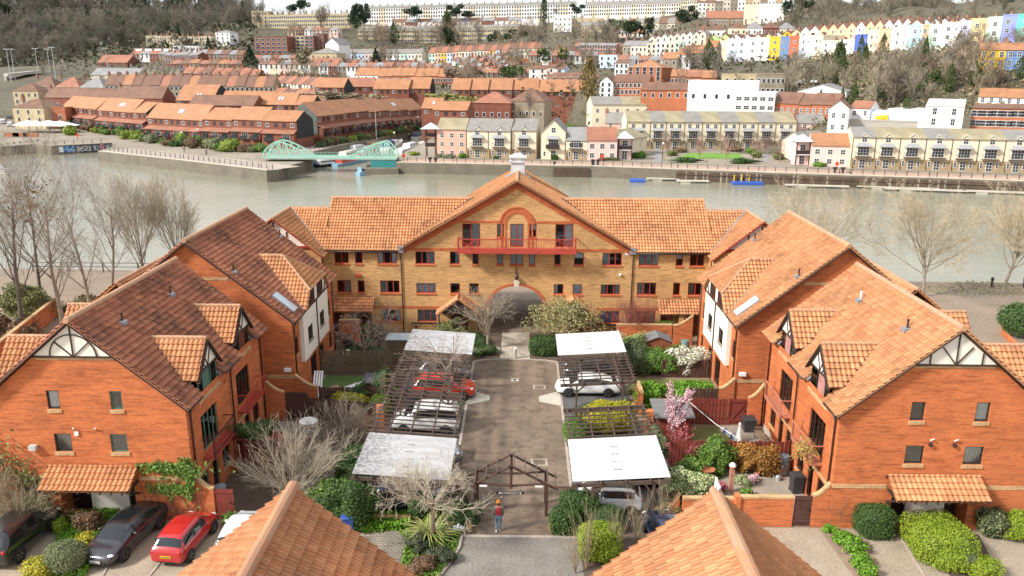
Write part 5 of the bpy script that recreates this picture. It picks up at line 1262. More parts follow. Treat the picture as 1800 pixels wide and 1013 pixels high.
STY={'hatch':(3.95,1.72,[(-1.95,.66,.34,.62,0,0),(-1.92,.78,.28,.86,0,0),(-1.80,.83,.24,.96,0,0),(-1.45,.85,.22,.97,1.40,.56),(-1.25,.86,.22,.96,1.46,.60),(-.62,.86,.22,.94,1.50,.62),(-.54,.86,.22,.94,1.50,.62),(.15,.86,.22,.92,1.48,.61),(.23,.86,.22,.92,1.47,.60),(.52,.86,.22,.92,1.40,.57),(1.12,.85,.22,.93,0,0),(1.60,.82,.22,.84,0,0),(1.86,.74,.24,.70,0,0),(1.97,.58,.30,.52,0,0)],(-1.22,1.24),.31),'sedan':(4.69,1.85,[(-2.34,.70,.36,.70,0,0),(-2.28,.84,.28,.98,0,0),(-2.05,.90,.24,1.05,0,0),(-1.75,.91,.22,1.02,1.12,.55),(-1.1,.925,.21,.96,1.34,.58),(-.42,.925,.20,.92,1.44,.60),(-.34,.925,.20,.92,1.44,.60),(.42,.925,.20,.90,1.42,.59),(.50,.925,.20,.90,1.41,.58),(.66,.92,.20,.90,1.36,.56),(1.38,.91,.20,.88,0,0),(1.95,.88,.22,.76,0,0),(2.22,.78,.24,.62,0,0),(2.36,.58,.30,.48,0,0)],(-1.40,1.44),.335),'suv':(4.5,1.86,[(-2.22,.78,.42,.78,0,0),(-2.18,.88,.34,1.05,0,0),(-2.05,.92,.30,1.12,1.2,.66),(-1.75,.93,.28,1.10,1.60,.66),(-1.45,.93,.28,1.09,1.66,.68),(-.58,.93,.28,1.06,1.69,.69),(-.50,.93,.28,1.06,1.69,.69),(.30,.93,.28,1.04,1.67,.68),(.38,.93,.28,1.04,1.66,.68),(.62,.93,.28,1.04,1.58,.65),(1.28,.92,.28,1.05,0,0),(1.85,.90,.30,.97,0,0),(2.12,.84,.32,.82,0,0),(2.25,.70,.36,.62,0,0)],(-1.33,1.35),.365),'mini':(3.57,1.63,[(-1.74,.62,.34,.66,0,0),(-1.70,.76,.28,.92,0,0),(-1.58,.80,.24,1.02,0,0),(-1.28,.81,.22,1.00,1.38,.50),(-1.05,.82,.22,.98,1.46,.55),(-.52,.82,.22,.96,1.49,.57),(-.45,.82,.22,.96,1.49,.57),(.22,.82,.22,.95,1.46,.56),(.30,.82,.22,.95,1.45,.55),(.42,.82,.22,.95,1.40,.53),(.92,.81,.22,.96,0,0),(1.38,.78,.22,.86,0,0),(1.66,.70,.24,.70,0,0),(1.78,.54,.30,.50,0,0)],(-1.13,1.17),.30),'van':(4.4,1.83,[(-2.2,.80,.36,.8,0,0),(-2.17,.88,.30,1.1,1.2,.70),(-2.0,.91,.28,1.12,1.78,.72),(-1.6,.915,.26,1.12,1.83,.74),(-.7,.915,.26,1.10,1.85,.75),(-.62,.915,.26,1.10,1.85,.75),(.3,.915,.26,1.06,1.82,.74),(.38,.915,.26,1.06,1.81,.73),(.6,.91,.26,1.05,1.72,.70),(1.42,.90,.26,1.08,0,0),(1.9,.87,.28,.94,0,0),(2.1,.80,.30,.78,0,0),(2.2,.66,.34,.58,0,0)],(-1.35,1.35),.33),}
WHEELS={}
def car(label,x,y,rz,style,pm,glassroof=False,group='parked cars',front_plate=True,dirty=None,far=False,z=0):
 L,W,st,ax,wr=STY[style]
 O=thing('parked_car',label,'car',(x,y,z),group,rz)
 key=(style,pm.name,glassroof)
 if key not in WHEELS:
  mb=MB();ns=len(st);K=9
  for y_,w,zs,zb,zr,rw in st:
   if zr:sec=[(0,zs),(w*.82,zs),(w*.97,zs+.12),(w,(zs+zb)/2+.05),(w*.965,zb),(rw+(w*.965-rw)*.12,zr-(zr-zb)*.14),(rw*.9,zr-.012),(rw*.5,zr+.02),(0,zr+.03)]
   else:sec=[(0,zs),(w*.82,zs),(w*.97,zs+.1),(w,(zs+zb)/2+.03),(w*.96,zb-.05),(w*.90,zb),(w*.72,zb+.035),(w*.4,zb+.05),(0,zb+.055)]
   for a,c in sec:mb.v.append((a,y_,c))
   for a,c in reversed(sec[1:-1]):mb.v.append((-a,y_,c))
  N=2*K-2
  for i in range(ns-1):
   A,B=st[i],st[i+1];cab=A[4]and B[4];one=bool(A[4])!=bool(B[4]);pil=(B[0]-A[0])<.1
   for j in range(N):
    a=i*N+j;b=i*N+(j+1)%N;m=0
    jj=j if j<K-1 else N-1-j
    if jj<=0:m=2
    if cab and jj==4:m=2 if pil else 1
    if one and jj>=5:m=1
    if one and jj==4:m=0
    if cab and jj>=6 and glassroof:m=1
    mb.f.append((a,a+N,b+N,b));mb.m.append(m)
  mb.f.append(tuple(range(N)));mb.m.append(0);mb.f.append(tuple(reversed(range((ns-1)*N,ns*N))));mb.m.append(0)
  me=mb.mesh('body',[pm,CARGL,TRIM],True)
  w=MB();w.lathe([(wr*.62,-.09),(wr*.95,-.10),(wr,-.06),(wr,.06),(wr*.95,.10),(wr*.62,.09)],(0,0,0),22,axis='x')
  r=MB();r.lathe([(.02,.05),(wr*.2,.06),(wr*.64,.085),(wr*.64,-.08),(.02,-.08)],(0,0,0),20,axis='x')
  for k in range(5):
   t=k*2*math.pi/5;r.beam((.07,0,0),(.085,wr*.6*math.cos(t),wr*.6*math.sin(t)),.05,.03,up=(1,0,0))
  WHEELS[key]=(me,w.mesh('tyre',TYRE,True),r.mesh('rim',RIM))
 me,tm,rm=WHEELS[key]
 def kid(n,mesh,p=O,mtx=None):
  o=link(n,mesh);o.parent=p
  if mtx is not None:o.matrix_basis=mtx
  return o
 b=kid('body',me);md=b.modifiers.new('smooth','SUBSURF');md.levels=1;md.render_levels=1 if far else 2
 for s in(-1,1):
  for ay in ax:
   arch=MB();arch.lathe([(.02,-.02),(wr*1.13,-.02),(wr*1.13,.012),(.02,.012)],(0,0,0),20,axis='x')
   wx=s*(W/2-.115);kid('wheel_arch',arch.mesh('wheel_arch',TRIM),O,Matrix.Translation((s*(W/2-.0),ay,wr)))
   t=kid('wheel',tm,O,Matrix.Translation((s*(W/2-.075),ay,wr))@Matrix.Rotation(0 if s>0 else math.pi,4,'Z'));kid('rim',rm,t)
 fy,ry=st[-1][0],st[0][0];hz=st[-3][3]-.09;rzz=st[1][3]-.08;fw=st[-3][1];rw_=st[1][1]
 for s in(-1,1):
  m=MB();m.ball((s*(fw-.24),st[-3][0]+.12,hz-.02),.17,0,12,(1.0,.9,.36));kid('headlight',m.mesh('headlight',LAMPW,True))
  m=MB();m.ball((s*(rw_-.13),ry+.12,rzz),.14,0,12,(.75,.8,.9));kid('tail_light',m.mesh('tail_light',LAMPR,True))
  m=MB();m.ball((s*(W/2+.05),st[-5][0]-.05,st[-5][3]+.08),.1,0,10,(1.1,.7,.75));kid('mirror',m.mesh('mirror',pm,True))
  m=MB();m.box(s*(W/2-.005)-.012,-.25,st[5][3]-.14,s*(W/2-.005)+.012,-.1,st[5][3]-.115);kid('handle',m.mesh('handle',pm))
 for yy,zz_,m_,n in((fy+.012,.40,PLW,1),(ry-.012,.62 if style!='sedan' else .6,PLY,-1)):
  m=MB();m.box(-.26,yy-.012,zz_-.055,.26,yy+.012,zz_+.055);p=kid('number_plate',m.mesh('number_plate',m_))
  m=MB()
  for k,xx in enumerate((-.2,-.13,-.05,.02,.09,.15,.21)):m.box(xx-.022,yy+n*.0121,zz_-.036,xx+.022,yy+n*.015,zz_+.036)
  kid('plate_characters',m.mesh('plate_characters',PLT),p)
 m=MB();m.box(-.5,fy-.09,.26,.5,fy-.0,.36);kid('grille',m.mesh('grille',TRIM))
 if dirty:
  pass
 return O
P_BLK=paint('black',(.012,.012,.014));P_GRY=paint('dark_grey',(.045,.043,.048),.3);P_RED=paint('red',(.42,.012,.015));P_WHT=paint('white',(.74,.74,.72));P_NAV=paint('navy',(.012,.018,.045));P_SIL=paint('silver',(.30,.31,.33),.6);P_BRD=paint('bright_red',(.50,.04,.02))
def ang(p,q):d=Vector(q)-Vector(p);return math.atan2(d.y,d.x)-math.pi/2
car('dark grey sedan with a glass roof parked nose out before the left front house',-19.0,35.0,R_(176)+R_(-6),'sedan',P_GRY,True)
car('red hatchback parked tail out beside the dark grey sedan',-15.95,34.75,R_(-5),'hatch',P_RED)
car('black estate car at the bottom left corner',-24.1,34.6,R_(-4),'suv',P_BLK)
car('white car mostly hidden behind the bottom left roof',-13.2,34.9,R_(0),'hatch',P_WHT)
car('navy hatchback under the left front carport with its tail to the hedge',-5.6,38.55,R_(-90),'hatch',P_NAV)
car('silver grey car under the left front lattice',-5.0,44.0,R_(-90),'hatch',P_SIL)
car('white boxy car under the left front lattice near the slab ramp',-5.7,48.2,R_(90),'van',P_WHT)
car('bright red car under the bare tree and left rear lattice',-5.0,53.6,R_(-90),'suv',P_BRD)
car('silver car under the shaded left rear roof',-5.3,57.2,R_(-90),'hatch',P_SIL)
car('white muddy sided hatchback under the right rear lattice',5.3,54.5,R_(90),'sedan',P_WHT)
car('dark car behind the white muddy hatchback',5.7,57.6,R_(90),'hatch',P_GRY)
car('white rounded small car under the right front carport',5.25,38.75,R_(86),'mini',P_WHT,True)
car('black car beside the white small car under the right front roof',7.4,41.4,R_(90),'hatch',P_BLK)
car('black and silver car under the right front lattice',5.9,43.8,R_(90),'sedan',P_BLK)
car('dark car almost hidden behind the bottom right roof',*tuple(G(1172,955))[:2],R_(10),'hatch',P_NAV)
PX_,PY_=tuple(G(876,934))[:2]
W_=thing('person','walker in an orange beanie, grey green jacket and red rucksack heading up the drive','person',(PX_,PY_,0),None,R_(4))
def skin(name,verts,edges,radii,mat,parent,root=0,sub=2):
 me=bpy.data.meshes.new(name);me.from_pydata(verts,edges,[]);o=link(name,me);o.parent=parent
 me.materials.append(mat)
 sk=o.modifiers.new('skin','SKIN');sk.use_smooth_shade=True
 for i,r in enumerate(radii):
  v=me.skin_vertices[0].data[i];v.radius=(r,r)if not isinstance(r,tuple)else r;v.use_root=(i==root)
 ss=o.modifiers.new('sub','SUBSURF');ss.levels=ss.render_levels=sub
 return o
SKIN=M('skin',(.50,.28,.19),rough=.6,var=.05);JEAN=M('denim',(.10,.18,.24),rough=.9,var=.15,scale=20);JACK=M('jacket',(.17,.18,.145),rough=.9,var=.15,scale=15);BEAN=M('orange_knit',(.62,.22,.02),rough=.95,var=.2,scale=40);RUCK=M('red_rucksack',(.34,.015,.025),rough=.7,var=.15,scale=12);SHOE=M('pale_shoe',(.55,.60,.62),var=.05);HAIR=M('brown_hair',(.10,.05,.025),var=.2,scale=20);BUFF=M('grey_scarf',(.35,.32,.27),var=.1)
V=[(0,0,.92),(0,.01,1.08),(0,0,1.25),(0,-.01,1.38),(0,0,1.47),(0,.02,1.55),(0,.02,1.64),(.09,0,.86),(.10,.05,.50),(.09,.0,.09),(.095,.10,.04),(-.09,0,.86),(-.10,.10,.52),(-.095,-.10,.14),(-.10,-.01,.05),(.19,-.01,1.36),(.25,-.03,1.10),(.24,.10,.92),(-.19,-.01,1.36),(-.26,-.02,1.11),(-.25,.08,.90),(.24,.14,.86),(-.25,.12,.84)]
E_=[(0,1),(1,2),(2,3),(3,4),(4,5),(5,6),(0,7),(7,8),(8,9),(9,10),(0,11),(11,12),(12,13),(13,14),(3,15),(15,16),(16,17),(3,18),(18,19),(19,20),(17,21),(20,22)]
Rd=[.13,.12,.13,.12,.055,.085,.085,.085,.06,.04,.035,.085,.06,.04,.035,.06,.047,.033,.06,.047,.033,.035,.035]
skin('body',V,E_,Rd,SKIN,W_)
jac=skin('jacket',[V[0],V[1],V[2],V[3],V[15],V[16],V[17],V[18],V[19],V[20]],[(0,1),(1,2),(2,3),(3,4),(4,5),(5,6),(3,7),(7,8),(8,9)],[.165,.15,.16,.14,.082,.066,.05,.082,.066,.05],JACK,W_)
skin('trousers',[V[0],V[7],V[8],(V[9][0],V[9][1],.13),V[11],V[12],(V[13][0],V[13][1],.18)],[(0,1),(1,2),(2,3),(0,4),(4,5),(5,6)],[.15,.105,.078,.058,.105,.078,.058],JEAN,W_)
skin('scarf',[(0,0,1.42),(0,.0,1.50)],[(0,1)],[.10,.075],BUFF,W_)
mb=MB();mb.ball((0,.02,1.605),.115,0,14,(.86,1.0,1.12));mb.build('head',SKIN,None,smooth=True).parent=W_
mb=MB();mb.ball((0,-.005,1.59),.118,0,14,(.9,.95,1.0));mb.build('hair',HAIR,None,smooth=True).parent=W_
mb=MB();mb.lathe([(.108,1.60),(.118,1.62),(.116,1.66),(.095,1.72),(.05,1.755),(.01,1.765)],(0,.02,0),18);hb=mb.build('beanie',BEAN,None,smooth=True);hb.parent=W_
mb=MB();mb.ball((0,.02,1.785),.045,0,10);o=mb.build('bobble',BEAN,None,smooth=True);o.parent=hb
fc=MB();fc.ball((0,.13,1.60),.018,0,8,(.8,1.2,1.4));fc.build('nose',SKIN,None,smooth=True).parent=W_
for s in(-1,1):
 e=MB();e.ball((s*.035,.12,1.63),.012,0,8);e.build('eye',DARK,None,smooth=True).parent=W_
 e=MB();e.ball((s*.098,.02,1.60),.03,0,8,(.4,.8,1.1));e.build('ear',SKIN,None,smooth=True).parent=W_
e=MB();e.box(-.025,.128,1.555,.025,.135,1.562);e.build('mouth',M('lip',(.35,.12,.10),var=0),None).parent=W_
mb=MB()
for t,(w,d,z)in enumerate([(.10,.06,1.06),(.155,.10,1.10),(.16,.11,1.2),(.155,.105,1.32),(.12,.08,1.40),(.06,.03,1.42)]):
 k=12
 for j in range(k):a=2*math.pi*j/k;c_,s_=math.cos(a),math.sin(a);mb.v.append((w*abs(c_)**.6*(1 if c_>0 else-1),-.20+d*abs(s_)**.6*(1 if s_>0 else-1),z))
for i in range(5):
 for j in range(12):mb.f.append((i*12+j,i*12+(j+1)%12,(i+1)*12+(j+1)%12,(i+1)*12+j));mb.m.append(0)
mb.f.append(tuple(reversed(range(12))));mb.m.append(0);mb.f.append(tuple(range(60,72)));mb.m.append(0)
rk=mb.build('rucksack',RUCK,None,smooth=True);rk.parent=W_
mb=MB();mb.box(-.11,-.33,1.10,.11,-.29,1.22);o=mb.build('pocket',RUCK,None);o.parent=rk
for s in(-1,1):
 mb=MB();mb.tube([(s*.09,-.12,1.40),(s*.11,.02,1.46),(s*.12,.13,1.36),(s*.13,.13,1.2),(s*.13,-.1,1.08)],.018,6);o=mb.build('strap',RUCK,None,smooth=True);o.parent=rk
for s,a in((1,V[10]),(-1,(V[14][0],V[14][1]-.02,V[14][2]))):
 y0=a[1]-.14
 mb=MB();mb.tube([(a[0],y0,.05),(a[0],y0+.06,.055),(a[0],y0+.16,.045),(a[0],y0+.26,.035)],[.04,.05,.048,.03],10);mb.build('shoe',SHOE,None,smooth=True).parent=W_
for s,wv in((1,V[21]),(-1,V[22])):
 vs_,es_,rs_=[(wv[0],wv[1],wv[2]+.05),(wv[0],wv[1]+.015,wv[2])],[(0,1)],[.024,(.030,.018)]
 for k,(dx,ln)in enumerate(((-.024,.065),(-.008,.075),(.008,.072),(.024,.058))):
  b=len(vs_);vs_+=[(wv[0]+dx*.5,wv[1]+dx*.8+.02,wv[2]-.03),(wv[0]+dx*.5,wv[1]+dx*.9+.035,wv[2]-.03-ln*.6),(wv[0]+dx*.5-s*.01,wv[1]+dx*.9+.03,wv[2]-.03-ln)];es_+=[(1,b),(b,b+1),(b+1,b+2)];rs_+=[.0095,.009,.008]
 b=len(vs_);vs_+=[(wv[0]-s*.012,wv[1]+.045,wv[2]-.01),(wv[0]-s*.018,wv[1]+.06,wv[2]-.05)];es_+=[(1,b),(b,b+1)];rs_+=[.011,.009]
 skin('hand',vs_,es_,rs_,SKIN,W_,sub=1)
def at(px,py):p=G(px,py);return p.x,p.y
shrub('clipped_hedge','tall dark green clipped hedge block by the right gate post','hedge',3.55,37.3,1.0,.62,1.62,L_DKG,5200,.07,6,.03)
shrub('clipped_hedge','lower rounded hedge block at the foot of the right gate post','hedge',2.75,36.35,.75,.5,1.25,L_DKG,3000,.07,5,.03)
shrub('clipped_shrub','smooth dark green clipped dome before the white small car','shrub',4.95,36.75,.98,.8,1.15,leaf_mat('yew_leaf',[(.035,.065,.022),(.06,.10,.032),(.08,.12,.045),(.045,.08,.025)]),6000,.045,2.4,.02)
shrub('clipped_shrub','yellow topped drum shaped hedge in front of the dark dome','shrub',4.35,34.3,1.05,.85,1.6,L_LIME,5200,.07,3.6,.05)
bt=bare_tree('blossom_shrub','slim white flowering shrub between the hedge and the dark dome',*at(1022,905),1.6,.03,'bush',BK_DARK,3,L0=.2,cat='shrub',over=dict(n=[7,(4,6),(3,4)],ang=[(5,22),(14,40),(18,45)]),buds=(L_WHT,420,.06))
for i,(px,py,h,sd)in enumerate(((1030,1000,3.4,1),(1080,985,3.2,2),(1120,960,3.6,3),(1165,940,3.0,4),(1012,1008,2.4,5))):
 bare_tree('tall_dry_stems','clump of tall straw coloured dry stems, %s from the left near the bottom right roof'%nth([1,2,3,4,0][i]),*at(px,py),h,.02,'bush',BK_TAN,sd,L0=.1,group='clumps of dry stems',cat='dry plant',twigm=BK_TAN,over=dict(levels=3,n=[16,(4,7)],ang=[(2,20),(10,30)],ratio=[h*9,.22],seg=[2,6,2],up=[0,.04,.04],wig=[.02,.05,.1],rr=[.55,.5],**{'from':[.1,.3]},rmin=.007))
shrub('shrub','loose brown thicket beside the bottom right roof','shrub',*at(1180,905),1.5,.7,1.0,leaf_mat('straw_leaf',[(.20,.14,.06),(.30,.22,.10),(.14,.10,.04),(.10,.11,.04)]),1300,.09,2,.3)
x,y=-3.85,35.25
bare_tree('pale_bare_tree','pale barked pruned tree with twisted twigs in the green bed left of the gate',x,y,2.35,.12,'knotty',M('brown_trunk',(.21,.15,.10),var=.3,scale=3),21,L0=2.35,twigm=BK_PALE,over=dict(ratio=[1.05,.62,.5,.45],n=[14,(7,8),(6,7),(3,5)]))
def strap_plant(name,label,cat,x,y,n,L,mat,z=0,wd=.07,group=None):
 V,Fq,U=[],[],[]
 for i in range(n):
  a=random.uniform(0,6.28);e=random.uniform(.5,1.35);l=L*random.uniform(.6,1.1);p=Vector((x+random.gauss(0,.12),y+random.gauss(0,.12),z));dx,dy=math.cos(a),math.sin(a);side=Vector((-dy,dx,0));b=len(V);r=random.random()
  for k in range(6):
   t=k/5;th=e*(1-t*1.45);w=wd*(1-t**2*.9)*.5;V+=[tuple(p-side*w),tuple(p+side*w)];p=p+Vector((dx*math.cos(th),dy*math.cos(th),math.sin(th)))*(l/5)
  for k in range(5):Fq.append((b+2*k,b+2*k+1,b+2*k+3,b+2*k+2));U.append(r)
 me=bpy.data.meshes.new(name);me.from_pydata(V,[],Fq);me.materials.append(mat)
 u=np.repeat(np.array(U),4);me.uv_layers.new(name='UVMap').data.foreach_set('uv',np.stack([u,u],1).astype(np.float32).ravel())
 return tag(link(name,me),label,cat,group)
strap_plant('flax_plant','big spiky yellow green flax plant around the pale tree trunk','plant',-4.0,35.6,190,1.75,leaf_mat('flax_leaf',[(.22,.27,.06),(.38,.40,.12),(.10,.16,.04),(.46,.45,.18)]),wd=.09)
shrub('shrub','dark green shrub at the foot of the left gate post','shrub',*at(815,918),.95,.6,.95,L_DKG,1700,.08,2.2,.2)
shrub('shrub','dark rosemary like shrub just behind the left gate shrub','shrub',*at(800,893),.8,.5,.9,leaf_mat('dull_leaf',[(.05,.07,.03),(.08,.10,.045),(.035,.05,.02),(.10,.10,.06)]),1300,.07,2,.25)
o=leaves('daisies',np.array([[-2.65+random.gauss(0,.16),36.05+random.gauss(0,.10),.28+random.random()*.12]for _ in range(60)]),.11,M('white_petal',(.80,.80,.77),var=0),None,nrm=np.tile([0,-.4,.9],(60,1)),aspect=1.0,along=.4);tag(o,'cluster of white flowers at the edge of the drive, left of the walker','flowers')
for i,(px,py,a,h,m)in enumerate(((735,965,.75,.75,leaf_mat('dull_leaf',[])),(775,985,.7,.6,leaf_mat('dull_leaf',[])),(742,1005,.7,.55,L_BRN))):
 shrub('low_shrub',['dull green low shrub below the flax plant on the left bed','low shrub near the curved kerb','brownish low shrub at the bottom of the left bed'][i],'shrub',*at(px,py),a,a*.8,h,m,700,.07,2,.3,group='low shrubs in the left bed')
structure(grass_patch('grass',gp((700,935),(812,940),(806,950),(796,985),(770,1016),(700,1016),(716,950)),L_GRS,7000,.10,.015,.16),'stuff')
structure(grass_patch('ground_cover',gp((628,900),(722,897),(722,930),(640,938),(606,925)),L_BRT,3200,.12,.02,.35),'stuff')
shrub('hedge','big dark green evergreen shrub beside the left front carport','hedge',*at(610,920),1.7,1.0,2.3,L_DKG,4200,.10,2.4,.16)
shrub('hedge','mid green shrub behind the bottom left roof','hedge',*at(572,905),1.6,.9,1.7,L_MID,2600,.10,2.3,.2)
shrub('shrub','dark clipped shrub between the navy hatchback and the flax plant','shrub',*at(745,912),.8,.55,1.3,L_DKG,2200,.08,3,.12)
bare_tree('bare_bush','big pale many stemmed bare bush behind the red gate on the left',-11.9,39.3,.3,.085,'bush',BK_PALE,8,L0=.42,cat='shrub')
bare_tree('bare_bush','dark tangled bare shrub behind the pale bush, by the white table',-10.3,44.3,.3,.06,'bush',BK_DARK,9,L0=.34,cat='shrub',twigm=BK_GREY)
bare_tree('bare_bush','rusty bare shrub against the left front lattice',-8.9,44.6,.3,.05,'bush',M('rusty_twigs',(.26,.13,.07),var=.3),10,L0=.24,cat='shrub')
shrub('hedge','dark green hedge under the edge of the left front carport','hedge',-8.9,40.6,.8,2.6,1.9,L_DKG,3000,.10,3,.2)
shrub('shrub','yellow topped clipped shrub behind the dark fence on the left','shrub',-11.2,50.3,1.5,.7,1.55,L_GOLD,2200,.08,3,.1)
shrub('shrub','smaller yellow green shrub beside the left lattice fence','shrub',-9.1,50.2,.8,.5,1.4,L_LIME,800,.08,3,.1)
shrub('ivy','ivy clump climbing the middle fence on the left','ivy',-10.8,51.4,.7,.35,1.7,L_DKG,900,.1,2.5,.3)
shrub('ivy','ivy clump near the dark felt roof on the left','ivy',-8.9,52.0,.8,.5,2.0,L_DKG,1000,.1,2.5,.3)
shrub('shrub','small clipped green block under the left lattice','shrub',-4.3,50.1,.8,.5,1.3,L_BRT,900,.08,4,.06)
bare_tree('bare_tree','knotty bare tree with pale buds near the left rear house',*at(640,650),1.8,.14,'knotty',M('mauve_bark',(.25,.17,.13),var=.3),31,L0=1.9,over=dict(ratio=[1.5,.6,.5,.45],n=[8,(5,6),(4,5),(3,4)]),buds=(M('pale_bud',(.72,.62,.55),var=.1),500,.05))
bare_tree('bare_tree','tangled bare tree behind the pale blue grey shed roof',-11.2,62.0,2.0,.12,'spread',BK_DARK,32,L0=2.6,twigm=BK_GREY)
bare_tree('bare_tree','bare tree standing over the bright red car on the left',-4.35,51.9,2.2,.13,'spread',BK_GREY,33,L0=3.0,twigm=M('pinkish_twigs',(.34,.25,.19),var=.3),over=dict(ratio=[.95,.58,.5,.5],n=[9,(6,7),(4,6),(3,4)]))
shrub('shrub','dark shrub mass behind the grey picket fence on the left','shrub',-12.2,59.6,2.3,1.0,1.7,L_DKG,1800,.10,2.2,.3)
shrub('shrub','olive shrub against the block behind the left rear carport','shrub',-5.6,66.2,1.7,.7,1.5,L_OLV,1500,.10,2.2,.25)
shrub('shrub','yellow green shrub by the left entrance porch','shrub',-12.6,66.2,.9,.6,1.3,L_OLV,900,.1,2.2,.25)
bare_tree('bare_tree','grey bare tree with dense twigs left of the arch',*at(858,613),1.9,.15,'spread',BK_GREY,41,L0=3.0,over=dict(rmin=.011,ratio=[1.0,.6,.52,.5],n=[10,(6,7),(5,6),(3,5)],ang=[(35,78),(25,60),(25,60),(25,60)]))
shrub('low_shrub','dark low planting under the grey tree left of the arch','shrub',-3.0,62.2,1.3,.6,.7,L_DKG,1200,.09,2.6,.3)
shrub('low_shrub','dark evergreen under the tree, against the side path','shrub',-3.6,65.0,1.2,.6,.9,L_DKG,1000,.09,2.6,.3)
shrub('clipped_hedge','dark square clipped hedge right of the path before the arch','hedge',2.45,62.6,1.25,.8,1.45,L_DKG,4000,.08,6,.04)
def willow(label,x,y,h,w,mat,bark):
 o=bare_tree('willow_shrub',label,x,y,h*.4,.14,'spread',bark,44,L0=h*.5,over=dict(ratio=[.9,.6,.5,.5],n=[10,(6,7),(4,6),(3,4)]))
 d=dirs(5200,-.35);r=superrad(d,w,w*.8,h*.42,2.2)*Lump(.16)(d)*(1-.55*RNG.uniform(0,1,len(d))**1.6);p=d*r[:,None];p[:,2]+=h*.60
 f=leaves('foliage',p,.085,mat,None,aspect=2.6,along=.8);f.parent=o;return o
willow('pale olive twiggy tree right of the arch',3.6,64.2,3.9,3.1,leaf_mat('willow_leaf',[(.22,.20,.07),(.32,.29,.12),(.40,.36,.18),(.16,.16,.05)]),BK_TAN)
bare_tree('bare_bush','red stemmed bare shrub against the block, right',10.2,66.0,.3,.05,'bush',BK_RED,45,L0=.36,cat='shrub',over=dict(ang=[(4,50),(14,36),(18,40)]))
shrub('clipped_shrub','rounded green clipped dome beside the right entrance porch','shrub',12.6,65.9,1.35,.9,1.65,L_MID,2600,.08,2.6,.06)
bare_tree('bare_tree','pale pruned branches beside the right rear carport',8.4,63.0,1.2,.10,'knotty',BK_PALE,46,L0=1.3,over=dict(n=[6,(3,4),(3,4),(2,3)]))
shrub('shrub','pale yellow green shrub behind the right rear carport','shrub',9.7,62.5,1.0,.7,1.8,leaf_mat('pale_lime',[(.24,.30,.08),(.36,.40,.14),(.16,.22,.05)]),1400,.1,2.2,.25)
shrub('hedge','sagging dark green hedge along the right rear carport','hedge',9.4,59.2,.9,2.6,2.2,leaf_mat('conifer_leaf',[(.045,.075,.03),(.08,.11,.045),(.12,.14,.055),(.03,.05,.02)]),4200,.09,3,.12)
shrub('hedge','long dark hedge running to the right rear house','hedge',11.6,58.4,2.6,.8,1.9,L_MID,3200,.1,3,.15)
shrub('flowering_hedge','cream flowering hedge beside the right rear house','hedge',13.0,58.3,1.9,.75,2.2,L_WHT,3400,.11,2.8,.15)
shrub('shrub','bright green leafy shrub left, behind the brown fence and blossom','shrub',9.6,52.0,1.55,1.0,1.75,L_BRT,2600,.12,2.4,.2)
shrub('shrub','bright green leafy shrub right, behind the brown fence and blossom','shrub',12.3,52.3,1.5,.9,1.8,L_BRT,2600,.12,2.4,.2)
strap_plant('flax_plant','small spiky yucca beside the right rear lattice','plant',8.6,54.3,70,1.2,L_OLV)
shrub('shrub','grey green small shrub at the corner of the right rear lattice','shrub',7.7,51.3,.5,.4,.9,L_GREY,400,.09,2.2,.2)
shrub('clipped_shrub','green clipped dome behind the golden dome on the right','shrub',5.5,49.7,1.7,.9,1.15,leaf_mat('yew_leaf',[]),3200,.055,2.5,.03)
shrub('clipped_shrub','large golden green clipped dome behind the right front lattice','shrub',6.2,48.2,2.0,.95,1.95,L_GOLD,6000,.07,2.7,.05)
shrub('clipped_shrub','small green clipped drum at the corner of the right front lattice','shrub',3.9,46.9,.75,1.0,1.25,L_MID,2200,.06,3.5,.04)
bare_tree('blossom_tree','slender pink blossom tree before the bright red fence',9.75,45.4,1.2,.08,'tall',BK_DARK,51,L0=3.0,over=dict(levels=4,n=[16,(6,8),(4,5)],ang=[(18,44),(14,32),(16,36)],ratio=[.5,.5,.45],**{'from':[.34,.15,.15]}),buds=(L_PNK,3400,.075))
bare_tree('blossom_shrub','small crimson leaved shrub below the pink blossom tree',9.8,43.9,.9,.05,'bush',BK_RED,52,L0=.22,cat='shrub',over=dict(n=[10,(5,6),(3,4)],ang=[(5,35),(14,40),(18,40)]),buds=(L_CRM,900,.08))
shrub('shrub','dull green shrub behind the right front carport corner','shrub',8.75,44.6,.7,1.2,1.7,L_GREY,1400,.09,2.3,.25)
shrub('shrub','glossy green shrub left of the copper leaved bush','shrub',11.6,42.8,1.3,.7,1.6,L_MID,2600,.11,2.2,.25)
shrub('shrub','small lower green shrub beside the terracotta bird bath','shrub',10.4,42.5,.8,.5,.9,L_MID,900,.1,2.2,.25)
shrub('copper_bush','copper orange leaved bush in the right front garden','shrub',14.0,42.75,1.4,.55,1.7,L_ORG,2800,.10,2.6,.2)
shrub('shrub','cream variegated shrub spilling over the brick wall by the right front carport','shrub',9.7,39.3,1.35,1.0,1.85,L_VAR,4200,.10,2.3,.14)
for i,(px,py,m,h)in enumerate(((1302,850,L_VAR,.45),(1322,848,L_PNK,.35),(1310,872,L_GRS,.5),(1268,862,L_CRM,.4),(1360,880,L_GOLD,.3))):
 shrub('flower_clump',['pale yellow flower clump beside the pink brick lantern','mauve pink flower clump by the terracotta pots','tuft of grass below the flower bed','crimson flower clump behind the gull','straw yellow clump on the patio'][i],'flowers',*at(px,py),.4,.35,h,m,260,.07,2,.3)
shrub('climber','yellow and pink climber over the right front balcony','climber',15.5,39.0,.35,.9,1.5,leaf_mat('climber_leaf',[(.36,.30,.05),(.44,.22,.10),(.16,.22,.04),(.50,.38,.08)]),420,.09,2,.3,z=2.6,core=.2)
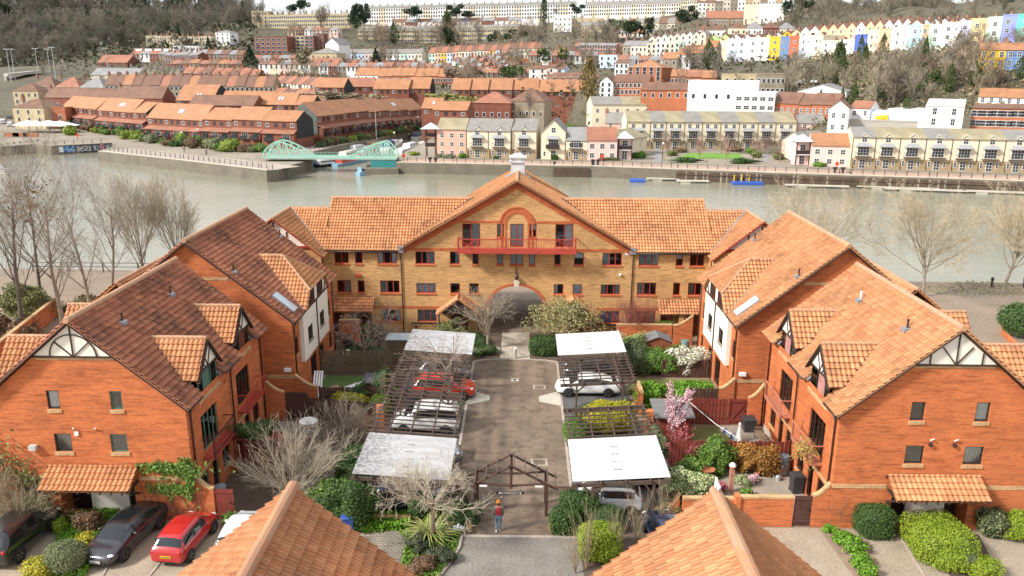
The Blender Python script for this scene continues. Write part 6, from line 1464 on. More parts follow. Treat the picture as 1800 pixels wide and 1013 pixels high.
shrub('clipped_shrub','dark green clipped cube in front of the right front house','shrub',18.45,36.55,.92,.75,1.5,L_DKG,5200,.06,5,.03)
shrub('clipped_hedge','large bright green hedge block before the right front porch','hedge',20.9,35.1,1.5,1.55,1.5,L_LIME,9000,.065,4.5,.05)
shrub('clipped_hedge','lower bright hedge curving round the grey ball shrub','hedge',*at(1660,990),.75,1.0,1.0,L_LIME,3600,.065,3,.1)
shrub('clipped_hedge','low hedge at the bottom, right of the grey ball shrub','hedge',*at(1722,1008),.9,.7,.7,L_LIME,2800,.065,3,.1)
shrub('clipped_shrub','small grey green clipped ball inside the curving hedge','shrub',*at(1692,998),.62,.55,.95,L_GREY,1800,.05,2.2,.03)
shrub('shrub','rounded variegated dark shrub right of the front porch','shrub',*at(1741,940),.75,.65,1.45,leaf_mat('holly_leaf',[(.03,.05,.02),(.05,.08,.03),(.30,.30,.14),(.06,.08,.03)]),2200,.08,2.4,.1)
shrub('shrub','rounded lime green shrub at the right edge by the house','shrub',*at(1785,945),.75,.65,1.4,L_LIME,2400,.07,2.4,.1)
for i,(px,py,r)in enumerate(((1476,952,.45),(1500,968,.5),(1512,995,.4),(1525,1010,.4),(1455,935,.25))):
 shrub('low_plant','bright green low plant in the dry bed, %s from the wall'%nth([1,2,3,4,0][i]),'plant',*at(px,py),r,r*.8,r*1.3,L_BRT,420,.10,2,.3,group='low plants in the dry bed')
bare_tree('climbing_stems','thin bare climber against the wall by the brown gate',*at(1473,925),1.2,.03,'bush',BK_GREY,61,L0=.16,cat='climber',over=dict(n=[6,(3,4),(3,4)],ang=[(4,25),(20,40),(20,40)]))
shrub('shrub','dark round shrub in the brick edged bed at the right edge','shrub',*at(1787,590),2.0,1.6,2.4,L_DKG,2400,.14,2.4,.12,z=.3)
shrub('clipped_shrub','grey green clipped ball in the left front bed','shrub',*at(118,1000),.98,.82,1.35,L_GREY,5200,.05,2.3,.02)
shrub('shrub','yellow flowering shrub behind the grey green ball','shrub',*at(152,965),.7,.5,.7,leaf_mat('yellow_flower',[(.55,.45,.02),(.30,.32,.03),(.62,.50,.04),(.12,.18,.02)]),900,.08,2.2,.2)
shrub('shrub','yellow green clipped shrub at the bottom left','shrub',*at(72,1010),.72,.6,.85,leaf_mat('yellow_flower',[]),1300,.06,2.4,.1)
shrub('shrub','lime green upright shrub in the left front bed','shrub',*at(105,935),.4,.35,.7,L_LIME,500,.08,2.4,.1)
shrub('shrub','brown dry shrub between the path and the dark grey sedan','shrub',*at(160,932),.65,.5,1.05,L_BRN,1100,.08,2.2,.2)
shrub('shrub','brown dry climber at the wall behind the dark grey sedan','shrub',*at(297,905),1.0,.4,1.3,L_BRN,1200,.08,2.2,.3)
structure(grass_patch('ground_cover',gp((62,1013),(95,960),(118,905),(205,897),(222,912),(178,960),(150,1013)),L_BRT,5200,.12,.015,.2),'stuff')
def wall_leaves(name,label,cat,pts,n,size,mat,bare=None):
 P=[]
 for _ in range(n):
  x0,z0,rx,rz=random.choice(pts);P.append((x0+random.gauss(0,rx),36.93-abs(random.gauss(0,.05)),max(.05,z0+random.gauss(0,rz))))
 o=leaves(name,np.array(P),size,mat,None,nrm=np.tile([0,-1.0,.3],(n,1)));tag(o,label,cat)
 if bare:
  mb=MB()
  for _ in range(bare):
   x0,z0,rx,rz=random.choice(pts);a=Vector((x0+random.gauss(0,rx),36.95,.05));q=[a]
   for k in range(6):a=a+Vector((random.gauss(0,.18),random.gauss(0,.01),.4));a.y=min(a.y,36.96);q.append(a)
   mb.tube(q,[.015]*7,4,cap=False)
  c=mb.build('stems',BK_DARK,None,uv=False);c.parent=o
 return o
wall_leaves('ivy','bright ivy in two bands on the left front house wall right of the porch','ivy',[(-17.2,2.95,.75,.18),(-17.9,3.1,.5,.15),(-16.6,3.0,.3,.25),(-17.5,1.85,.6,.2),(-16.5,2.2,.12,.5)],1600,.13,L_MID,14)
wall_leaves('ivy','thin dry climber at the far left of the left front house wall','climber',[(-26.2,3.0,.5,1.0),(-25.0,2.2,.4,.9),(-24.4,1.6,.3,.7)],700,.13,L_OLV,18)
bare_tree('bare_bush','tangled dry bush at the left edge beside the porch',-24.9,36.2,.3,.05,'bush',M('straw_twigs',(.36,.29,.19),var=.3),71,L0=.3,cat='shrub')
bare_tree('bare_bush','dry arching bush at the extreme left edge',-26.8,36.4,.3,.05,'bush',M('straw_twigs',()),72,L0=.34,cat='shrub')
shrub('shrub','dark shrub mass under the dry bush at the left edge','shrub',-24.6,36.4,1.3,.5,1.3,L_OLV,1400,.09,2.2,.3)
shrub('shrub','small white flowered plant beside the red gate','shrub',*at(405,925),.4,.35,.7,L_MID,420,.08,2.2,.2)
def bank_tree(lbl,px,py,h,kind,bark,seed,tw=None,lean=(0,0),over=None,r0=.16,L0=None,cap=None):
 p=G(px,py);y=min(p.y,cap or 84.5);x=p.x if p.y<=y else CAMX+(p.x-CAMX)*y/p.y
 return bare_tree('bare_tree',lbl,x,y,h,r0,kind,bark,seed,L0=L0,twigm=tw,lean=lean,group='bare trees on the near bank',over=over)
TW2=M('honey_twigs',(.44,.355,.23),var=.25,scale=2)
BR_O=dict(rmin=.009,n=[17,(9,10),(7,8),(5,7)],ang=[(14,72),(20,48),(20,46),(20,46)],ratio=[1.25,.56,.5,.45],up=[0,.07,.10,.08,.05],wig=[.04,.08,.10,.12,.12],rr=[.42,.42,.5,.6])
FAN=dict(rmin=.009,n=[15,(8,9),(6,7),(5,6)],ang=[(8,36),(12,32),(15,36),(18,40)],ratio=[1.45,.56,.5,.45],up=[0,.10,.12,.10,.05],wig=[.04,.06,.09,.12,.12],rr=[.42,.42,.5,.6])
TW3=M('fawn_twigs',(.36,.295,.205),var=.25,scale=2)
bank_tree('broad domed bare tree behind the right front house',1622,522,1.6,'spread',BK_GREY,81,TW2,over=BR_O,L0=5.0)
bank_tree('broad domed bare tree near the right edge, trunk leaning',1765,502,2.2,'spread',BK_GREY,82,TW2,over=BR_O,L0=4.8,lean=(.2,0))
bank_tree('broad domed bare tree rising behind the right rear house',1435,492,1.6,'spread',BK_GREY,83,TW2,over=BR_O,L0=4.8)
bank_tree('bare tree cut by the right edge of the picture',1835,520,1.6,'spread',BK_GREY,84,TW2,over=BR_O,L0=4.8)
bank_tree('upright fan shaped bare tree left of the left rear house',252,508,1.4,'spread',BK_GREY,85,TW3,over=FAN,L0=4.2)
bank_tree('second fan shaped bare tree just left of the rear house gable',320,500,1.4,'spread',BK_GREY,86,TW3,over=FAN,L0=4.1)
bank_tree('small bare tree showing above the left rear house ridge',455,470,1.4,'spread',BK_GREY,87,TW3,over=FAN,L0=2.0)
bank_tree('tall spreading bare tree with a fork at the left',112,580,3,'tall',BK_GREY,88,M('grey_twigs',(.30,.25,.19),var=.3),L0=11,r0=.22,over=dict(ang=[(25,52),(20,42),(20,45),(20,50)]))
bank_tree('tall bare tree at the left edge over the brick wall',40,590,3,'tall',BK_DARK,89,M('grey_twigs',()),L0=12,r0=.22)
bank_tree('tall thin bare tree between the two left forks',160,560,3,'tall',BK_GREY,90,M('grey_twigs',()),L0=10,r0=.18)
bank_tree('leaning bare tree in the left row near the water',196,520,3,'tall',BK_GREY,91,M('grey_twigs',()),L0=9,r0=.18,lean=(.15,0))
bank_tree('bare tree cut by the left edge of the picture',-15,600,3,'tall',BK_DARK,92,M('grey_twigs',()),L0=11.5,r0=.2)
bank_tree('bare tree keeping a few brown leaves at its top on the left',75,545,3,'tall',BK_DARK,93,M('grey_twigs',()),L0=12.5,r0=.18)
p=G(75,545);P=np.array([(p.x+random.gauss(0,1.2),p.y+random.gauss(0,1.0),random.uniform(8.5,12.5))for _ in range(420)]);o=leaves('dead_leaves',P,.22,L_BRN,None);o.parent=[q for q in bpy.data.objects if q.get('label','').startswith('bare tree keeping')][0];o.matrix_parent_inverse=wm(o.parent).inverted()
shrub('shrub','ivy green bush among the trunks on the left bank','shrub',*at(50,560),2.2,1.6,3.4,L_OLV,1800,.16,2.2,.2)
shrub('shrub','brown undergrowth below the left bare trees','shrub',*at(20,600),3.5,2.0,1.6,L_BRN,1800,.16,2.2,.3)
shrub('shrub','brown undergrowth along the brick boundary wall','shrub',*at(165,545),3.2,1.6,1.1,leaf_mat('straw_leaf',[]),1300,.14,2.2,.3)
structure(grass_patch('grass_verge',gp((1560,515),(1800,520),(1800,500),(1700,492)),L_OLV,900,.12,-.02,.04),'stuff')
ZQ,ZW=.3,-2.2
def water_mat():
 m,nt,b=_new('harbour_water');b.inputs['Base Color'].default_value=(.095,.10,.062,1);b.inputs['Roughness'].default_value=.06;b.inputs['IOR'].default_value=1.33
 n1=_noise(nt,.5,4,stretch=(.35,1.1,1));n2=_noise(nt,2.6,3,stretch=(.4,1.2,1));n3=_noise(nt,.03,3)
 c=_ramp(nt,n3,[(.35,(.225,.215,.15)),(.65,(.285,.27,.20))]);nt.links.new(c,b.inputs['Base Color'])
 ad=nt.nodes.new('ShaderNodeMath');ad.operation='ADD';nt.links.new(n1,ad.inputs[0]);nt.links.new(n2,ad.inputs[1])
 bp=_n(nt,'ShaderNodeBump',Strength=.22,Distance=.18);nt.links.new(ad.outputs[0],bp.inputs['Height']);nt.links.new(bp.outputs[0],b.inputs['Normal'])
 return m
mb=MB();mb.poly([(-700,60,ZW),(700,60,ZW),(700,420,ZW),(-700,420,ZW)]);structure(mb.build('water',water_mat()))
QW=M('quay_stone',(.17,.145,.105),var=.45,scale=.35,fine=.6);QTOP=M('quay_walk',(.40,.33,.27),var=.12,scale=.2,fine=.2);QRED=M('pink_walk',(.46,.30,.22),var=.12,scale=.25,fine=.2);COPE=M('coping_stone',(.52,.47,.38),var=.2,scale=.5,fine=.3)
front=[(-260,272),(-60,262),(60,253.5),(90,257),(100,256),(197,251),(204,256),(173,266),(310,281),(446,297),(470,300),(490,298.5),(500,293),(547,281),(551,266),(640,247),(730,229),(795,218.5),(806,222),(760,243),(712,268),(697,286),(800,288),(900,290),(973,291.7),(1042,292.5),(1190,298),(1345,303.5),(1500,309),(1650,313.5),(1800,319),(2050,328)]
FW=[tuple(G(x,y,ZQ))[:2]for x,y in front]
mb=MB();mb.prism(ccw(FW+[(330,130),(330,360),(-430,420),(-430,300)]),-6,ZQ)
structure(mb.build('far_bank',[M('far_ground',(.27,.225,.17),var=.3,scale=.06,fine=.4)]))
def ribbon(name,pts,width,z,mat,h=.02,wall=False):
 mb=MB()
 for a,b in zip(pts,pts[1:]):
  d=Vector((b[0]-a[0],b[1]-a[1])).normalized();n=Vector((-d.y,d.x))*width
  mb.prism(ccw([(a[0],a[1]),(b[0],b[1]),(b[0]+n.x,b[1]+n.y),(a[0]+n.x,a[1]+n.y)]),z,z+h)
 return mb.build(name,mat)
mb=MB()
for i,(a,b)in enumerate(zip(FW[1:-1],FW[2:])):
 if i in(11,12,13,14,15,16,17,18)and False:continue
 d=Vector((b[0]-a[0],b[1]-a[1])).normalized();n=Vector((d.y,-d.x))*.25
 mb.prism(ccw([(a[0],a[1]),(b[0],b[1]),(b[0]+n.x,b[1]+n.y),(a[0]+n.x,a[1]+n.y)]),-5,ZQ-.02)
structure(mb.build('quay_wall',QW))
structure(ribbon('quay_path',FW[7:11],9,ZQ+.004,QTOP));structure(ribbon('quay_path',FW[14:18],6,ZQ+.006,QTOP));structure(ribbon('quay_path',FW[21:],7.5,ZQ+.004,QRED))
structure(ribbon('coping',FW[21:],.9,ZQ+.025,COPE,.14));structure(ribbon('coping',FW[7:12],.7,ZQ+.025,COPE,.10))
TQ=M('quay_timber',(.115,.075,.05),var=.5,scale=.8,fine=.5);TQ2=M('quay_timber_pale',(.30,.25,.19),var=.3,scale=.8)
O=thing('quay_piling','weathered vertical timber piling along the right hand quay','piling',(*FW[26],ZW));mbp=MB()
for a,b in list(zip(FW[24:26],FW[25:27]))[:0]+list(zip(FW[26:-1],FW[27:])):
 a=Vector((*a,0));b=Vector((*b,0));d=(b-a).normalized();n=Vector((d.y,-d.x,0));L=(b-a).length;k=int(L/.42)
 for i in range(k):
  p=a+d*(L*i/k)+n*(.36+random.uniform(0,.10));w=.17
  mbp.hexa([(p.x-d.x*w-n.x*.1,p.y-d.y*w-n.y*.1,-4),(p.x+d.x*w-n.x*.1,p.y+d.y*w-n.y*.1,-4),(p.x+d.x*w+n.x*.1,p.y+d.y*w+n.y*.1,-4),(p.x-d.x*w+n.x*.1,p.y-d.y*w+n.y*.1,-4),*[(q[0],q[1],ZQ-.35)for q in((p.x-d.x*w-n.x*.1,p.y-d.y*w-n.y*.1),(p.x+d.x*w-n.x*.1,p.y+d.y*w-n.y*.1),(p.x+d.x*w+n.x*.1,p.y+d.y*w+n.y*.1),(p.x-d.x*w+n.x*.1,p.y-d.y*w+n.y*.1))]],1 if random.random()<.16 else 0)
o=mbp.build('piles',[TQ,TQ2],O);o['kind']='stuff'
mb=MB()
for a,b in zip(FW[26:-1],FW[27:]):d=Vector((b[0]-a[0],b[1]-a[1],0)).normalized();n=Vector((d.y,-d.x,0))*.62;mb.beam((a[0]+n.x,a[1]+n.y,-.6),(b[0]+n.x,b[1]+n.y,-.6),.14,.2)
mb.build('waling',TQ,O)
O=thing('quay_piling','short dark stretch of vertical timber piling in the middle of the far quay','piling',(*FW[24],ZW));mbp=MB()
a,b=Vector((*G(973,291.7,ZQ)[:2],0)),Vector((*G(1036,292.4,ZQ)[:2],0));d=(b-a).normalized();n=Vector((d.y,-d.x,0))
for i in range(20):
 p=a.lerp(b,(i+.5)/20)+n*(.4+random.uniform(0,.1));mbp=MB();mbp.box(p.x-.17,p.y-.12,-4,p.x+.17,p.y+.12,ZQ-.35);mbp.build('pile',TQ,O)
def rails(label,pts,off,step=2.2,h=1.1,mat=None):
 O=thing('quay_railing',label,'railing',(*pts[0],ZQ),'railings along the far quay');mr=MB();k=0
 for a,b in zip(pts,pts[1:]):
  d=Vector((b[0]-a[0],b[1]-a[1])).normalized();n=Vector((-d.y,d.x))*off;L=math.dist(a,b)
  for i in range(int(L/step)+1):
   x,y=a[0]+d.x*i*step+n.x,a[1]+d.y*i*step+n.y
   if k<95:mb=MB();mb.box(x-.06,y-.06,ZQ,x+.06,y+.06,ZQ+h);mb.build('post',mat or RAIL,O);k+=1
  for z in(.55,1.05):mr.beam((a[0]+n.x,a[1]+n.y,ZQ+z),(b[0]+n.x,b[1]+n.y,ZQ+z),.045,.045)
 mr.build('rail',mat or RAIL,O)
rails('dark railing along the right hand quay before the cream terraces',FW[21:-1],1.8)
rails('dark railing along the left hand quay before the brick terraces',FW[7:11],2.0,2.0)
rails('dark railing on the inner quay along the moored boats',FW[14:18],1.0,2.6)
rails('dark railing behind the painted headland wall',FW[3:6],2.5,2.4)
O=thing('painted_wall','graffiti covered headland wall with a bright blue panel and a pink panel','graffiti wall',(*FW[4],ZW))
a,b=Vector((*FW[4],0)),Vector((*FW[5],0));d=(b-a).normalized();n=Vector((d.y,-d.x,0))
def patch(t0,t1,z0,z1,mat,name='painted_panel',off=.28):
 p,q=a.lerp(b,t0)+n*off,a.lerp(b,t1)+n*off;mb=MB();mb.extrude([(p.x,p.y,z0),(q.x,q.y,z0),(q.x,q.y,z1),(p.x,p.y,z1)],tuple(n*.03));return mb.build(name,mat,O)
def graf(name,c1,c2,sc):
 m,nt,b_=_new(name);b_.inputs['Roughness'].default_value=.8
 c=_ramp(nt,_noise(nt,sc,3,rough=.7),[(.42,c1),(.46,c2),(.54,c2),(.58,cm(c1,.5))]);nt.links.new(c,b_.inputs['Base Color']);return m
patch(.0,.99,-2.0,.15,M('dark_quay_face',(.06,.055,.05),var=.4,scale=.5),off=.255)
patch(.02,.10,-1.6,-.1,WHITE,off=.29);patch(.12,.30,-1.7,.0,graf('blue_graffiti',(.02,.12,.36),(.30,.45,.6),.8),off=.29);patch(.34,.60,-1.7,-.2,graf('grey_graffiti',(.09,.09,.09),(.45,.45,.44),1.1),off=.29);patch(.64,.74,-1.6,-.2,graf('pale_graffiti',(.12,.12,.12),(.4,.45,.48),1.2),off=.29);patch(.76,.84,-1.4,.0,graf('pink_graffiti',(.45,.08,.16),(.6,.3,.35),1.2),off=.29);patch(.86,.98,-1.5,-.2,graf('white_graffiti',(.10,.11,.11),(.4,.42,.42),1.2),off=.29)
WIN_W=M('white_window_frame',(.78,.78,.76),var=0);WIN_D=M('far_window',(.03,.033,.037),rough=.12,var=0,spec=.7);WIN_B=M('dark_window_frame',(.05,.035,.03),var=0)
FWIN={}
def far_win(w,h,n=2,bars=1,frame=None,t=.09):
 frame=frame or WIN_W
 k=(w,h,n,bars,frame.name)
 if k not in FWIN:
  mb=MB();mb.box(0,-.05,0,w,.02,h,0)
  for i in range(n):
   for j in range(bars+1):
    x0=t+(w-t)*i/n;x1=(w-t)*(i+1)/n+t*0;z0=t+(h-t)*j/(bars+1);z1=z0+(h-t)/(bars+1)-t*.8
    mb.box(x0,-.062,z0,x0+(w-t)/n-t*.8,-.051,z1,1)
  FWIN[k]=mb.mesh('window',[frame,WIN_D],uv=False)
 return FWIN[k]
def frame_of(A,B):
 A=Vector(A);B=Vector(B);u=Vector((B.x-A.x,B.y-A.y,0));w=u.length;u.normalize();v=Vector((-u.y,u.x,0))
 if v.y<0:pass
 return A,u,v,w
def fm(A,u,v):return Matrix(((u.x,v.x,0,A.x),(u.y,v.y,0,A.y),(0,0,1,A.z),(0,0,0,1)))
MESHC={}
def town_house(name,label,cat,A,B,h,depth,rh,wall_m,roof_m,roof='gx',cols=2,rows=2,group=None,wins=True,winsz=(.95,1.3),frame=None,chim=1,z_skip=3.0,parapet=.4,dark_gable=None,base_m=None,sides=False,zoff=0,ww=None,over=.25,far=False,first=.9,storey=None):
 """one building of the town: root Empty, parts wall, roof (> chimney), windows"""
 A,u,v,w=frame_of(A,B);O=thing(name,label,cat,tuple(A),group);mt=fm(A,u,v)
 def put(mb,n,m,parent=O):
  o=mb.build(n,m,None,uv=False);o.matrix_basis=mt;adopt(o,parent);return o
 mb=MB();z0=-z_skip
 if roof=='gx':
  prof=[(0,z0),(depth,z0),(depth,h),(depth/2,h+rh),(0,h)]
  mb.extrude([(0,y,z)for y,z in prof][::-1],(w,0,0),0)
 elif roof=='mono':
  mb.extrude([(0,y,z)for y,z in((0,z0),(depth,z0),(depth,h+rh),(0,h))][::-1],(w,0,0),0)
 elif roof=='gv':
  mb.extrude([(0,0,z0),(w,0,z0),(w,0,h),(w/2,0,h+rh),(0,0,h)],(0,depth,0),0)
 elif roof=='flat':
  mb.box(0,0,z0,w,depth,h,0);mb.box(-.05,-.08,h,w+.05,.25,h+parapet,0);mb.box(-.05,depth-.25,h,w+.05,depth+.05,h+parapet*.9,0);mb.box(-.05,.25,h,.25,depth-.25,h+parapet*.95,0);mb.box(w-.25,.25,h,w+.05,depth-.25,h+parapet*.95,0)
 else:mb.box(0,0,z0,w,depth,h,0)
 mats=[wall_m,WIN_D,frame or WIN_W,base_m or wall_m]
 st=storey or(h-.5)/max(rows,1);ww_,wh=winsz
 if base_m:mb.box(-.01,-.06,z0,w+.01,-.001,2.6,3)
 if far and cols:
  for r in range(rows):
   for c in range(cols):
    x=w*(c+.5)/cols;z=first+st*r;mb.box(x-ww_/2-.1,-.06,z-.1,x+ww_/2+.1,-.005,z+wh+.1,2);mb.box(x-ww_/2,-.085,z,x+ww_/2,-.061,z+wh,1)
  if sides:
   for r in range(rows):
    for c in(.3,.7):
     z=first+st*r
     for xx,q in((-.06,1),(w+.005,1)):mb.box(xx,depth*c-.45,z,xx+.055,depth*c+.45,z+wh,1)
 put(mb,'wall',mats)
 if cols and not far:
  for r in range(rows):
   for c in range(cols):
    x=w*(c+.5)/cols-ww_/2;me=far_win(ww_,wh,2,1,frame);o=link('window',me);o.matrix_basis=mt@Matrix.Translation((x,0,first+st*r));adopt(o,O)
 t=.14;e=over
 rb=MB()
 if roof=='gx':
  k=rh/(depth/2)
  rb.extrude([(-.02,-e,h-e*k),(-.02,depth/2,h+rh),(-.02,depth+e,h-e*k),(-.02,depth+e,h-e*k+t),(-.02,depth/2,h+rh+t),(-.02,-e,h-e*k+t)],(w+.04,0,0))
 elif roof=='mono':
  k=rh/depth;rb.extrude([(-.02,-e,h-e*k),(-.02,depth+.1,h+rh+.1*k),(-.02,depth+.1,h+rh+.1*k+t),(-.02,-e,h-e*k+t)],(w+.04,0,0))
 elif roof=='gv':
  k=rh/(w/2);rb.extrude([(-e,-.25,h-e*k),(w/2,-.25,h+rh),(w+e,-.25,h-e*k),(w+e,-.25,h-e*k+t),(w/2,-.25,h+rh+t),(-e,-.25,h-e*k+t)],(0,depth+.4,0))
 elif roof=='hip':
  r_=min(w,depth)/2;n0=[(-e,-e,h),(w+e,-e,h),(w+e,depth+e,h),(-e,depth+e,h)]
  if w>depth:tp=[(r_,depth/2,h+rh),(w-r_,depth/2,h+rh)]
  else:tp=[(w/2,r_,h+rh),(w/2,depth-r_,h+rh)]
  rb.v+=n0+tp
  rb.f+=[(0,1,5,4),(1,2,5),(2,3,4,5),(3,0,4),(3,2,1,0)]if w>depth else[(0,1,4),(1,2,5,4),(2,3,5),(3,0,4,5),(3,2,1,0)]
  rb.m+=[0]*5
 elif roof=='flat':rb.box(.26,.26,h-.02,w-.26,depth-.26,h+.06)
 ro=put(rb,'roof',roof_m)
 for i in range(chim):
  cb=MB();x=-.35 if i==0 else w-.5;y=depth/2 if roof in('gx','hip')else depth*.6;zt=h+rh
  cb.box(x,y-.55,zt-1.2,x+.8,y+.55,zt+1.1)
  for k in range(3):cb.box(x+.25,y-.4+k*.3,zt+1.101,x+.5,y-.2+k*.3,zt+1.5)
  put(cb,'chimney',CHIM,ro)
 return O
CHIM=M('chimney_brick',(.26,.13,.08),var=.3,scale=.8)
SLATE=M('grey_slate',(.235,.22,.195),var=.25,scale=.5,fine=.35);SLATEY=M('lichen_slate',(.30,.255,.155),var=.35,scale=.35,fine=.35)
RTO=M('far_orange_tile',(.37,.17,.08),var=.3,scale=.3,fine=.5);RTB=M('far_brown_tile',(.185,.095,.06),var=.3,scale=.3,fine=.3);RTR=M('far_red_tile',(.32,.135,.08),var=.25,scale=.3,fine=.3);RGR=M('far_grey_roof',(.25,.24,.235),var=.2,scale=.3)
BRF=M('far_brick',(.20,.065,.036),var=.25,scale=.4,fine=.3);BRO=M('far_orange_brick',(.38,.125,.055),var=.2,scale=.4,fine=.2);STN=M('far_stone',(.27,.22,.155),var=.3,scale=.5,fine=.4);BATH=M('bath_stone',(.52,.42,.25),var=.15,scale=.4,fine=.2);BLKC=M('black_cladding',(.018,.019,.022),var=.3,scale=1);GRC=M('grey_green_cladding',(.10,.115,.10),var=.2,scale=.8)
def wallc(name,c):return M('painted_'+name,c,var=.06,scale=.4,rough=.85)
WC=wallc('cream',(.72,.62,.45));WW=wallc('white',(.80,.78,.74));WPK=wallc('pink',(.66,.40,.30));WPB=wallc('pale_pink',(.74,.53,.47));WLB=wallc('pale_blue',(.50,.62,.76));WYL=wallc('mustard',(.68,.42,.03));WBL=wallc('slate_blue',(.13,.22,.40));WOR=wallc('terracotta',(.56,.13,.06));WMT=wallc('mint',(.48,.66,.56));WLV=wallc('lilac',(.56,.56,.74));WCO=wallc('cobalt',(.08,.13,.46));WPE=wallc('peach',(.70,.45,.28));WTQ=wallc('turquoise',(.13,.52,.44));WPW=wallc('periwinkle',(.25,.30,.68));WAQ=wallc('aqua',(.40,.66,.72));WLG=wallc('lime',(.50,.66,.25));WTN=wallc('tan',(.50,.37,.20));WBE=wallc('beige',(.66,.56,.42))
CTRL=[]
def spot(px,py,D=None):
 p=G(px,py,ZQ)if D is None else AT(px,py,D)
 if D is not None:CTRL.append(tuple(p))
 return p
def hz(px,py,D,z0):return AT(px,py,D).z-z0
def row(name,desc,cat,rowdesc,n,L,R,ye,yr,depth,walls,roofs,DL=None,DR=None,group=None,**kw):
 "n buildings between two surveyed corners; ye, yr: eave and ridge heights read at the left corner"
 A=spot(*L,DL);B=spot(*R,DR);h=hz(L[0],ye,A.y,A.z);rh=hz(L[0],yr,A.y+depth/2,A.z)-h;out=[]
 for i in range(n):
  a=A.lerp(B,i/n);b=A.lerp(B,(i+1)/n);dsc=desc[i%len(desc)]if isinstance(desc,list)else desc
  dh=kw.get('jit',0)*random.uniform(-1,1)
  lb='%s, %s from the left %s'%(dsc,nth(i),rowdesc)if n>1 else dsc+(' '+rowdesc if rowdesc else '')
  k2={k:v for k,v in kw.items()if k!='jit'}
  out.append(town_house(name,lb,cat,a,b,h+dh,depth,max(rh,.3),walls[i%len(walls)],roofs[i%len(roofs)],group=group or None,**k2))
 return out
def cream_unit(name,label,A,B,h,rh,depth,wall_m,roof_m,group,dormer=True,canopy=True,stone=True,balcony=True):
 A,u,v,w=frame_of(A,B);O=thing(name,label,'terraced house',tuple(A),group);mt=fm(A,u,v)
 def put(mb,n,m,parent=O):
  o=mb.build(n,m,None,uv=False);o.matrix_basis=mt;adopt(o,parent);return o
 def win(me,x,z,n='window',parent=O):o=link(n,me);o.matrix_basis=mt@Matrix.Translation((x,0,z));adopt(o,parent)
 mb=MB();mb.extrude([(0,0,-1),(0,depth,-1),(0,depth,h),(0,depth/2,h+rh),(0,0,h)][::-1],(w,0,0));wl=put(mb,'wall',wall_m)
 if stone:mb=MB();mb.box(0,-.06,-1,w,-.001,2.35);mb.box(-.12,-.35,-1,.35,-.061,2.0);put(mb,'stone_base',M('buff_stone',(.34,.25,.14),var=.3,scale=.8,fine=.4))
 k=rh/(depth/2);mb=MB();e=.3
 mb.extrude([(0,-e,h-e*k),(0,depth/2,h+rh),(0,depth+e,h-e*k),(0,depth+e,h-e*k+.14),(0,depth/2,h+rh+.14),(0,-e,h-e*k+.14)],(w,0,0));ro=put(mb,'roof',roof_m)
 c=w/2;y=-.06 if stone else 0
 o=link('french_door',far_win(1.25,2.05,2,2));o.matrix_basis=mt@Matrix.Translation((c-.62,y,.1));adopt(o,O)
 for x in(c-1.9,c+1.3):o=link('window',far_win(.6,1.25,1,1));o.matrix_basis=mt@Matrix.Translation((x,y,.75));adopt(o,O)
 if balcony:
  win(far_win(2.5,1.95,4,2),c-1.25,2.95,'french_door')
  mb=MB();mb.box(c-1.7,-1.0,2.66,c+1.7,-.065,2.8);b=put(mb,'balcony',RAIL)
  mb=MB()
  for x in np.arange(c-1.65,c+1.7,.22):mb.box(x-.012,-.98,2.8,x+.012,-.95,3.72)
  mb.beam((c-1.68,-.965,3.74),(c+1.68,-.965,3.74),.05,.05)
  for s in(-1,1):mb.beam((c+s*1.67,-.965,3.74),(c+s*1.67,-.02,3.74),.05,.05)
  put(mb,'railing',RAIL,b)
 if canopy:
  mb=MB();z=5.05;mb.v+=[(c-1.75,-1.0,z),(c+1.75,-1.0,z),(c+1.75,0,z+.02),(c-1.75,0,z+.02),(c-1.1,-.02,z+.75),(c+1.1,-.02,z+.75)]
  mb.f+=[(0,1,5,4),(1,2,5),(3,0,4),(3,2,1,0)];mb.m+=[0]*4;put(mb,'canopy',M('canopy_slate',(.30,.30,.31),var=.15,scale=2))
 if dormer:
  z=h-1.15;win(far_win(1.1,1.3,2,1),c-.55,z)
  mb=MB();mb.extrude([(c-.85,.0,h-.2),(c+.85,.0,h-.2),(c,.0,h+.85)],(0,2.0,0));d=put(mb,'dormer',wall_m)
  mb=MB();mb.extrude([(c-1.15,-.15,h-.18),(c,-.15,h+.88),(c+1.15,-.15,h-.18),(c+1.15,-.15,h-.06),(c,-.15,h+1.02),(c-1.15,-.15,h-.06)],(0,2.6,0));put(mb,'dormer_roof',roof_m,d)
  mb=MB();mb.extrude([(c-1.2,-.17,h-.25),(c,-.17,h+.82),(c+1.2,-.17,h-.25),(c+1.2,-.17,h-.13),(c,-.17,h+.95),(c-1.2,-.17,h-.13)],(0,-.06,0));put(mb,'barge_board',WIN_W,d)
 else:
  for x in(w*.28,w*.72):win(far_win(1.0,1.15,2,1),x-.5,h-1.75)
 mb=MB();mb.box(-.06,-.1,0,.06,-.065,h-.1);put(mb,'down_pipe',RAIL)
 return O
xs=[1493.8,1535,1578.7,1624.3,1670,1715.5,1761,1807,1853];A0=G(1493.8,296,ZQ);B0=G(1807,304.5,ZQ)
hE=AT(1494,240.5,A0.y).z-ZQ;hR=AT(1494,223.5,A0.y+5).z-ZQ-hE
for i in range(8):
 t0=(xs[i]-xs[0])/(xs[7]-xs[0]);t1=(xs[i+1]-xs[0])/(xs[7]-xs[0])
 cream_unit('terraced_house','cream harbour house, %s from the left in the right hand quay terrace'%nth(i),A0.lerp(B0,t0),A0.lerp(B0,t1),hE,hR,10,WC,SLATEY if i%3 else SLATE,'cream terrace on the right quay')
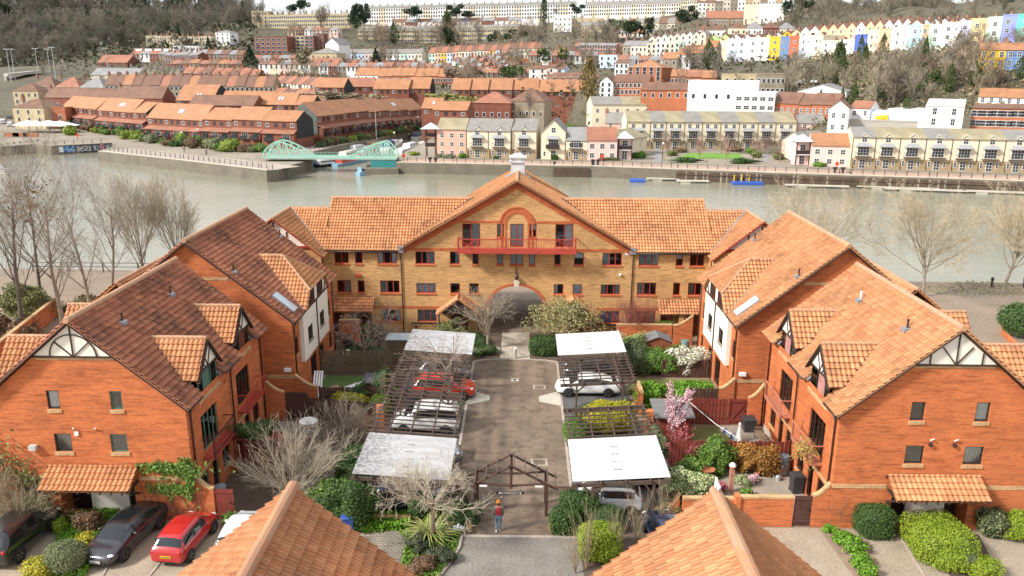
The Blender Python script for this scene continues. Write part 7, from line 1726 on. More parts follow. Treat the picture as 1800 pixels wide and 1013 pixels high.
xs=[1100,1141,1169,1201,1232,1264,1296,1329,1360,1396];A0=G(1100,262,ZQ);B0=G(1396,263.5,ZQ)
hE=AT(1141,214,A0.y).z-ZQ;hR=AT(1141,196,A0.y+5.5).z-ZQ-hE
for i in range(9):
 t0=(xs[i]-xs[0])/(xs[-1]-xs[0]);t1=(xs[i+1]-xs[0])/(xs[-1]-xs[0])
 cream_unit('terraced_house','cream house, %s from the left in the terrace behind the lawn'%nth(i),A0.lerp(B0,t0),A0.lerp(B0,t1),hE,hR,11,WC,SLATE if i%2 else SLATEY,'cream terrace behind the lawn',dormer=False)
def px_unit(px0,y0,px1,y1,ye,yr,depth):
 A=G(px0,y0,ZQ);B=G(px1,y1,ZQ);h=AT(px0,ye,A.y).z-ZQ;return A,B,h,max(.6,AT(px0,yr,A.y+depth/2).z-ZQ-h)
A,B,h,rh=px_unit(769,276.5,820,277.5,227,208,9)
town_house('quay_house','pink quay house with white framed windows at the inlet corner','house',A,B,h,9,rh,WPK,SLATEY,'gx',3,3,first=.6,winsz=(.95,1.1),chim=0)
tw=thing('corner_tower','open timber balcony tower with a pale hipped roof on the pink quay house','tower',tuple(G(757,276,ZQ)))
p=G(757,276,ZQ);q=p+Vector((2.2,.5,0))
for dx in(-1.1,1.2):
 for dy in(0,2.4):mb=MB();mb.box(p.x+dx-.1,p.y+dy-.1,ZQ,p.x+dx+.1,p.y+dy+.1,ZQ+h);mb.build('post',TIMB,tw)
for z in(2.4,4.8):mb=MB();mb.box(p.x-1.3,p.y-.1,ZQ+z,p.x+1.4,p.y+2.6,ZQ+z+.18);mb.build('balcony',WPK,tw);mb=MB();mb.box(p.x-1.3,p.y-.15,ZQ+z+.18,p.x+1.4,p.y-.11,ZQ+z+1.1);mb.build('railing',RAIL,tw)
mb=MB();z=ZQ+h;mb.v+=[(p.x-2.4,p.y-1.3,z),(p.x+2.6,p.y-1.3,z),(p.x+2.6,p.y+3.4,z),(p.x-2.4,p.y+3.4,z),(p.x+.1,p.y+1.0,z+1.5)];mb.f+=[(0,1,4),(1,2,4),(2,3,4),(3,0,4),(3,2,1,0)];mb.m+=[0]*5;mb.build('roof',M('pale_lead_roof',(.50,.52,.55),var=.1),tw)
A,B,h,rh=px_unit(820,277.5,897,279.5,229,208.5,9.5)
for i in range(2):cream_unit('terraced_house','cream quay house with canopy and dormer, %s from the left beside the pink house'%nth(i),A.lerp(B,i/2),A.lerp(B,(i+1)/2),h,rh,9.5,WC,SLATE,'cream quay houses beside the pink house')
A,B,h,rh=px_unit(899,279,942,280,229,209,11)
cream_unit('terraced_house','cream quay house standing forward at the end of its row, dark boats in front',A,B,h,rh,11,WC,SLATE,'cream quay houses beside the pink house')
A,B,h,rh=px_unit(951,280,993,281,232,214,9)
o=town_house('gable_house','cream gable fronted quay house with a slate canopy','house',A,B,h,9,2.9,WC,SLATE,'gv',0,0,chim=0)
w=(B-A).length;mt=fm(*frame_of(A,B)[:3])
def addw(O,mt,me,x,z,n='window',y=0):q=link(n,me);q.matrix_basis=mt@Matrix.Translation((x,y,z));adopt(q,O)
addw(o,mt,far_win(1.1,1.3,2,1),w/2-.55,h-.2);addw(o,mt,far_win(2.5,1.95,4,2),w/2-1.25,2.9,'french_door');addw(o,mt,far_win(1.25,2.05,2,2),w/2-.6,.1,'french_door');addw(o,mt,far_win(.6,1.2,1,1),.5,.75)
mb=MB();mb.v+=[(w/2-1.75,-1,5.0),(w/2+1.75,-1,5.0),(w/2+1.75,0,5.02),(w/2-1.75,0,5.02),(w/2-1.1,-.02,5.75),(w/2+1.1,-.02,5.75)];mb.f+=[(0,1,5,4),(1,2,5),(3,0,4),(3,2,1,0)];mb.m+=[0]*4;q=mb.build('canopy',MATS['canopy_slate'],None,uv=False);q.matrix_basis=mt;adopt(q,o)
mb=MB();mb.box(w/2-1.7,-1.0,2.66,w/2+1.7,-.065,2.8);mb.box(w/2-1.7,-1.0,2.8,w/2+1.7,-.96,3.7);q=mb.build('balcony',RAIL,None,uv=False);q.matrix_basis=mt;adopt(q,o)
A,B,h,rh=px_unit(993,281,1031,282,246,224,8)
cream_unit('terraced_house','low cream quay house with a slate roof and wide balcony',A,B,h,rh,8,WC,RGR,None,dormer=False,canopy=False)
A,B,h,rh=px_unit(1031,282,1084,282.5,246,224,8)
town_house('quay_house','pale pink quay house with an orange roof left of the lawn','house',A,B,h,8,rh,WPB,RTR,'gx',3,2,first=.6,winsz=(1.1,1.2),chim=0)
def tower(label,px,py,wdt,h,roofm):
 p=G(px,py,ZQ);O=thing('corner_tower',label,'tower',tuple(p),'balcony towers')
 mb=MB();mb.box(p.x-wdt/2,p.y+.8,ZQ,p.x+wdt/2,p.y+3.5,ZQ+h);mb.build('wall',WPB,O)
 for dx in(-1,1):mb=MB();mb.box(p.x+dx*wdt/2-.1,p.y-.1,ZQ,p.x+dx*wdt/2+.1,p.y+.1,ZQ+h);mb.build('post',TIMB,O)
 mb=MB();mb.box(p.x-wdt/2,p.y-.1,ZQ+2.4,p.x+wdt/2,p.y+.78,ZQ+2.58);mb.build('balcony',WIN_W,O);mb=MB();mb.box(p.x-wdt/2,p.y-.12,ZQ+2.6,p.x+wdt/2,p.y-.09,ZQ+3.5);mb.build('railing',RAIL,O)
 for z in(.2,2.75):o=link('french_door',far_win(1.3,2.0,2,2));o.matrix_basis=Matrix.Translation((p.x-.65,p.y+.8,ZQ+z));adopt(o,O)
 mb=MB();z=ZQ+h;e=wdt/2+.5;mb.v+=[(p.x-e,p.y-.7,z),(p.x+e,p.y-.7,z),(p.x+e,p.y+3.8,z),(p.x-e,p.y+3.8,z),(p.x,p.y+1.5,z+1.7)];mb.f+=[(0,1,4),(1,2,4),(2,3,4),(3,0,4),(3,2,1,0)];mb.m+=[0]*5;mb.build('roof',roofm,O)
tower('balcony tower with a pale pyramid roof at the corner of the pale pink house',1098,282,3.2,5.3,MATS['pale_lead_roof'])
tower('balcony tower with a pale pyramid roof left of the orange roofed pink house',1410,291,3.2,5.5,MATS['pale_lead_roof'])
A,B,h,rh=px_unit(1423,292,1490,294,255,234,8)
town_house('quay_house','pale pink quay house with an orange roof right of the lawn','house',A,B,h,8,rh,WPB,RTO,'gx',3,2,first=.6,winsz=(1.1,1.2),chim=0)
A,B,h,rh=px_unit(1100,278,1136,270,243,225,8)
town_house('gable_house','cream gable house turned sideways behind the pale pink house','house',A,B,h-.5,9,2.0,WC,SLATEY,'gx',0,0,chim=0)
A,B,h,rh=px_unit(1372,279,1412,284,245,232,8)
town_house('gable_house','cream gable house right of the lawn behind the balcony tower','house',A,B,h-.2,9,2.2,WC,SLATE,'gv',0,0,chim=0)
A,B,h,rh=px_unit(1062,248,1102,249,216,198,9)
town_house('quay_house','salmon pink house end with a slate roof behind the pale pink house','house',A,B,h,9,rh,WPK,SLATE,'gx',2,2,first=1.5,chim=1)
A,B,h,rh=px_unit(1398,262,1446,263,216,200,9)
town_house('quay_house','pinkish cream house with slate roof at the right end of the lawn terrace','house',A,B,h,9,rh,WPB,SLATE,'gx',2,2,first=2.2,chim=1)
A,B,h,rh=px_unit(1040,240,1300,238,187,172,13)
row('apartment_house','cream apartment house','house','in the block behind the lawn terrace',5,(1040,236),(1300,236),184,170,13,[WC],[SLATE,SLATEY],cols=3,rows=3,chim=0,group='cream block behind the lawn terrace')
row('boat_hall','long dark grey roofed hall with pale gable','hall','behind the pink quay house, running back',1,(812,232),(915,222),204,188,16,[WBE],[RGR],cols=0,rows=1,chim=0)
row('boat_hall','lower pale grey roofed hall with hipped end','hall','behind the pink tower house',1,(775,228),(850,226),207,194,12,[WBE],[SLATE],cols=0,rows=1,chim=0,roof='hip')
structure(sheet('harbour_lawn',[tuple(G(x,y,ZQ))[:2]for x,y in((1188,279),(1308,280),(1300,270),(1212,269))],ZQ+.01,M('bright_lawn',(.13,.27,.03),var=.15,scale=.3)))
for x0,x1,lb in((1150,1163,'left'),(1340,1352,'right')):
 structure(sheet('garden_path',[tuple(G(x,y,ZQ))[:2]for x,y in((x0,285),(x1,285),(x1-2,262),(x0+2,262))],ZQ+.012,RGR))
def far_shrub(label,px,py,a,b,h,mat,n=300,leaf=.35,k=2.4,D=None,z=None,name='shrub',cat='shrub',group=None):
 p=spot(px,py,D);return shrub(name,label,cat,p.x,p.y,a,b,h,mat,n,leaf,k,.15,z=p.z,group=group)
far_shrub('long low clipped hedge left of the lawn path on the far quay',1203,286,5.2,.9,1.1,L_DKG,500,.3,6,name='hedge',cat='hedge');far_shrub('long low clipped hedge right of the lawn path on the far quay',1302,288,5.0,.9,1.1,L_DKG,500,.3,6,name='hedge',cat='hedge')
for i,(px,py,a,h,m)in enumerate(((1125,278,1.6,1.6,L_BRT),(1113,278,1.3,1.2,L_DKG),(1180,274,1.6,1.2,L_OLV),(1330,277,1.6,1.5,L_OLV),(1320,270,1.4,1.3,L_BRT),(1368,281,1.5,1.5,L_OLV),(1195,268,2.5,1.0,L_BRN),(1290,266,3.0,1.0,L_BRN),(975,281,.9,1.2,L_DKG),(984,280,.8,1.6,L_OLV),(872,279.5,.6,.7,L_DKG),(812,278,1.0,1.1,L_BRT),(790,278,1.6,.8,L_GREY),(775,276.5,1.4,.7,L_GREY),(728,273,1.6,.8,L_LIME),(1060,282,1.6,.8,L_BRN),(1075,282,2.0,.8,L_OLV),(1440,293,1.8,.9,L_BRT),(1000,228,1.4,2.2,L_BRT),(1010,229,1.4,1.8,L_MID))):
 far_shrub('%s shrub, %s in the planting along the right quay'%(['bright green','dark green','olive','brown','grey green'][[L_BRT,L_DKG,L_OLV,L_BRN,L_GREY].index(m)]if m in(L_BRT,L_DKG,L_OLV,L_BRN,L_GREY)else 'leafy',nth(i)),px,py,a,a*.7,h,m,160,.3,group='shrubs along the right quay')
def gz(px,D,z=ZQ):
 y=112+1418*(CAMH-z)/D
 for _ in range(6):y+=(AT(px,y,D).z-z)*1418/D
 p=AT(px,y,D);return Vector((p.x,p.y,z))
def brick_house(label,A,B,ye,yr,pxl,depth=9,n=3,lean=True,gable=None,gside=1,roof=None,light=0,group='brown brick terraces on the left bank',rows=3,cat='terraced house'):
 h=AT(pxl,ye,A.y).z-A.z;rh=max(1.2,AT(pxl,yr,A.y+depth*.6).z-A.z-h)
 O=town_house('brick_house',label,cat,A,B,h,depth,rh,BRF,roof or RTO,'gx',0,rows,group=group,chim=0,over=.3);a,u,v,w=frame_of(A,B);mt=fm(a,u,v)
 def put(mb,nm,m,parent=O):o=mb.build(nm,m,None,uv=False);o.matrix_basis=mt;adopt(o,parent);return o
 z=h-1.7;k=max(2,int(w/2.2))
 for i in range(k):
  x=w*(i+.5)/k;o=link('window',far_win(1.1,1.1,2,0,WIN_B if i%3 else WIN_W));o.matrix_basis=mt@Matrix.Translation((x-.55,0,z));adopt(o,O)
 if lean:
  zl=min(h-2.6,5.2);mb=MB();mb.box(.2,-1.5,-1,w-.2,-.01,zl-.6);put(mb,'ground_floor',BRF)
  mb=MB();mb.extrude([(0,-1.9,zl-.75),(0,0,zl+.1),(0,0,zl+.25),(0,-1.9,zl-.6)],(w,0,0));put(mb,'lean_to_roof',roof or RTR)
  for i in range(max(2,int(w/3.6))):
   kk=max(2,int(w/3.6));x=w*(i+.5)/kk
   o=link('window',far_win(2.2,1.5,3,0,WIN_W if i%2 else WIN_B));o.matrix_basis=mt@Matrix.Translation((x-1.1,-1.51,max(1.2,zl-2.4)));adopt(o,O)
   mb=MB();mb.box(x-1.3,-2.3,max(.9,zl-2.75),x+1.3,-1.52,max(1.0,zl-2.62));b=put(mb,'balcony',RAIL);mb=MB();mb.box(x-1.3,-2.3,max(1.0,zl-2.6),x+1.3,-2.26,max(1.9,zl-1.75));put(mb,'railing',BLKC,b)
 for s,g in((0,gable if gside<0 else None),(1,gable if gside>0 else None)):
  if g:
   x=-.04 if s==0 else w+.04
   mb=MB();mb.extrude([(x,-.02,2.8),(x,depth+.02,2.8),(x,depth+.02,h),(x,depth/2,h+rh-.05),(x,-.02,h)],(.06 if s else-.06,0,0));put(mb,'clad_gable',g)
 nv=Vector((0,-rh,depth/2)).normalized()
 for i in range(light):
  x=w*.5+i*1.1;t0,t1=.35,.62;c=[Vector((x,depth/2*t0,h+rh*t0)),Vector((x+.75,depth/2*t0,h+rh*t0)),Vector((x+.75,depth/2*t1,h+rh*t1)),Vector((x,depth/2*t1,h+rh*t1))]
  mb=MB();mb.hexa([q+nv*.1 for q in c]+[q+nv*.24 for q in c]);put(mb,'roof_light',MATS['sky_glass'])
 return O
def bh(label,l,r,ye,yr,**kw):return brick_house(label,G(*l,ZQ),G(*r,ZQ),ye,yr,l[0],**kw)
bh('leftmost brown brick house of the left bank terrace by the white awnings',(114,223),(175,230),187,169)
bh('brown brick house with three roof lights, second in the left bank terrace',(177,233),(238,239),193,172,light=3)
bh('narrow brick house with a black clad gable and low roof beside the three roof lights',(238,239),(262,241),197,179,gable=BLKC)
bh('wide brown brick house with two roof lights in the left bank terrace',(263,246),(361,253),206,181,light=2)
bh('brown brick house with pale balcony in the middle of the left bank terrace',(361,253),(412,256),209,189)
bh('brown brick house just left of the black gable on the left bank',(412,256),(466,259),209,187)
bh('end brick house with a black clad gable facing the bridge',(466,260),(524,262),212,194,gable=BLKC)
A,B=G(560,254,ZQ),G(744,224,ZQ)
inl=[('brick house with a grey clad gable at the bridge end of the inlet row',.0,.2,1,204,180),('brick house with a roof terrace, second along the inlet row',.2,.42,0,203,179),('brick house third along the inlet row',.42,.62,0,202,178),('brick house with roof lights, fourth along the inlet row',.62,.82,3,201,177),('brick house at the far end of the inlet row',.82,1,0,203,181)]
for lb,t0,t1,lt,ye,yr in inl:brick_house(lb,A.lerp(B,t0),A.lerp(B,t1),*{0:(ye,yr),1:(ye,yr),3:(ye,yr)}[lt],560,light=max(0,lt-1),gable=GRC if lt==1 else None,gside=-1)if t0==0 else None
hA=AT(560,204,A.y).z
for lb,t0,t1,lt,ye,yr in inl[1:]:
 a,b=A.lerp(B,t0),A.lerp(B,t1);yy=112+1418*(CAMH-hA+.3*t0*8)/a.y;brick_house(lb,a,b,yy,yy-24*230/a.y,700,light=max(0,lt-1))
T=[]
def TB(*a,**k):T.append((a,k))
def town(name,desc,where,n,L,R,ye,yr,depth,roof,walls,roofs,cols=2,rows=2,cat='house',group=None,**kw):
 A=gz(L[0],L[2])if L[1]is None else spot(L[0],L[1],L[2]);B=gz(R[0],R[2])if R[1]is None else spot(R[0],R[1],R[2])
 h=AT(L[0],ye,A.y).z-A.z;rh=max(.4,AT(L[0],yr,A.y+(depth/2 if roof!='flat' else 0)).z-A.z-h);out=[]
 kw.setdefault('z_skip',6);far=kw.pop('far',A.y>260);step=kw.pop('step',0);dw=kw.pop('dwarf',0)
 for i in range(n):
  a=A.lerp(B,i/n);b=A.lerp(B,(i+1)/n)
  ds=desc[i%len(desc)]if isinstance(desc,list)else desc
  lb=('%s, %s from the left %s'%(ds,nth(i),where))if n>1 else(ds+' '+where).strip()
  r2=rh if roof!='gv' else min(rh,(b-a).length*.42)if rh>.5 else(b-a).length*.35
  out.append(town_house(name,lb,cat,a,b,h+random.uniform(-.25,.25)*(n>3),depth,r2,walls[i%len(walls)],roofs[i%len(roofs)],roof,cols,rows,group or(where if n>1 else None),far=far,winsz=kw.get('winsz',(.85,1.35)),**{k:v for k,v in kw.items()if k not in('winsz',)}))
 return out
Hn='town_house'
town(Hn,'long brown tiled house','behind the white awnings on the left bank',1,(83,None,335),(205,None,330),171,155,9,'gx',[BRF],[RTB],8,2)
town(Hn,'brown tiled house','behind the two tall lamp posts and the roof lights',1,(206,None,325),(290,None,322),172,152,9,'gx',[BRF],[RTB],5,2)
brick_house('brick house with orange roof and black gable behind the wide terrace house',gz(321,322),gz(385,320),161,149,321,lean=False,gable=BLKC)
brick_house('orange roofed brick house left of centre behind the terrace, two roof lights',gz(314,300),gz(378,298),176,158,314,lean=False,gable=BLKC,light=2)
brick_house('long brown roofed house behind the middle of the left bank terrace',gz(336,284),gz(450,280),184,167,336,lean=False,roof=RTB)
brick_house('orange roofed brick house between the brown roof and the inlet row',gz(392,312),gz(482,310),176,160,392,lean=False)
brick_house('brick house with two roof lights behind the black gable',gz(457,285),gz(522,283),183,163,457,lean=False,light=2)
brick_house('small brick house with dark gable left of the grey clad gable',gz(522,282),gz(552,281),184,168,522,lean=False,gable=BLKC)
brick_house('brown tiled brick house behind the inlet row',gz(552,300),gz(640,300),180,168,552,lean=False,roof=RTB)
brick_house('orange roofed house with a wide black gable behind the inlet row',gz(557,308),gz(608,306),153,137,557,lean=False,gable=BLKC)
brick_house('brown roofed link between two black gables behind the inlet row',gz(610,330),gz(660,330),152,137,610,lean=False,roof=RTR)
brick_house('long orange roofed house with a grey clad gable at its left',gz(658,312),gz(720,310),156,139,658,lean=False,gable=GRC,gside=-1)
brick_house('orange roofed house ending in a black gable above the inlet',gz(720,312),gz(757,311),155,136,720,lean=False,gable=BLKC)
for i,(a,b)in enumerate(((794,826),(826,858),(858,900),(900,946))):
 brick_house('dark brick house, %s from the left in the long central brick row'%nth(i),gz(a,316),gz(b,315),157,138,a,lean=False,roof=RTO,group='long brick row in the centre');
brick_house('tall brick end house with an orange roof at the right of the central brick row',gz(946,312),gz(1024,308),160,140,946,lean=False,rows=4,group='long brick row in the centre')
brick_house('brick house with two roof lights behind the boats, right of the inlet row',gz(742,262),gz(776,261),190,172,742,lean=False,light=2)
brick_house('low brick house with orange roof behind the boats near the grey halls',gz(762,252),gz(822,250),193,178,762,lean=False)
town(Hn,'brown hipped house','in front of the central brick row, left of two',1,(832,None,272),(897,None,270),181,161,11,'hip',[BRF],[RTR],5,2,chim=0)
town(Hn,'stone hipped house','in front of the central brick row, right of two',1,(896,None,275),(956,None,272),178,154,11,'hip',[STN],[RTB],5,2,chim=0)
town('stone_house','pale stone public house with brown hipped roof','at the left edge of the far bank',1,(26,218,283),(80,218,281),189,173,11,'hip',[BATH],[RTB],3,2,chim=1)
town('stone_house','red brick wing with flat white roof','beside the public house',1,(79,214,284),(117,215,283),190,187,9,'flat',[BRO],[WW],2,1,chim=0)
town('stone_house','square stone tower house with a pyramid roof','above the public house on the left',1,(26,186,335),(70,186,335),160,146,10,'hip',[BATH],[RTB],4,2,chim=0)
town(Hn,['brown hipped old house','dark hipped old house','grey brown hipped house'],'above the stone tower house',3,(56,166,405),(184,168,400),153,135,11,'hip',[BATH,WTN,STN],[RTB,RTR,RGR],4,2,chim=2)
town(Hn,['stone terraced house'],'in the long stone terrace on the left',18,(186,170,378),(482,174,368),149,131,9,'gx',[STN],[RTB,RTB,RTO,RTB,RTB,RTB,RTR],2,2,winsz=(1.1,1.4),step=0)
town(Hn,'white terraced house','in the street behind the black gables',7,(482,163,385),(556,168,350),146,134,8,'gx',[WW,WC],[RTR,RTB],2,2)
town(Hn,'red roofed house','in the row above the stone terrace',8,(322,136,425),(455,140,420),129,118,9,'gx',[BRF],[RTR,RTR,RTB],2,1,z_skip=4)
town(Hn,'narrow gabled house','in the saw tooth row on the left',6,(256,136,445),(318,138,440),124,113,9,'gv',[STN],[SLATE],1,1)
town('warehouse','long pale grey metal roofed shed','on the left before the wood',1,(160,140,440),(242,140,438),132,120,14,'gx',[WBE],[RGR],0,1,chim=0)
town(Hn,'red roofed brick hall with dark end','before the left hand wood',1,(172,118,480),(225,120,478),110,97,14,'gx',[BRF],[RTR],4,1,chim=2)
town(Hn,'dark red brick house','in the terrace above the saw tooth row',6,(291,114,470),(350,115,465),97,92,9,'gx',[BRF],[RGR],2,2,winsz=(1.0,1.6))
town(Hn,['stone house with mansard roof','orange brick house'],'beside the dark red terrace',6,(350,106,480),(428,107,478),95,88,9,'gx',[STN,BRO],[RGR,RTB],2,2)
town('flat_block','long low white flat roofed block','under the cream terrace on the left',1,(235,97,505),(307,98,500),87,86,12,'flat',[WW],[RGR],14,1,chim=0)
town('flat_block','second low white flat roofed block','behind the first, left of the dark cypress',1,(305,90,520),(350,90,520),82,81,12,'flat',[WW],[RGR],8,1,chim=0)
town(Hn,['cream classical house','pale stone classical house'],'in the terrace before the left wood',13,(258,83,580),(380,85,572),64,61,11,'flat',[BATH,BATH,WBE],[SLATE],2,3)
town(Hn,'white end house','closing the classical terrace before the wood',1,(380,78,570),(405,79,568),57,53,11,'hip',[WW],[SLATE],3,3)
town('flat_block','dark brick flats','on the slope left of centre',3,(449,96,545),(506,96,540),66,64,11,'flat',[BRF],[RGR],2,4,winsz=(2.4,1.5),chim=0,group='dark brick flats')
town('flat_block','brown flats','half hidden by bare trees',3,(506,90,550),(552,90,548),64,62,11,'flat',[BRF,WTN],[RGR],2,4,winsz=(2.2,1.4),chim=0,group='brown flats')
town(Hn,'narrow dark red tower house','left of the white gable end',1,(557,86,555),(571,86,555),60,58,10,'flat',[BRF],[RGR],2,4)
town('gable_house','tall white blank gable end','left of the pastel row',1,(573,103,505),(596,103,503),78,66,16,'gv',[WW],[RGR],1,1)
town(Hn,['cream house','red roofed house','white house'],'below the stone crescent',6,(506,64,610),(594,64,606),54,49,10,'gx',[WBE,BRF,WW,WW,STN,WPB],[RTR,RTB,RGR],2,2)
town('civic_hall','classical hall with grey hipped roof and arched windows','left of the white gable',1,(546,106,490),(592,107,488),94,84,16,'hip',[BATH],[SLATE],5,1,chim=0)
town(Hn,'small red roofed house','below the classical hall',2,(546,117,470),(596,118,468),110,102,9,'gx',[WW,WC],[RTR],2,1)
town(Hn,['white house','white rendered house','pale house'],'under the classical hall',5,(556,134,435),(640,135,430),124,116,9,'gx',[WW,WLB,WW,WC,WW],[RTR,RGR,RTB],2,1)
town('flat_block','orange and pale small block','left of the leafless poplar',1,(482,116,460),(496,116,460),105,104,8,'flat',[WOR],[RGR],0,1,chim=0)
town(Hn,['peach terraced house','pale blue terraced house','blue tinted white terraced house','pink grey terraced house','white terraced house'],'in the pastel row left of centre',11,(605,113,530),(742,113,522),94,87,9,'gx',[WPE,WLB,WLB,WPB,WW,WC,WW,WW,WMT,WW,WC],[SLATE],2,2)
town(Hn,'low white house with red roof','below the pastel row',6,(640,122,470),(700,123,468),115,110,8,'gx',[WW,WC],[RTR,RTB],2,1)
town('gable_house','white gabled house with orange roof','at the left of the brick row with white windows',1,(624,143,405),(664,144,402),132,119,10,'gx',[WW],[RTO],3,1)
town(Hn,'orange roofed brick house','in the row under the pastel houses',9,(664,147,400),(783,148,395),133,119,9,'gx',[BRO],[RTO],3,1,chim=1,winsz=(.7,1.6))
town(Hn,'red brick house','at the end of the orange roofed row',3,(782,158,380),(815,158,378),135,125,9,'gx',[BRF],[RTR,RTB],2,2)
town(Hn,['green tinted terraced house','salmon terraced house','yellow terraced house','pale blue terraced house','pink terraced house','cream terraced house'],'in the long red roofed terrace',18,(754,111,505),(950,103,485),93,83,9,'gx',[WMT,WPE,WYL,WLB,WPK,WC,WW,WBE],[RTR,RTB],2,2)
for k in range(4):
 town(Hn,'small dark roofed cottage',['in the top diagonal row at centre','in the second diagonal row at centre','in the third diagonal row at centre','in the lowest diagonal row at centre'][k],6,(800+k*14,113+k*6,470-k*14),(900+k*4,102+k*7,480-k*14),107+k*6,100+k*6,8,'gv',[WW,WC,STN],[RTB,RGR,RTR],1,1)
town('flat_block','low orange brick block with pale flat roof','right of the diagonal cottages',1,(896,118,445),(948,118,442),104,102,12,'flat',[BRO],[WMT],6,1,chim=0)
town(Hn,'brown stone villa','beside the round green fir at centre',1,(968,104,425),(1006,106,420),92,82,14,'gv',[WTN],[RTB],2,1)
town(Hn,['pale pink cottage','white cottage','pale blue cottage'],'above the right of the central brick row',4,(930,141,355),(992,140,350),121,115,8,'gx',[WW,WPB,WPB,WLB],[RTB],1,2)
town(Hn,'brown roofed house','above the tall brick end house',2,(968,146,325),(1024,146,322),138,128,9,'gx',[WW],[RTB],2,1,chim=0)
town('flat_block','long brick flats','under the dark trees right of centre',2,(1017,95,430),(1083,96,425),80,76,11,'gx',[BRO],[RGR],7,2,chim=1)
town('flat_block','pale blue block','right of centre',1,(1052,119,375),(1086,119,372),98,97,11,'flat',[WLB],[RGR],3,2,chim=0)
town('flat_block','white block with brown roof','beside the hipped brick flats',1,(1080,133,340),(1104,133,338),111,105,11,'gx',[WW],[RTB],3,2,chim=0)
town('flat_block','orange brick flats with hipped roof and dark balconies','right of centre',1,(1102,146,318),(1162,150,312),119,105,14,'hip',[BRO],[RTO],5,3,chim=0,winsz=(1.3,1.6))
town('gable_house','narrow white gable house','rising behind the cream block',1,(1053,176,288),(1076,176,286),145,131,12,'gv',[WW],[RTB],2,3,chim=0)
town(Hn,'orange brick house with brown roof','beside the narrow white gable',3,(1076,170,288),(1140,170,284),144,131,10,'gx',[BRO],[RTB],3,2,chim=0)
town(Hn,'orange brick house','behind the right of the cream block',2,(1126,176,276),(1212,176,272),158,145,10,'gx',[BRO],[RTB],3,1,chim=0)
town(Hn,'orange roofed brick house','below the stone tenements',3,(1178,150,300),(1258,154,296),134,122,10,'gx',[BRO],[RTO,RTR],4,1,chim=0)
for i,(a,b,yb,ye,yr,m,d)in enumerate(((1163,1189,142,103,92,STN,'grey stone tenement'),(1189,1213,122,96,86,WW,'white tenement'),(1213,1236,120,93,82,STN,'buff stone tenement'),(1236,1258,112,83,72,STN,'tall stone tenement'))):
 town('tenement',d+' with orange roof, %s from the left'%nth(i),'below the pastel hill',1,(a,yb,335),(b,yb,333),ye,yr,10,'gx',[m],[RTO],2,3,group='tenements below the pastel hill')
town('flat_block',['cream block','white block','cream rendered block','mint block'],'in the row left of the tenements',4,(1136,105,380),(1201,104,376),77,76,11,'flat',[WC,WW,WC,WMT],[SLATE],2,3,chim=0)
town(Hn,['grey stone house','pink grey house'],'left of the cream and mint blocks',3,(1094,104,395),(1136,105,390),80,72,10,'gx',[STN,WPB,WBE],[RGR],2,2)
town(Hn,['beige gabled house','pink gabled house','white gabled house','cream gabled house'],'in the row climbing to the right',9,(1140,86,425),(1240,78,410),68,61,9,'gv',[WBE,WPB,WW,WC],[RGR,RTB],1,2)
town('flat_block','long white flat roofed block with parapet','behind the lawn terrace on the right',1,(1208,178,262),(1332,178,256),144,142,14,'flat',[WW],[RGR],6,1,chim=0,z_skip=14,far=True)
town('flat_block','yellow stone flat roofed block','behind the long white block',1,(1270,150,285),(1328,150,283),132,131,10,'flat',[BATH],[RGR],4,1,chim=0)
town('flat_block','tan stone flat roofed block with dark windows','at the right of the long white block',1,(1328,168,276),(1378,168,274),131,130,14,'flat',[STN],[RGR],6,2,chim=0)
town('flat_block','modern white block with grey flat roof','behind the right end of the lawn terrace',1,(1290,198,242),(1360,198,238),164,162,12,'flat',[WW],[RGR],5,2,chim=0,winsz=(1.6,1.2))
town(Hn,'red brick mansard house','behind the lawn terrace',5,(1358,203,240),(1470,206,230),182,163,10,'gx',[BRO],[RTB],2,1,chim=0,group='red brick mansard row')
town('gable_house','tall white gabled house','left of the yellow mural',1,(1453,234,212),(1488,235,210),190,175,10,'gv',[WW],[RTB],2,2)
town('gable_house','white house with red roof','carrying the yellow mural',1,(1490,224,222),(1527,224,219),190,177,10,'gx',[WW],[RTR],2,2,chim=0)
p0=gz(1527,219,4.0);p1=gz(1557,215,4.0);O=thing('mural_wall','pale blue wall end with a bold yellow lettered mural','mural',tuple(p0))
mb=MB();mb.extrude([(p0.x,p0.y,0),(p1.x,p1.y,0),(p1.x,p1.y,11.6),(p0.x,p0.y,11.0)],(0,6,0));mb.build('wall',WLB,O)
mb=MB();mb.extrude([(p0.x+.1,p0.y-.05,7.4),(p1.x-.2,p1.y-.05,7.4),(p1.x-.2,p1.y-.05,10.6),(p0.x+.1,p0.y-.05,10.0)],(0,.04,0));mb.build('mural',graf('yellow_mural',(.62,.40,.01),(.70,.48,.02),.6),O)
mb=MB();y=p0.y-.12;x=p0.x+.5
for q in(((0,8.0),(0,9.8),(1.1,9.8)),((0,8.9),(.8,8.9)),((2.9,9.6),(2.1,9.8),(1.7,9.0),(2.0,8.1),(2.9,8.1))):
 for a,b in zip(q,q[1:]):mb.beam((x+a[0],y,a[1]),(x+b[0],y,b[1]),.1,.22,up=(0,1,0))
mb.build('lettering',M('mural_black',(.03,.03,.03),var=0),O)
town('flat_block','low white garage with a red stripe','right of the yellow mural',1,(1557,222,226),(1626,223,220),194,192,12,'flat',[WW],[WW],0,1,chim=0)
p0=gz(1557,225.8,0);p1=gz(1626,219.8,0);zt=AT(1560,199,226).z;mb=MB();mb.beam((p0.x,p0.y-.15,zt),(p1.x,p1.y-.15,zt-.4),.08,.55);tag(mb.build('fascia',M('fascia_red',(.60,.07,.02),var=0)),'red fascia stripe across the low white garage','fascia')
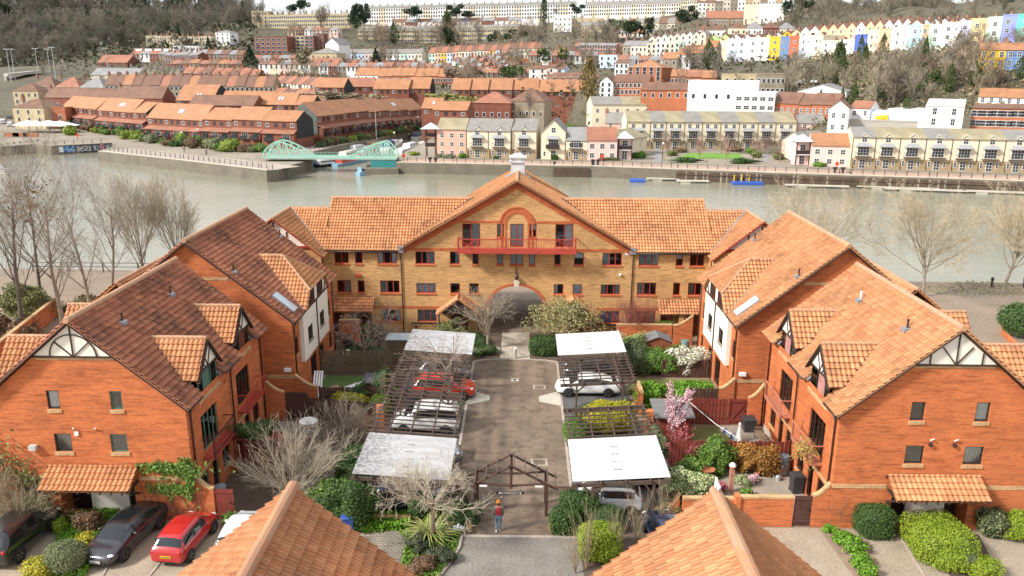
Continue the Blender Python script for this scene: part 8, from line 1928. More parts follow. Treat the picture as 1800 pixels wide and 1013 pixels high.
town('flat_block','large white rendered block with sloping roof','behind the right quay terrace',1,(1622,226,206),(1690,227,202),186,176,14,'mono',[WW],[WW],2,2,chim=0,winsz=(1.0,1.7))
town('flat_block','orange brick flats','behind the quay terrace',3,(1704,228,205),(1812,231,198),190,182,12,'gx',[BRO],[RTB],2,2,chim=0,winsz=(2.6,1.5),group='orange brick flats')
town(Hn,'white walled house','on the bank at the right edge',2,(1718,186,232),(1812,190,226),170,155,10,'gx',[WW],[RTO],3,1,chim=0)
town('warehouse','pale grey hall with low gable','below the wooded bank on the right',1,(1400,178,262),(1486,180,255),160,147,16,'gv',[WW],[RGR],2,1,chim=0,winsz=(3,1.5))
structure_wall=town('retaining_wall','long low concrete wall','in front of the mural',1,(1492,226,214),(1612,227,208),212,211.5,1,'flat',[CONC],[CONC],0,1,chim=0,cat='wall')
PAS=[(1257,1277,73,111,WC,'cream'),(1277,1295,70,110,WLB,'pale blue'),(1295,1312,70,109,WLV,'lilac'),(1312,1330,68,108,WW,'white'),(1330,1350,68,107,WW,'white'),(1350,1369,66,106,WYL,'mustard yellow'),(1369,1385,66,106,WBL,'slate blue'),(1385,1402,65,106,WOR,'terracotta red'),(1402,1422,65,106,WLB,'bluish white'),(1422,1443,64,105,WC,'cream'),(1443,1459,74,105,WW,'white'),(1459,1476,73,105,WC,'pale cream'),(1476,1499,72,104,WW,'white'),(1499,1521,63,103,WCO,'cobalt blue'),(1521,1540,55,103,WC,'cream'),(1540,1563,53,102,WPE,'peach'),(1563,1591,50,98,WW,'white'),(1591,1617,46,93,WAQ,'pale aqua'),(1617,1628,45,92,WTN,'narrow tan'),(1628,1651,45,92,WMT,'mint green'),(1651,1680,42,88,WW,'white'),(1680,1701,39,86,WLV,'pale lilac'),(1701,1730,35,84,WYL if False else M('painted_butter',(.74,.58,.30),var=.06,scale=.4),'butter yellow'),(1730,1756,32,83,WMT,'minty white'),(1756,1782,28,78,WPW,'periwinkle'),(1782,1810,27,77,WTQ,'turquoise')]
def Dp(px):return float(np.interp(px,[1257,1400,1500,1600,1700,1810],[385,362,330,296,280,266]))
def pastel(px0,px1,yt,yb,m,d,k,where,roof='flat',dd=0,gr=None):
 A=spot(px0,yb,Dp(px0)+dd);B=spot(px1,yb,Dp(px1)+dd);h=AT(px0,yt,A.y).z-A.z;w=(B-A).length
 lb='%s tall house, %s from the left in the %s'%(d,nth(k),where)
 O=town_house('pastel_house',lb,'terraced house',A,B,h,11,.4 if roof=='flat' else w*.38,m,RGR if roof=='flat' else RTB,roof,0,3,gr or where,chim=1,z_skip=7)
 a,u,v,w=frame_of(A,B);mt=fm(a,u,v);st=(h-.6)/3
 for r in range(3):
  o=link('window',far_win(1.25,1.35,2,1));o.matrix_basis=mt@Matrix.Translation((w*(.5 if k%2 else .38)-.6,0,.8+st*r));adopt(o,O)
  if w>5.5:o=link('window',far_win(.7,1.0,1,1));o.matrix_basis=mt@Matrix.Translation((w*.78,0,1.0+st*r));adopt(o,O)
for k,(a,b,yt,yb,m,d)in enumerate(PAS):pastel(a,b,yt,yb,m,d,k,'painted hill terrace')
GB2=[WLG,WMT,WYL,WPE,WW,WW,WPE,WPE,WPE,WPE,WW,WPE,WPE,WW,WW,WW,WW,WAQ,WAQ,WW,WPE,WW];GN=['lime','mint','yellow','peach','white','white','brick peach','brick peach','brick peach','brick peach','white','peach','peach','white','white','white','white','aqua','aqua','white','tan','white']
for k in range(22):
 a=1340+k*16.2;b=a+16.2;yt=float(np.interp(a,[1340,1400,1450,1520,1600,1700],[66,57,52,47,42,37]));pastel(a,b,yt,yt+30,GB2[k],GN[k],k,'gabled terrace behind','gv',26)
for k in range(5):pastel(1244+k*19,1263+k*19,68,92,[WLG,WLG,WW,WW,WPB][k],['lime green','pale lime','white','white','pink'][k],k,'short gabled row on the hill','gv',30)
town(Hn,['ochre yellow house','slate blue house'],'below the butter yellow house',2,(1718,121,252),(1812,122,246),88,76,10,'gx',[WYL,WBL],[RTO],3,2,winsz=(1.1,1.6),far=False)
town(Hn,['brown hipped villa','grey roofed villa'],'above the gabled terrace on the hill',4,(1283,62,440),(1398,62,436),50,39,11,'hip',[WC,WW,BRF],[RTB,RGR],3,1,chim=1)
town(Hn,'white hipped villa','left of the brown villas on the hill',2,(1225,66,450),(1275,66,448),53,43,11,'hip',[WW],[RTB],3,1)
town('flat_block','maroon mansard block','high on the hill right of centre',2,(1240,44,500),(1307,44,495),32,20,12,'gx',[STN],[RTR],5,1)
town('flat_block','cream blank slab block','high on the hill right of the mansard block',1,(1307,42,480),(1335,42,478),9,8,12,'flat',[WC],[RGR],0,1,chim=0)
town('flat_block','white rounded block','high on the hill beside the cream slab',1,(1335,40,476),(1377,38,474),8,7,12,'flat',[WW],[RGR],2,1,chim=0)
town(Hn,'white tall house','below the crescent at the upper right',3,(1226,28,545),(1270,28,542),5,2,11,'gx',[WW,WBE,STN],[RTB],2,3)
town(Hn,'beige tall house','at the very top right of centre',8,(1270,20,570),(1375,18,565),-6,-10,11,'flat',[WBE,STN,WW,WTN],[RTB],2,3)
town('crescent_house','white stuccoed house','of the long skyline crescent',28,(640,41,720),(1012,33,700),15,11,12,'gx',[WW,WW,WC],[SLATE],3,4,cat='terraced house',winsz=(1.1,1.7),group='long white crescent on the skyline')
town('crescent_house','white stuccoed house','of the crescent right of the fir',14,(1026,30,690),(1196,26,660),10,4,12,'gx',[WW,WC],[SLATE],3,3,cat='terraced house',winsz=(1.1,1.7),group='white crescent right of the tall fir')
town('crescent_house','pale stone house with ironwork','at the right end of the crescent',4,(1196,24,640),(1242,22,625),2,-2,12,'gx',[BATH,WBE],[SLATE],3,3,cat='terraced house',winsz=(1.1,1.7))
town('crescent_house','golden stone house','of the terrace behind the bare trees',15,(630,76,655),(775,76,650),51,46,12,'gx',[BATH],[SLATE,SLATE,RGR],3,3,cat='terraced house',winsz=(1.0,1.7),group='golden stone terrace, left part')
town('crescent_house','golden stone house','of the terrace right of the ivy trees',12,(797,76,648),(912,74,640),50,45,12,'gx',[BATH],[SLATE],3,3,cat='terraced house',winsz=(1.0,1.7),group='golden stone terrace, right part')
town(Hn,'small house','between the crescent and the golden terrace',10,(690,45,690),(915,42,680),39,34,9,'gx',[WBE,BRF,WW],[RTB,RGR],2,1)
town('flat_block','white square block','right of the tall fir',1,(973,56,610),(1004,56,608),28,26,14,'flat',[WW],[RTB],4,3,chim=0)
town(Hn,'golden stone house','right of the white square block',3,(1004,54,615),(1060,54,612),33,30,11,'flat',[BATH],[RTB],3,2)
town(Hn,'golden stone terrace house','low down right of the white square block',3,(1022,70,590),(1066,70,588),46,38,11,'gx',[BATH],[SLATE],3,3)
town('church_house','white house with a slim turret','above the dark round trees',1,(1070,44,600),(1091,44,600),32,30,10,'flat',[WW],[RGR],1,1)
town(Hn,'grey roofed stone house','in the row above the dark round trees',8,(1090,52,580),(1200,50,565),42,33,10,'gx',[WBE,STN],[SLATE,RTB],2,1)
town('crescent_house','stone mansion tower with cornice','at the left end of the stone crescent',1,(444,49,690),(473,49,690),20,17,14,'flat',[BATH],[SLATE],3,4,winsz=(1.1,1.8),cat='terraced house')
town('crescent_house','golden stone house','of the crescent left of the tall pine',14,(473,49,690),(616,47,680),27,22,12,'flat',[BATH],[SLATE],3,3,cat='terraced house',winsz=(1.0,1.7),group='stone crescent on the left skyline')
town(Hn,'distant pale villa','among the trees of the left wood',4,(30,16,900),(112,14,900),8,4,12,'hip',[WBE],[RTB],3,1)
for k,(x0,x1,yb,D,n,m)in enumerate(((300,450,122,455,9,0),(455,545,124,430,5,1),(545,690,128,420,9,2),(690,790,128,445,7,1),(815,930,140,385,7,0),(440,560,112,500,7,2),(600,745,120,495,9,1),(930,1050,110,400,6,2),(1010,1095,92,465,5,0),(960,1050,152,335,5,1),(1085,1180,118,360,5,2),(1150,1250,98,400,6,0),(1060,1150,66,545,6,1),(350,440,112,520,5,1),(230,330,105,490,6,2),(480,560,178,330,4,0))):
 town(Hn,['weathered brick house','pale rendered house','mixed stone house'][m],'in the %s'%['row over the saw tooth roofs','row below the poplar','row over the black gables','row left of the pastel foot','row over the central brick row','row under the dark flats','row under the pastel houses','row right of the fir','row under the dark trees','row over the tall end house','row by the hipped flats','row above the tenements','row under the holm oaks','row under the white gable','row under the low white block','row behind the two lights'][k],n,(x0,yb,D),(x1,yb+1,D-4),yb-16*400/D*.72,yb-26*400/D*.72,9,'gx',[[BRF,BRO,STN],[WW,WC,WPB,WBE],[STN,WW,BRF]][m],[[RTR,RTB,RTO],[RTB,RTR,RGR],[RTR,RGR]][m],2,2)
C_=np.array(CTRL)
base=[]
for px in range(-200,2100,60):
 for D in(225,250,270):
  if px<1380:p=gz(px,D);base.append((p.x,p.y,0.0))
 if px>=1380:p=gz(px,190);base.append((p.x,p.y,0.0));p=gz(px,205);base.append((p.x,p.y,.0))
for px in range(-100,800,60):
 for D in(300,330):p=gz(px,D);base.append((p.x,p.y,0.0))
wood=[(-100,122,500),(0,118,500),(80,116,510),(150,104,530),(230,92,560),(-100,70,640),(0,66,640),(120,60,650),(220,55,660),(330,52,680),(420,48,700),(-100,20,800),(0,16,800),(140,14,810),(260,12,820),(380,18,820),(440,25,780),(0,2,900),(200,2,900),(350,14,880),(-300,40,800),(-300,110,520),(500,32,800),(600,34,820),(700,28,820),(900,24,820),(1100,20,800),(1250,8,700),(1400,22,470),(1500,18,450),(1600,8,430),(1700,4,410),(1800,0,400),(1900,-5,400),(1450,-5,520),(1600,-12,500),(1800,-20,470),(1990,80,266),(1990,140,232),(1500,150,275),(1560,150,262),(1620,150,255),(1680,140,252),(1440,140,290),(1380,128,310),(1800,135,240),(1300,118,350),(1350,118,335),(1600,120,275),(1700,110,262),(-60,150,420),(-60,178,330),(10,165,390)]
for px,py,D in wood:base.append(tuple(AT(px,py,D)))
C_=np.concatenate([C_,np.array(base)])if len(C_)else np.array(base)
def height(X,Y):
 X=np.asarray(X,float).ravel();Y=np.asarray(Y,float).ravel();out=np.empty(len(X))
 for i in range(0,len(X),4000):
  d2=(X[i:i+4000,None]-C_[None,:,0])**2+(Y[i:i+4000,None]-C_[None,:,1])**2
  sc=np.clip(Y[i:i+4000,None]/30,6,40)**2
  wgt=1/(d2+sc*.35)**1.7;out[i:i+4000]=(wgt*C_[None,:,2]).sum(1)/wgt.sum(1)
 return out
xs_=np.concatenate([np.linspace(-900,-330,20),np.linspace(-320,320,110),np.linspace(335,900,20)]);ys_=np.concatenate([np.linspace(208,420,70),np.linspace(426,1000,80),np.linspace(1040,2200,12)])
XX,YY=np.meshgrid(xs_,ys_);ZZ=height(XX,YY).reshape(XX.shape);ZZ=np.where(YY<265,np.minimum(ZZ,ZQ-.1+np.maximum(0,(YY-215))*(.9*(XX>40)+.05)),ZZ)-.3
ZZ=np.where((YY<335)&(XX<20),-6,ZZ);ZZ=np.where((YY<300)&(XX<60),np.minimum(ZZ,.1),ZZ)
ZZ=np.where(YY>1000,ZZ[ys_<=1000][-1][None,:]-(YY-1000)*.02,ZZ)
vv=np.stack([XX,YY,ZZ],-1).reshape(-1,3);W_n=len(xs_);idx=np.arange(len(vv)).reshape(len(ys_),W_n)
ff=np.stack([idx[:-1,:-1],idx[:-1,1:],idx[1:,1:],idx[1:,:-1]],-1).reshape(-1,4)
me=bpy.data.meshes.new('hillside');me.from_pydata(vv.tolist(),[],ff.tolist());me.polygons.foreach_set('use_smooth',np.ones(len(ff),dtype=bool))
me.materials.append(M('hill_ground',(.105,.09,.055),var=.4,scale=.06,fine=.5));structure(link('hillside',me))
def hgt(x,y):return float(height([x],[y])[0])-.4
def proto(kind,h,r,seed,bark,tw,over=None):
 return bare_tree('bare_tree','bare hillside tree',0,0,h,r,kind,bark,seed,L0=h*.75,twigm=tw,over=over)
F1=M('hill_twigs',(.19,.155,.115),var=.2,scale=.1);F2=M('hill_twigs_brown',(.235,.175,.12),var=.2,scale=.1);F3=M('hill_twigs_pale',(.33,.275,.19),var=.2,scale=.1);F4=M('hill_bark',(.16,.13,.10),var=.2)
sm=dict(rmin=.045,n=[12,(6,7),(4,5)],ang=[(20,62),(25,50),(25,50)])
PR=[]
for i in range(6):
 mbs=(MB(),MB());prm=dict(KINDS_T['small']);prm.update(sm);grow(mbs,Vector((0,0,-.5)),Vector((0,0,1)),7.0,.22,0,prm,random.Random(200+i));PR.append(mbs)
PRM=[(a.mesh('trunk',F4,uv=False),b.mesh('crown',[F1,F2,F3][i%3],uv=False))for i,(a,b)in enumerate(PR)]
TREES=[]
def hill_tree(px,py,D,h,desc=None,grp=None,i=None):
 p=AT(px,py,D);i=random.randrange(6)if i is None else i;a,b=PRM[i];TREES.append((px,p,h,i,grp or 'bare trees on the slopes'))
def flush_trees():
 from itertools import groupby
 TREES.sort(key=lambda t:(t[4],t[0]))
 for g,it in groupby(TREES,key=lambda t:t[4]):
  for k,(px,p,h,i,_)in enumerate(it):
   r=bpy.data.objects.new('bare_tree',None);COL.objects.link(r);tag(r,'%s bare tree, %s from the left of the %s'%(['greyish','brownish','pale'][i%3],nth(k),g),'tree',g)
   for nm,m in zip(('trunk','crown'),PRM[i]):o=link(nm,m);o.parent=r
   place(r,(p.x,p.y,p.z),random.uniform(0,6.28),h/10.5,random.uniform(.9,1.15))
rs=random.Random(5)
def belt(n,pxr,pyr,Dr,hr,grp,fz=True):
 for _ in range(n):
  t=rs.random();px=rs.uniform(*pxr);py=pyr[0]+(pyr[1]-pyr[0])*t+rs.uniform(-2,2);D=Dr[0]+(Dr[1]-Dr[0])*t;hill_tree(px,py,D,rs.uniform(*hr),grp=grp)
belt(16,(640,780),(86,80),(600,630),(13,20),'belt under the golden terrace')
belt(20,(780,960),(90,80),(560,625),(13,21),'belt left of the tall fir')
belt(14,(960,1095),(92,76),(470,560),(11,18),'belt right of the tall fir')
belt(8,(660,700),(112,118),(500,470),(9,12),'group before the pastel row')
belt(6,(510,560),(60,76),(640,590),(10,16),'group beside the flats')
belt(5,(550,600),(47,45),(660,672),(14,18),'group before the stone crescent')
belt(5,(1010,1060),(132,118),(345,400),(9,12),'group by the pale blue block')
belt(4,(800,835),(150,146),(330,350),(9,11),'group behind the central brick row')
belt(5,(890,920),(128,120),(400,430),(9,13),'group above the central brick row')
belt(7,(1200,1290),(150,118),(285,345),(8,12),'group under the pastel hill')
belt(30,(1380,1530),(170,112),(262,320),(7,11),'wooded bank, left part')
belt(34,(1530,1660),(190,108),(236,288),(8,13),'wooded bank, middle part')
belt(36,(1660,1800),(180,100),(236,268),(8,13),'wooded bank, right part')
belt(10,(150,420),(100,78),(540,600),(9,13),'edge of the left wood')
belt(6,(60,110),(134,128),(440,460),(7,9),'group by the flyover')
belt(6,(490,560),(152,128),(385,440),(10,13),'leafless poplar group left of centre')
belt(6,(905,1010),(28,28),(740,700),(9,13),'skyline left of the tall fir')
for px,py,D,h in((930,205,268,9),(912,212,262,7),(945,212,262,6),(1004,226,240,6)):hill_tree(px,py,D,h,grp='trees among the brick houses')
for _ in range(120):
 D=rs.uniform(280,640);px=rs.uniform(180,1330);p=gz(px,D,15);z=hgt(p.x,p.y);TREES.append((px,Vector((p.x,p.y,z)),rs.uniform(5,9.5),rs.randrange(6),'garden trees of the town'))
flush_trees()
def mass(name,label,mats,spots,hr,dens=1):
 "a far off wood that reads as one mass: one object"
 rn=np.random.default_rng(11);out=[];k=len(PR)
 arr=[np.array(b.v)for a,b in PR];fr=[np.array(b.f,dtype=np.int32)if all(len(f)==4 for f in b.f)else None for a,b in PR]
 VV,FF,MI=[],[],[];off=0
 for x,y,z in spots:
  i=rn.integers(0,k);s=rn.uniform(*hr)/10.5;a=rn.uniform(0,6.28);c,q=math.cos(a),math.sin(a);v=arr[i]*s
  w_=np.stack([v[:,0]*c-v[:,1]*q+x,v[:,0]*q+v[:,1]*c+y,v[:,2]*rn.uniform(.9,1.2)+z],1);VV.append(w_);FF.append(fr[i]+off);MI.append(np.full(len(fr[i]),rn.integers(0,len(mats)),dtype=np.int32));off+=len(v)
 v=np.concatenate(VV);f=np.concatenate(FF);n=len(f);me=bpy.data.meshes.new(name);me.vertices.add(len(v));me.vertices.foreach_set('co',v.ravel());me.loops.add(4*n);me.loops.foreach_set('vertex_index',f.ravel());me.polygons.add(n);me.polygons.foreach_set('loop_start',np.arange(0,4*n,4,dtype=np.int32));me.polygons.foreach_set('loop_total',np.full(n,4,dtype=np.int32))
 for m in mats:me.materials.append(m)
 me.polygons.foreach_set('material_index',np.concatenate(MI));me.update();o=link(name,me);o['kind']='stuff';return o
sp=[]
while len(sp)<900:
 px=rs.uniform(-130,470);D=rs.uniform(505,900);p=gz(px,D,20)
 if px>110 and D<540+(px-110)*.35:continue
 if px>250 and D<600:continue
 sp.append((p.x,p.y,hgt(p.x,p.y)))
WDG=[M('wood_grey',(.135,.12,.095),var=.25,scale=.02),M('wood_brown',(.165,.135,.095),var=.25,scale=.02),M('wood_olive',(.115,.115,.07),var=.25,scale=.02),M('wood_pale',(.22,.185,.135),var=.25,scale=.02)]
mass('wood',None,WDG,sp,(13,20))
sp=[]
while len(sp)<230:
 px=rs.uniform(1385,1900);D=rs.uniform(385,520);p=gz(px,D,40);sp.append((p.x,p.y,hgt(p.x,p.y)))
mass('hilltop_wood',None,[M('wood_tan',(.25,.205,.14),var=.25,scale=.02),WDG[1],WDG[2],WDG[3]],sp,(8,14))
sp=[]
while len(sp)<130:
 px=rs.uniform(470,1380);D=rs.uniform(740,840);p=gz(px,D,50);sp.append((p.x,p.y,hgt(p.x,p.y)))
mass('skyline_wood',None,WDG,sp,(7,11))
def under(name,n,pxr,Dr,size,mat,hh):
 P=[]
 while len(P)<n:px=rs.uniform(*pxr);D=rs.uniform(*Dr);p=gz(px,D,12);P.append((p.x,p.y))
 P=np.array(P);z=height(P[:,0],P[:,1])-.3+np.abs(RNG.normal(0,hh,n));o=leaves(name,np.column_stack([P,z]),size,mat,None);o['kind']='stuff'
under('undergrowth',9000,(1385,1830),(226,330),.8,leaf_mat('bank_scrub',[(.16,.125,.06),(.24,.185,.10),(.10,.10,.035),(.30,.24,.14),(.07,.085,.03)]),.9)
under('town_gardens',16000,(120,1400),(268,640),1.1,leaf_mat('garden_scrub',[(.10,.085,.05),(.06,.08,.03),(.15,.12,.07),(.045,.06,.025),(.20,.16,.10)]),1.2)
under('wood_floor',9000,(-150,460),(500,900),2.2,leaf_mat('wood_scrub',[(.10,.085,.055),(.14,.115,.075),(.07,.08,.04),(.05,.065,.035)]),3.5)
EVG=leaf_mat('evergreen',[(.018,.035,.018),(.03,.055,.025),(.045,.07,.03),(.014,.028,.015)]);IVY=leaf_mat('ivy_far',[(.035,.06,.018),(.06,.09,.025),(.09,.12,.035),(.025,.045,.014)])
EV={}
def evergreen(label,px,py,D,h,w,kind,mat=None,group='evergreens on the hill'):
 p=AT(px,py,D);key=(kind,(mat or EVG).name)
 if key not in EV:
  if kind=='cone':d=dirs(900,-1);t=RNG.uniform(0,1,900);P=np.column_stack([d[:,0]*(1-t)*.5*RNG.uniform(.75,1.05,900),d[:,1]*(1-t)*.5,.06+t*.94])
  elif kind=='column':d=dirs(900,-1);t=RNG.uniform(0,1,900);pr=np.sin(np.pi*np.clip(t,0.02,1)**.7)*.5*Lump(.25)(d);P=np.column_stack([d[:,0]*pr,d[:,1]*pr,t])
  else:
   P=[];
   for _ in range(7 if kind=='pine' else 5):
    c=np.array([RNG.normal(0,.24),RNG.normal(0,.24),RNG.uniform(.45,.88)if kind=='pine' else RNG.uniform(.3,.75)]);d=dirs(160,-1);r=RNG.uniform(.14,.26)*RNG.uniform(.5,1.05,160);P.append(c+d*r[:,None]*np.array([1.25,1.25,.7 if kind=='pine' else 1]))
   P=np.concatenate(P)
  o=leaves('crown',P,.075,mat or EVG,None);EV[key]=o.data;bpy.data.objects.remove(o)
  t=MB();t.tube([(0,0,-.1),(0,0,.5),(.01,0,.8)],[.03,.022,.01],6);EV[(kind,'t')]=t.mesh('trunk',F4,uv=False)
 r=bpy.data.objects.new('evergreen_tree',None);COL.objects.link(r);tag(r,label,'tree',group)
 for nm,m in(('trunk',EV[(kind,'t')]),('crown',EV[key])):o=link(nm,m);o.parent=r
 r.matrix_basis=Matrix.Translation((p.x,p.y,p.z))@Matrix.Rotation(random.uniform(0,6.28),4,'Z')@Matrix.Diagonal((w,w,h,1));return r
for lb,px,py,D,h,w,k,m in(('tall dark pine on the skyline left of the white crescent',624,74,640,30,12,'pine',None),('smaller dark pine beside the tall skyline pine',640,60,650,24,8,'pine',None),('tall narrow dark fir in front of the white crescent',956,62,640,30,6.5,'column',None),('dark cedar on the crescent at the left',733,37,690,12,13,'pine',None),('dark cedar in the middle of the crescent',802,40,685,15,13,'pine',None),('low dark cedar right of the middle cedar',818,38,690,9,10,'pine',None),('spreading dark cedar on the right part of the crescent',1013,33,670,12,11,'pine',None),('dark fir on the skyline left of the stone crescent',295,24,830,26,10,'cone',None),('dark fir pair on the left skyline',371,24,820,30,12,'cone',None),('dark pine behind the stone crescent roof',528,26,720,13,11,'pine',None),('dark pine left of the twin behind the stone crescent',517,28,720,10,8,'pine',None),('broad dark conifer above the red roofed row on the left',441,120,440,11,11,'cone',None),('small dark conifer under the classical terrace',367,86,545,8,5,'cone',None),('round olive oak before the classical terrace',321,84,560,9,10,'round',leaf_mat('olive_far',[(.10,.09,.05),(.13,.12,.065),(.08,.075,.04)])),('dark green fir at the centre beside the brown villa',957,119,400,12,10,'round',IVY),('tall ivy clad tree in the golden terrace gap',786,78,620,24,11,'column',IVY),('ivy clad tree right of the gap',800,82,610,15,14,'round',EVG),('dark evergreen clump before the golden terrace',900,84,600,15,16,'round',EVG),('second dark evergreen clump before the golden terrace',880,82,610,12,12,'round',EVG),('dark ivy tree left end of the golden terrace',692,76,630,15,8,'column',IVY),('round dark holm oak below the grey roofed row, left',1080,66,520,13,15,'round',None),('round dark holm oak below the grey roofed row, middle',1105,64,520,12,15,'round',IVY),('round dark holm oak below the grey roofed row, right',1133,66,515,13,15,'round',None),('dark conifer beside the maroon mansard block',1215,44,540,13,11,'round',None),('second dark conifer left of the mansard block',1203,46,540,10,10,'round',None),('dark trees right of the white rounded block',1390,30,470,14,14,'round',None),('tall tawny conifer before the narrow white gable',1035,172,290,14,6,'column',leaf_mat('tawny',[(.16,.11,.03),(.22,.16,.05),(.10,.09,.03)])),('ivy clad tree in front of the tenements',1243,118,320,10,5,'column',IVY),('small dark conifer in the pastel row left of centre',661,117,480,10,9,'cone',None),('green round tree before the central brick row',893,142,345,8,13,'round',IVY),('rounded bare looking brown tree before the red row',828,146,360,9,15,'round',leaf_mat('brown_far',[(.20,.14,.095),(.26,.18,.12),(.15,.105,.075)])),('tall rounded tawny poplar left of centre',527,130,430,15,13,'round',leaf_mat('tawny2',[(.22,.18,.11),(.28,.23,.14),(.17,.14,.085)])),('yellow green hedge mass before the central brick row',800,186,285,5,22,'round',leaf_mat('yellowgreen',[(.24,.22,.06),(.32,.30,.10),(.17,.16,.05)])),('tawny shrub mass left of the yellow green hedge',600,182,285,5,20,'round',leaf_mat('tawny2',[]))):
 evergreen(lb,px,py,D,h,w,k,m)
for i in range(34):
 px=rs.uniform(1400,1830);D=rs.uniform(232,300);p=gz(px,D,10);z=hgt(p.x,p.y);q=AT(px,100,D)
 k=rs.choice(['column','round','column']);o=evergreen('x',px,100,D,rs.uniform(4,8)if k=='round' else rs.uniform(6,10),rs.uniform(3,6)if k=='round' else rs.uniform(2.2,3.6),k,IVY,'ivy clad trees on the wooded bank');o.matrix_basis=Matrix.Translation((p.x,p.y,z))@o.matrix_basis.to_3x3().to_4x4();o['px']=px
L_=sorted([o for o in bpy.data.objects if o.get('px')is not None],key=lambda o:o['px'])
for k,o in enumerate(L_):o['label']='ivy green tree on the wooded bank, %s from the left'%nth(k);del o['px']
for i in range(46):
 px=rs.uniform(-60,440);D=rs.uniform(560,900);p=gz(px,D,20);o=evergreen('x',px,60,D,rs.uniform(14,22),rs.uniform(8,13),rs.choice(['cone','round','round']),EVG,'dark evergreens in the left wood');o.matrix_basis=Matrix.Translation((p.x,p.y,hgt(p.x,p.y)-1))@o.matrix_basis.to_3x3().to_4x4();o['px']=px
L_=sorted([o for o in bpy.data.objects if o.get('px')is not None],key=lambda o:o['px'])
for k,o in enumerate(L_):o['label']='dark evergreen in the left wood, %s from the left'%nth(k);del o['px']
GRB=M('bridge_green',(.30,.55,.44),rough=.5,var=.08);TEAL=M('teal_paint',(.03,.22,.22),rough=.5,var=.1)
P0=G(462,286,0);P1=G(697,288,0);zb=1.1
O=thing('swing_bridge','pale green iron swing bridge with two curved trusses across the inlet','bridge',(P0.x,P0.y,0))
d=Vector((P1.x-P0.x,P1.y-P0.y,0));LB=d.length;d.normalize();nb=Vector((-d.y,d.x,0))
def bp(t,off,z):return P0+d*(t*LB)+nb*off+Vector((0,0,z))
def chord(t):
 if t<.37:u=t/.37;return 3.9*min(1,(u/.30)**.5 if u<.30 else 1)*(1 if u<.30 else max(.02,1-((u-.30)/.70)**1.6))
 if t>.63:u=(1-t)/.37;return 3.9*min(1,(u/.22)**.5 if u<.22 else 1)*(1 if u<.22 else max(.02,1-((u-.22)/.78)**1.5))
 return .05
mb=MB();mb.beam(bp(0,2,zb-.15),bp(1,2,zb-.15),4.2,.25);mb.build('deck',M('bridge_deck',(.30,.32,.28),var=.15),O)
for off in(0,4):
 for a,b in((0,.37),(.63,1)):
  tr=MB();tr.beam(bp(a,off,zb+.1),bp(b,off,zb+.1),.25,.3);k=22
  for i in range(k):t0,t1=a+(b-a)*i/k,a+(b-a)*(i+1)/k;tr.beam(bp(t0,off,zb+chord(t0)),bp(t1,off,zb+chord(t1)),.26,.3)
  o=tr.build('truss',GRB,O);st=MB();n=7
  for i in range(n):
   t0,t1,tm=a+(b-a)*i/n,a+(b-a)*(i+1)/n,a+(b-a)*(i+.5)/n
   for t in(t0,t1):
    if chord(tm)>.4:st.beam(bp(t,off,zb+.2),bp(tm,off,zb+chord(tm)),.16,.2)
  s_=st.build('lattice',GRB,o)
 mb=MB();mb.beam(bp(.36,off,zb+.15),bp(.64,off,zb+.15),.2,.35);mb.beam(bp(.36,off,zb+1.0),bp(.64,off,zb+1.0),.06,.06)
 for i in range(9):t=.37+.26*i/8;mb.beam(bp(t,off,zb+.2),bp(t,off,zb+1.0),.05,.05)
 mb.build('parapet',GRB,O)
mb=MB();c=bp(.90,2,0);mb.box(c.x-3,c.y-2,-1.6,c.x+3,c.y+2,zb-.35);mb.build('pivot',TEAL,O)
mb=MB();mb.prism(ccw([tuple(G(x,y,-.9))[:2]for x,y in((641,297),(700,297),(700,287),(646,288))]),-5,-.9);structure(mb.build('stone_pier',QW))
mb=MB();mb.prism(ccw([tuple(G(x,y,-.6))[:2]for x,y in((446,301),(470,304),(492,302),(505,294),(470,285))]),-5,-.4);structure(mb.build('stone_landing',QW))
BW=M('boat_white',(.74,.74,.72),rough=.35,var=.05);BN=M('boat_navy',(.03,.05,.13),rough=.6,var=.1);BB=M('boat_blue',(.08,.16,.30),rough=.4,var=.15);BRD=M('boat_red',(.45,.06,.03),rough=.5,var=.1);BBK=M('boat_black',(.02,.02,.022),rough=.4,var=.1);BSK=M('boat_sky',(.22,.38,.50),rough=.4,var=.1);BWD=M('boat_wood',(.34,.20,.09),rough=.5,var=.2)
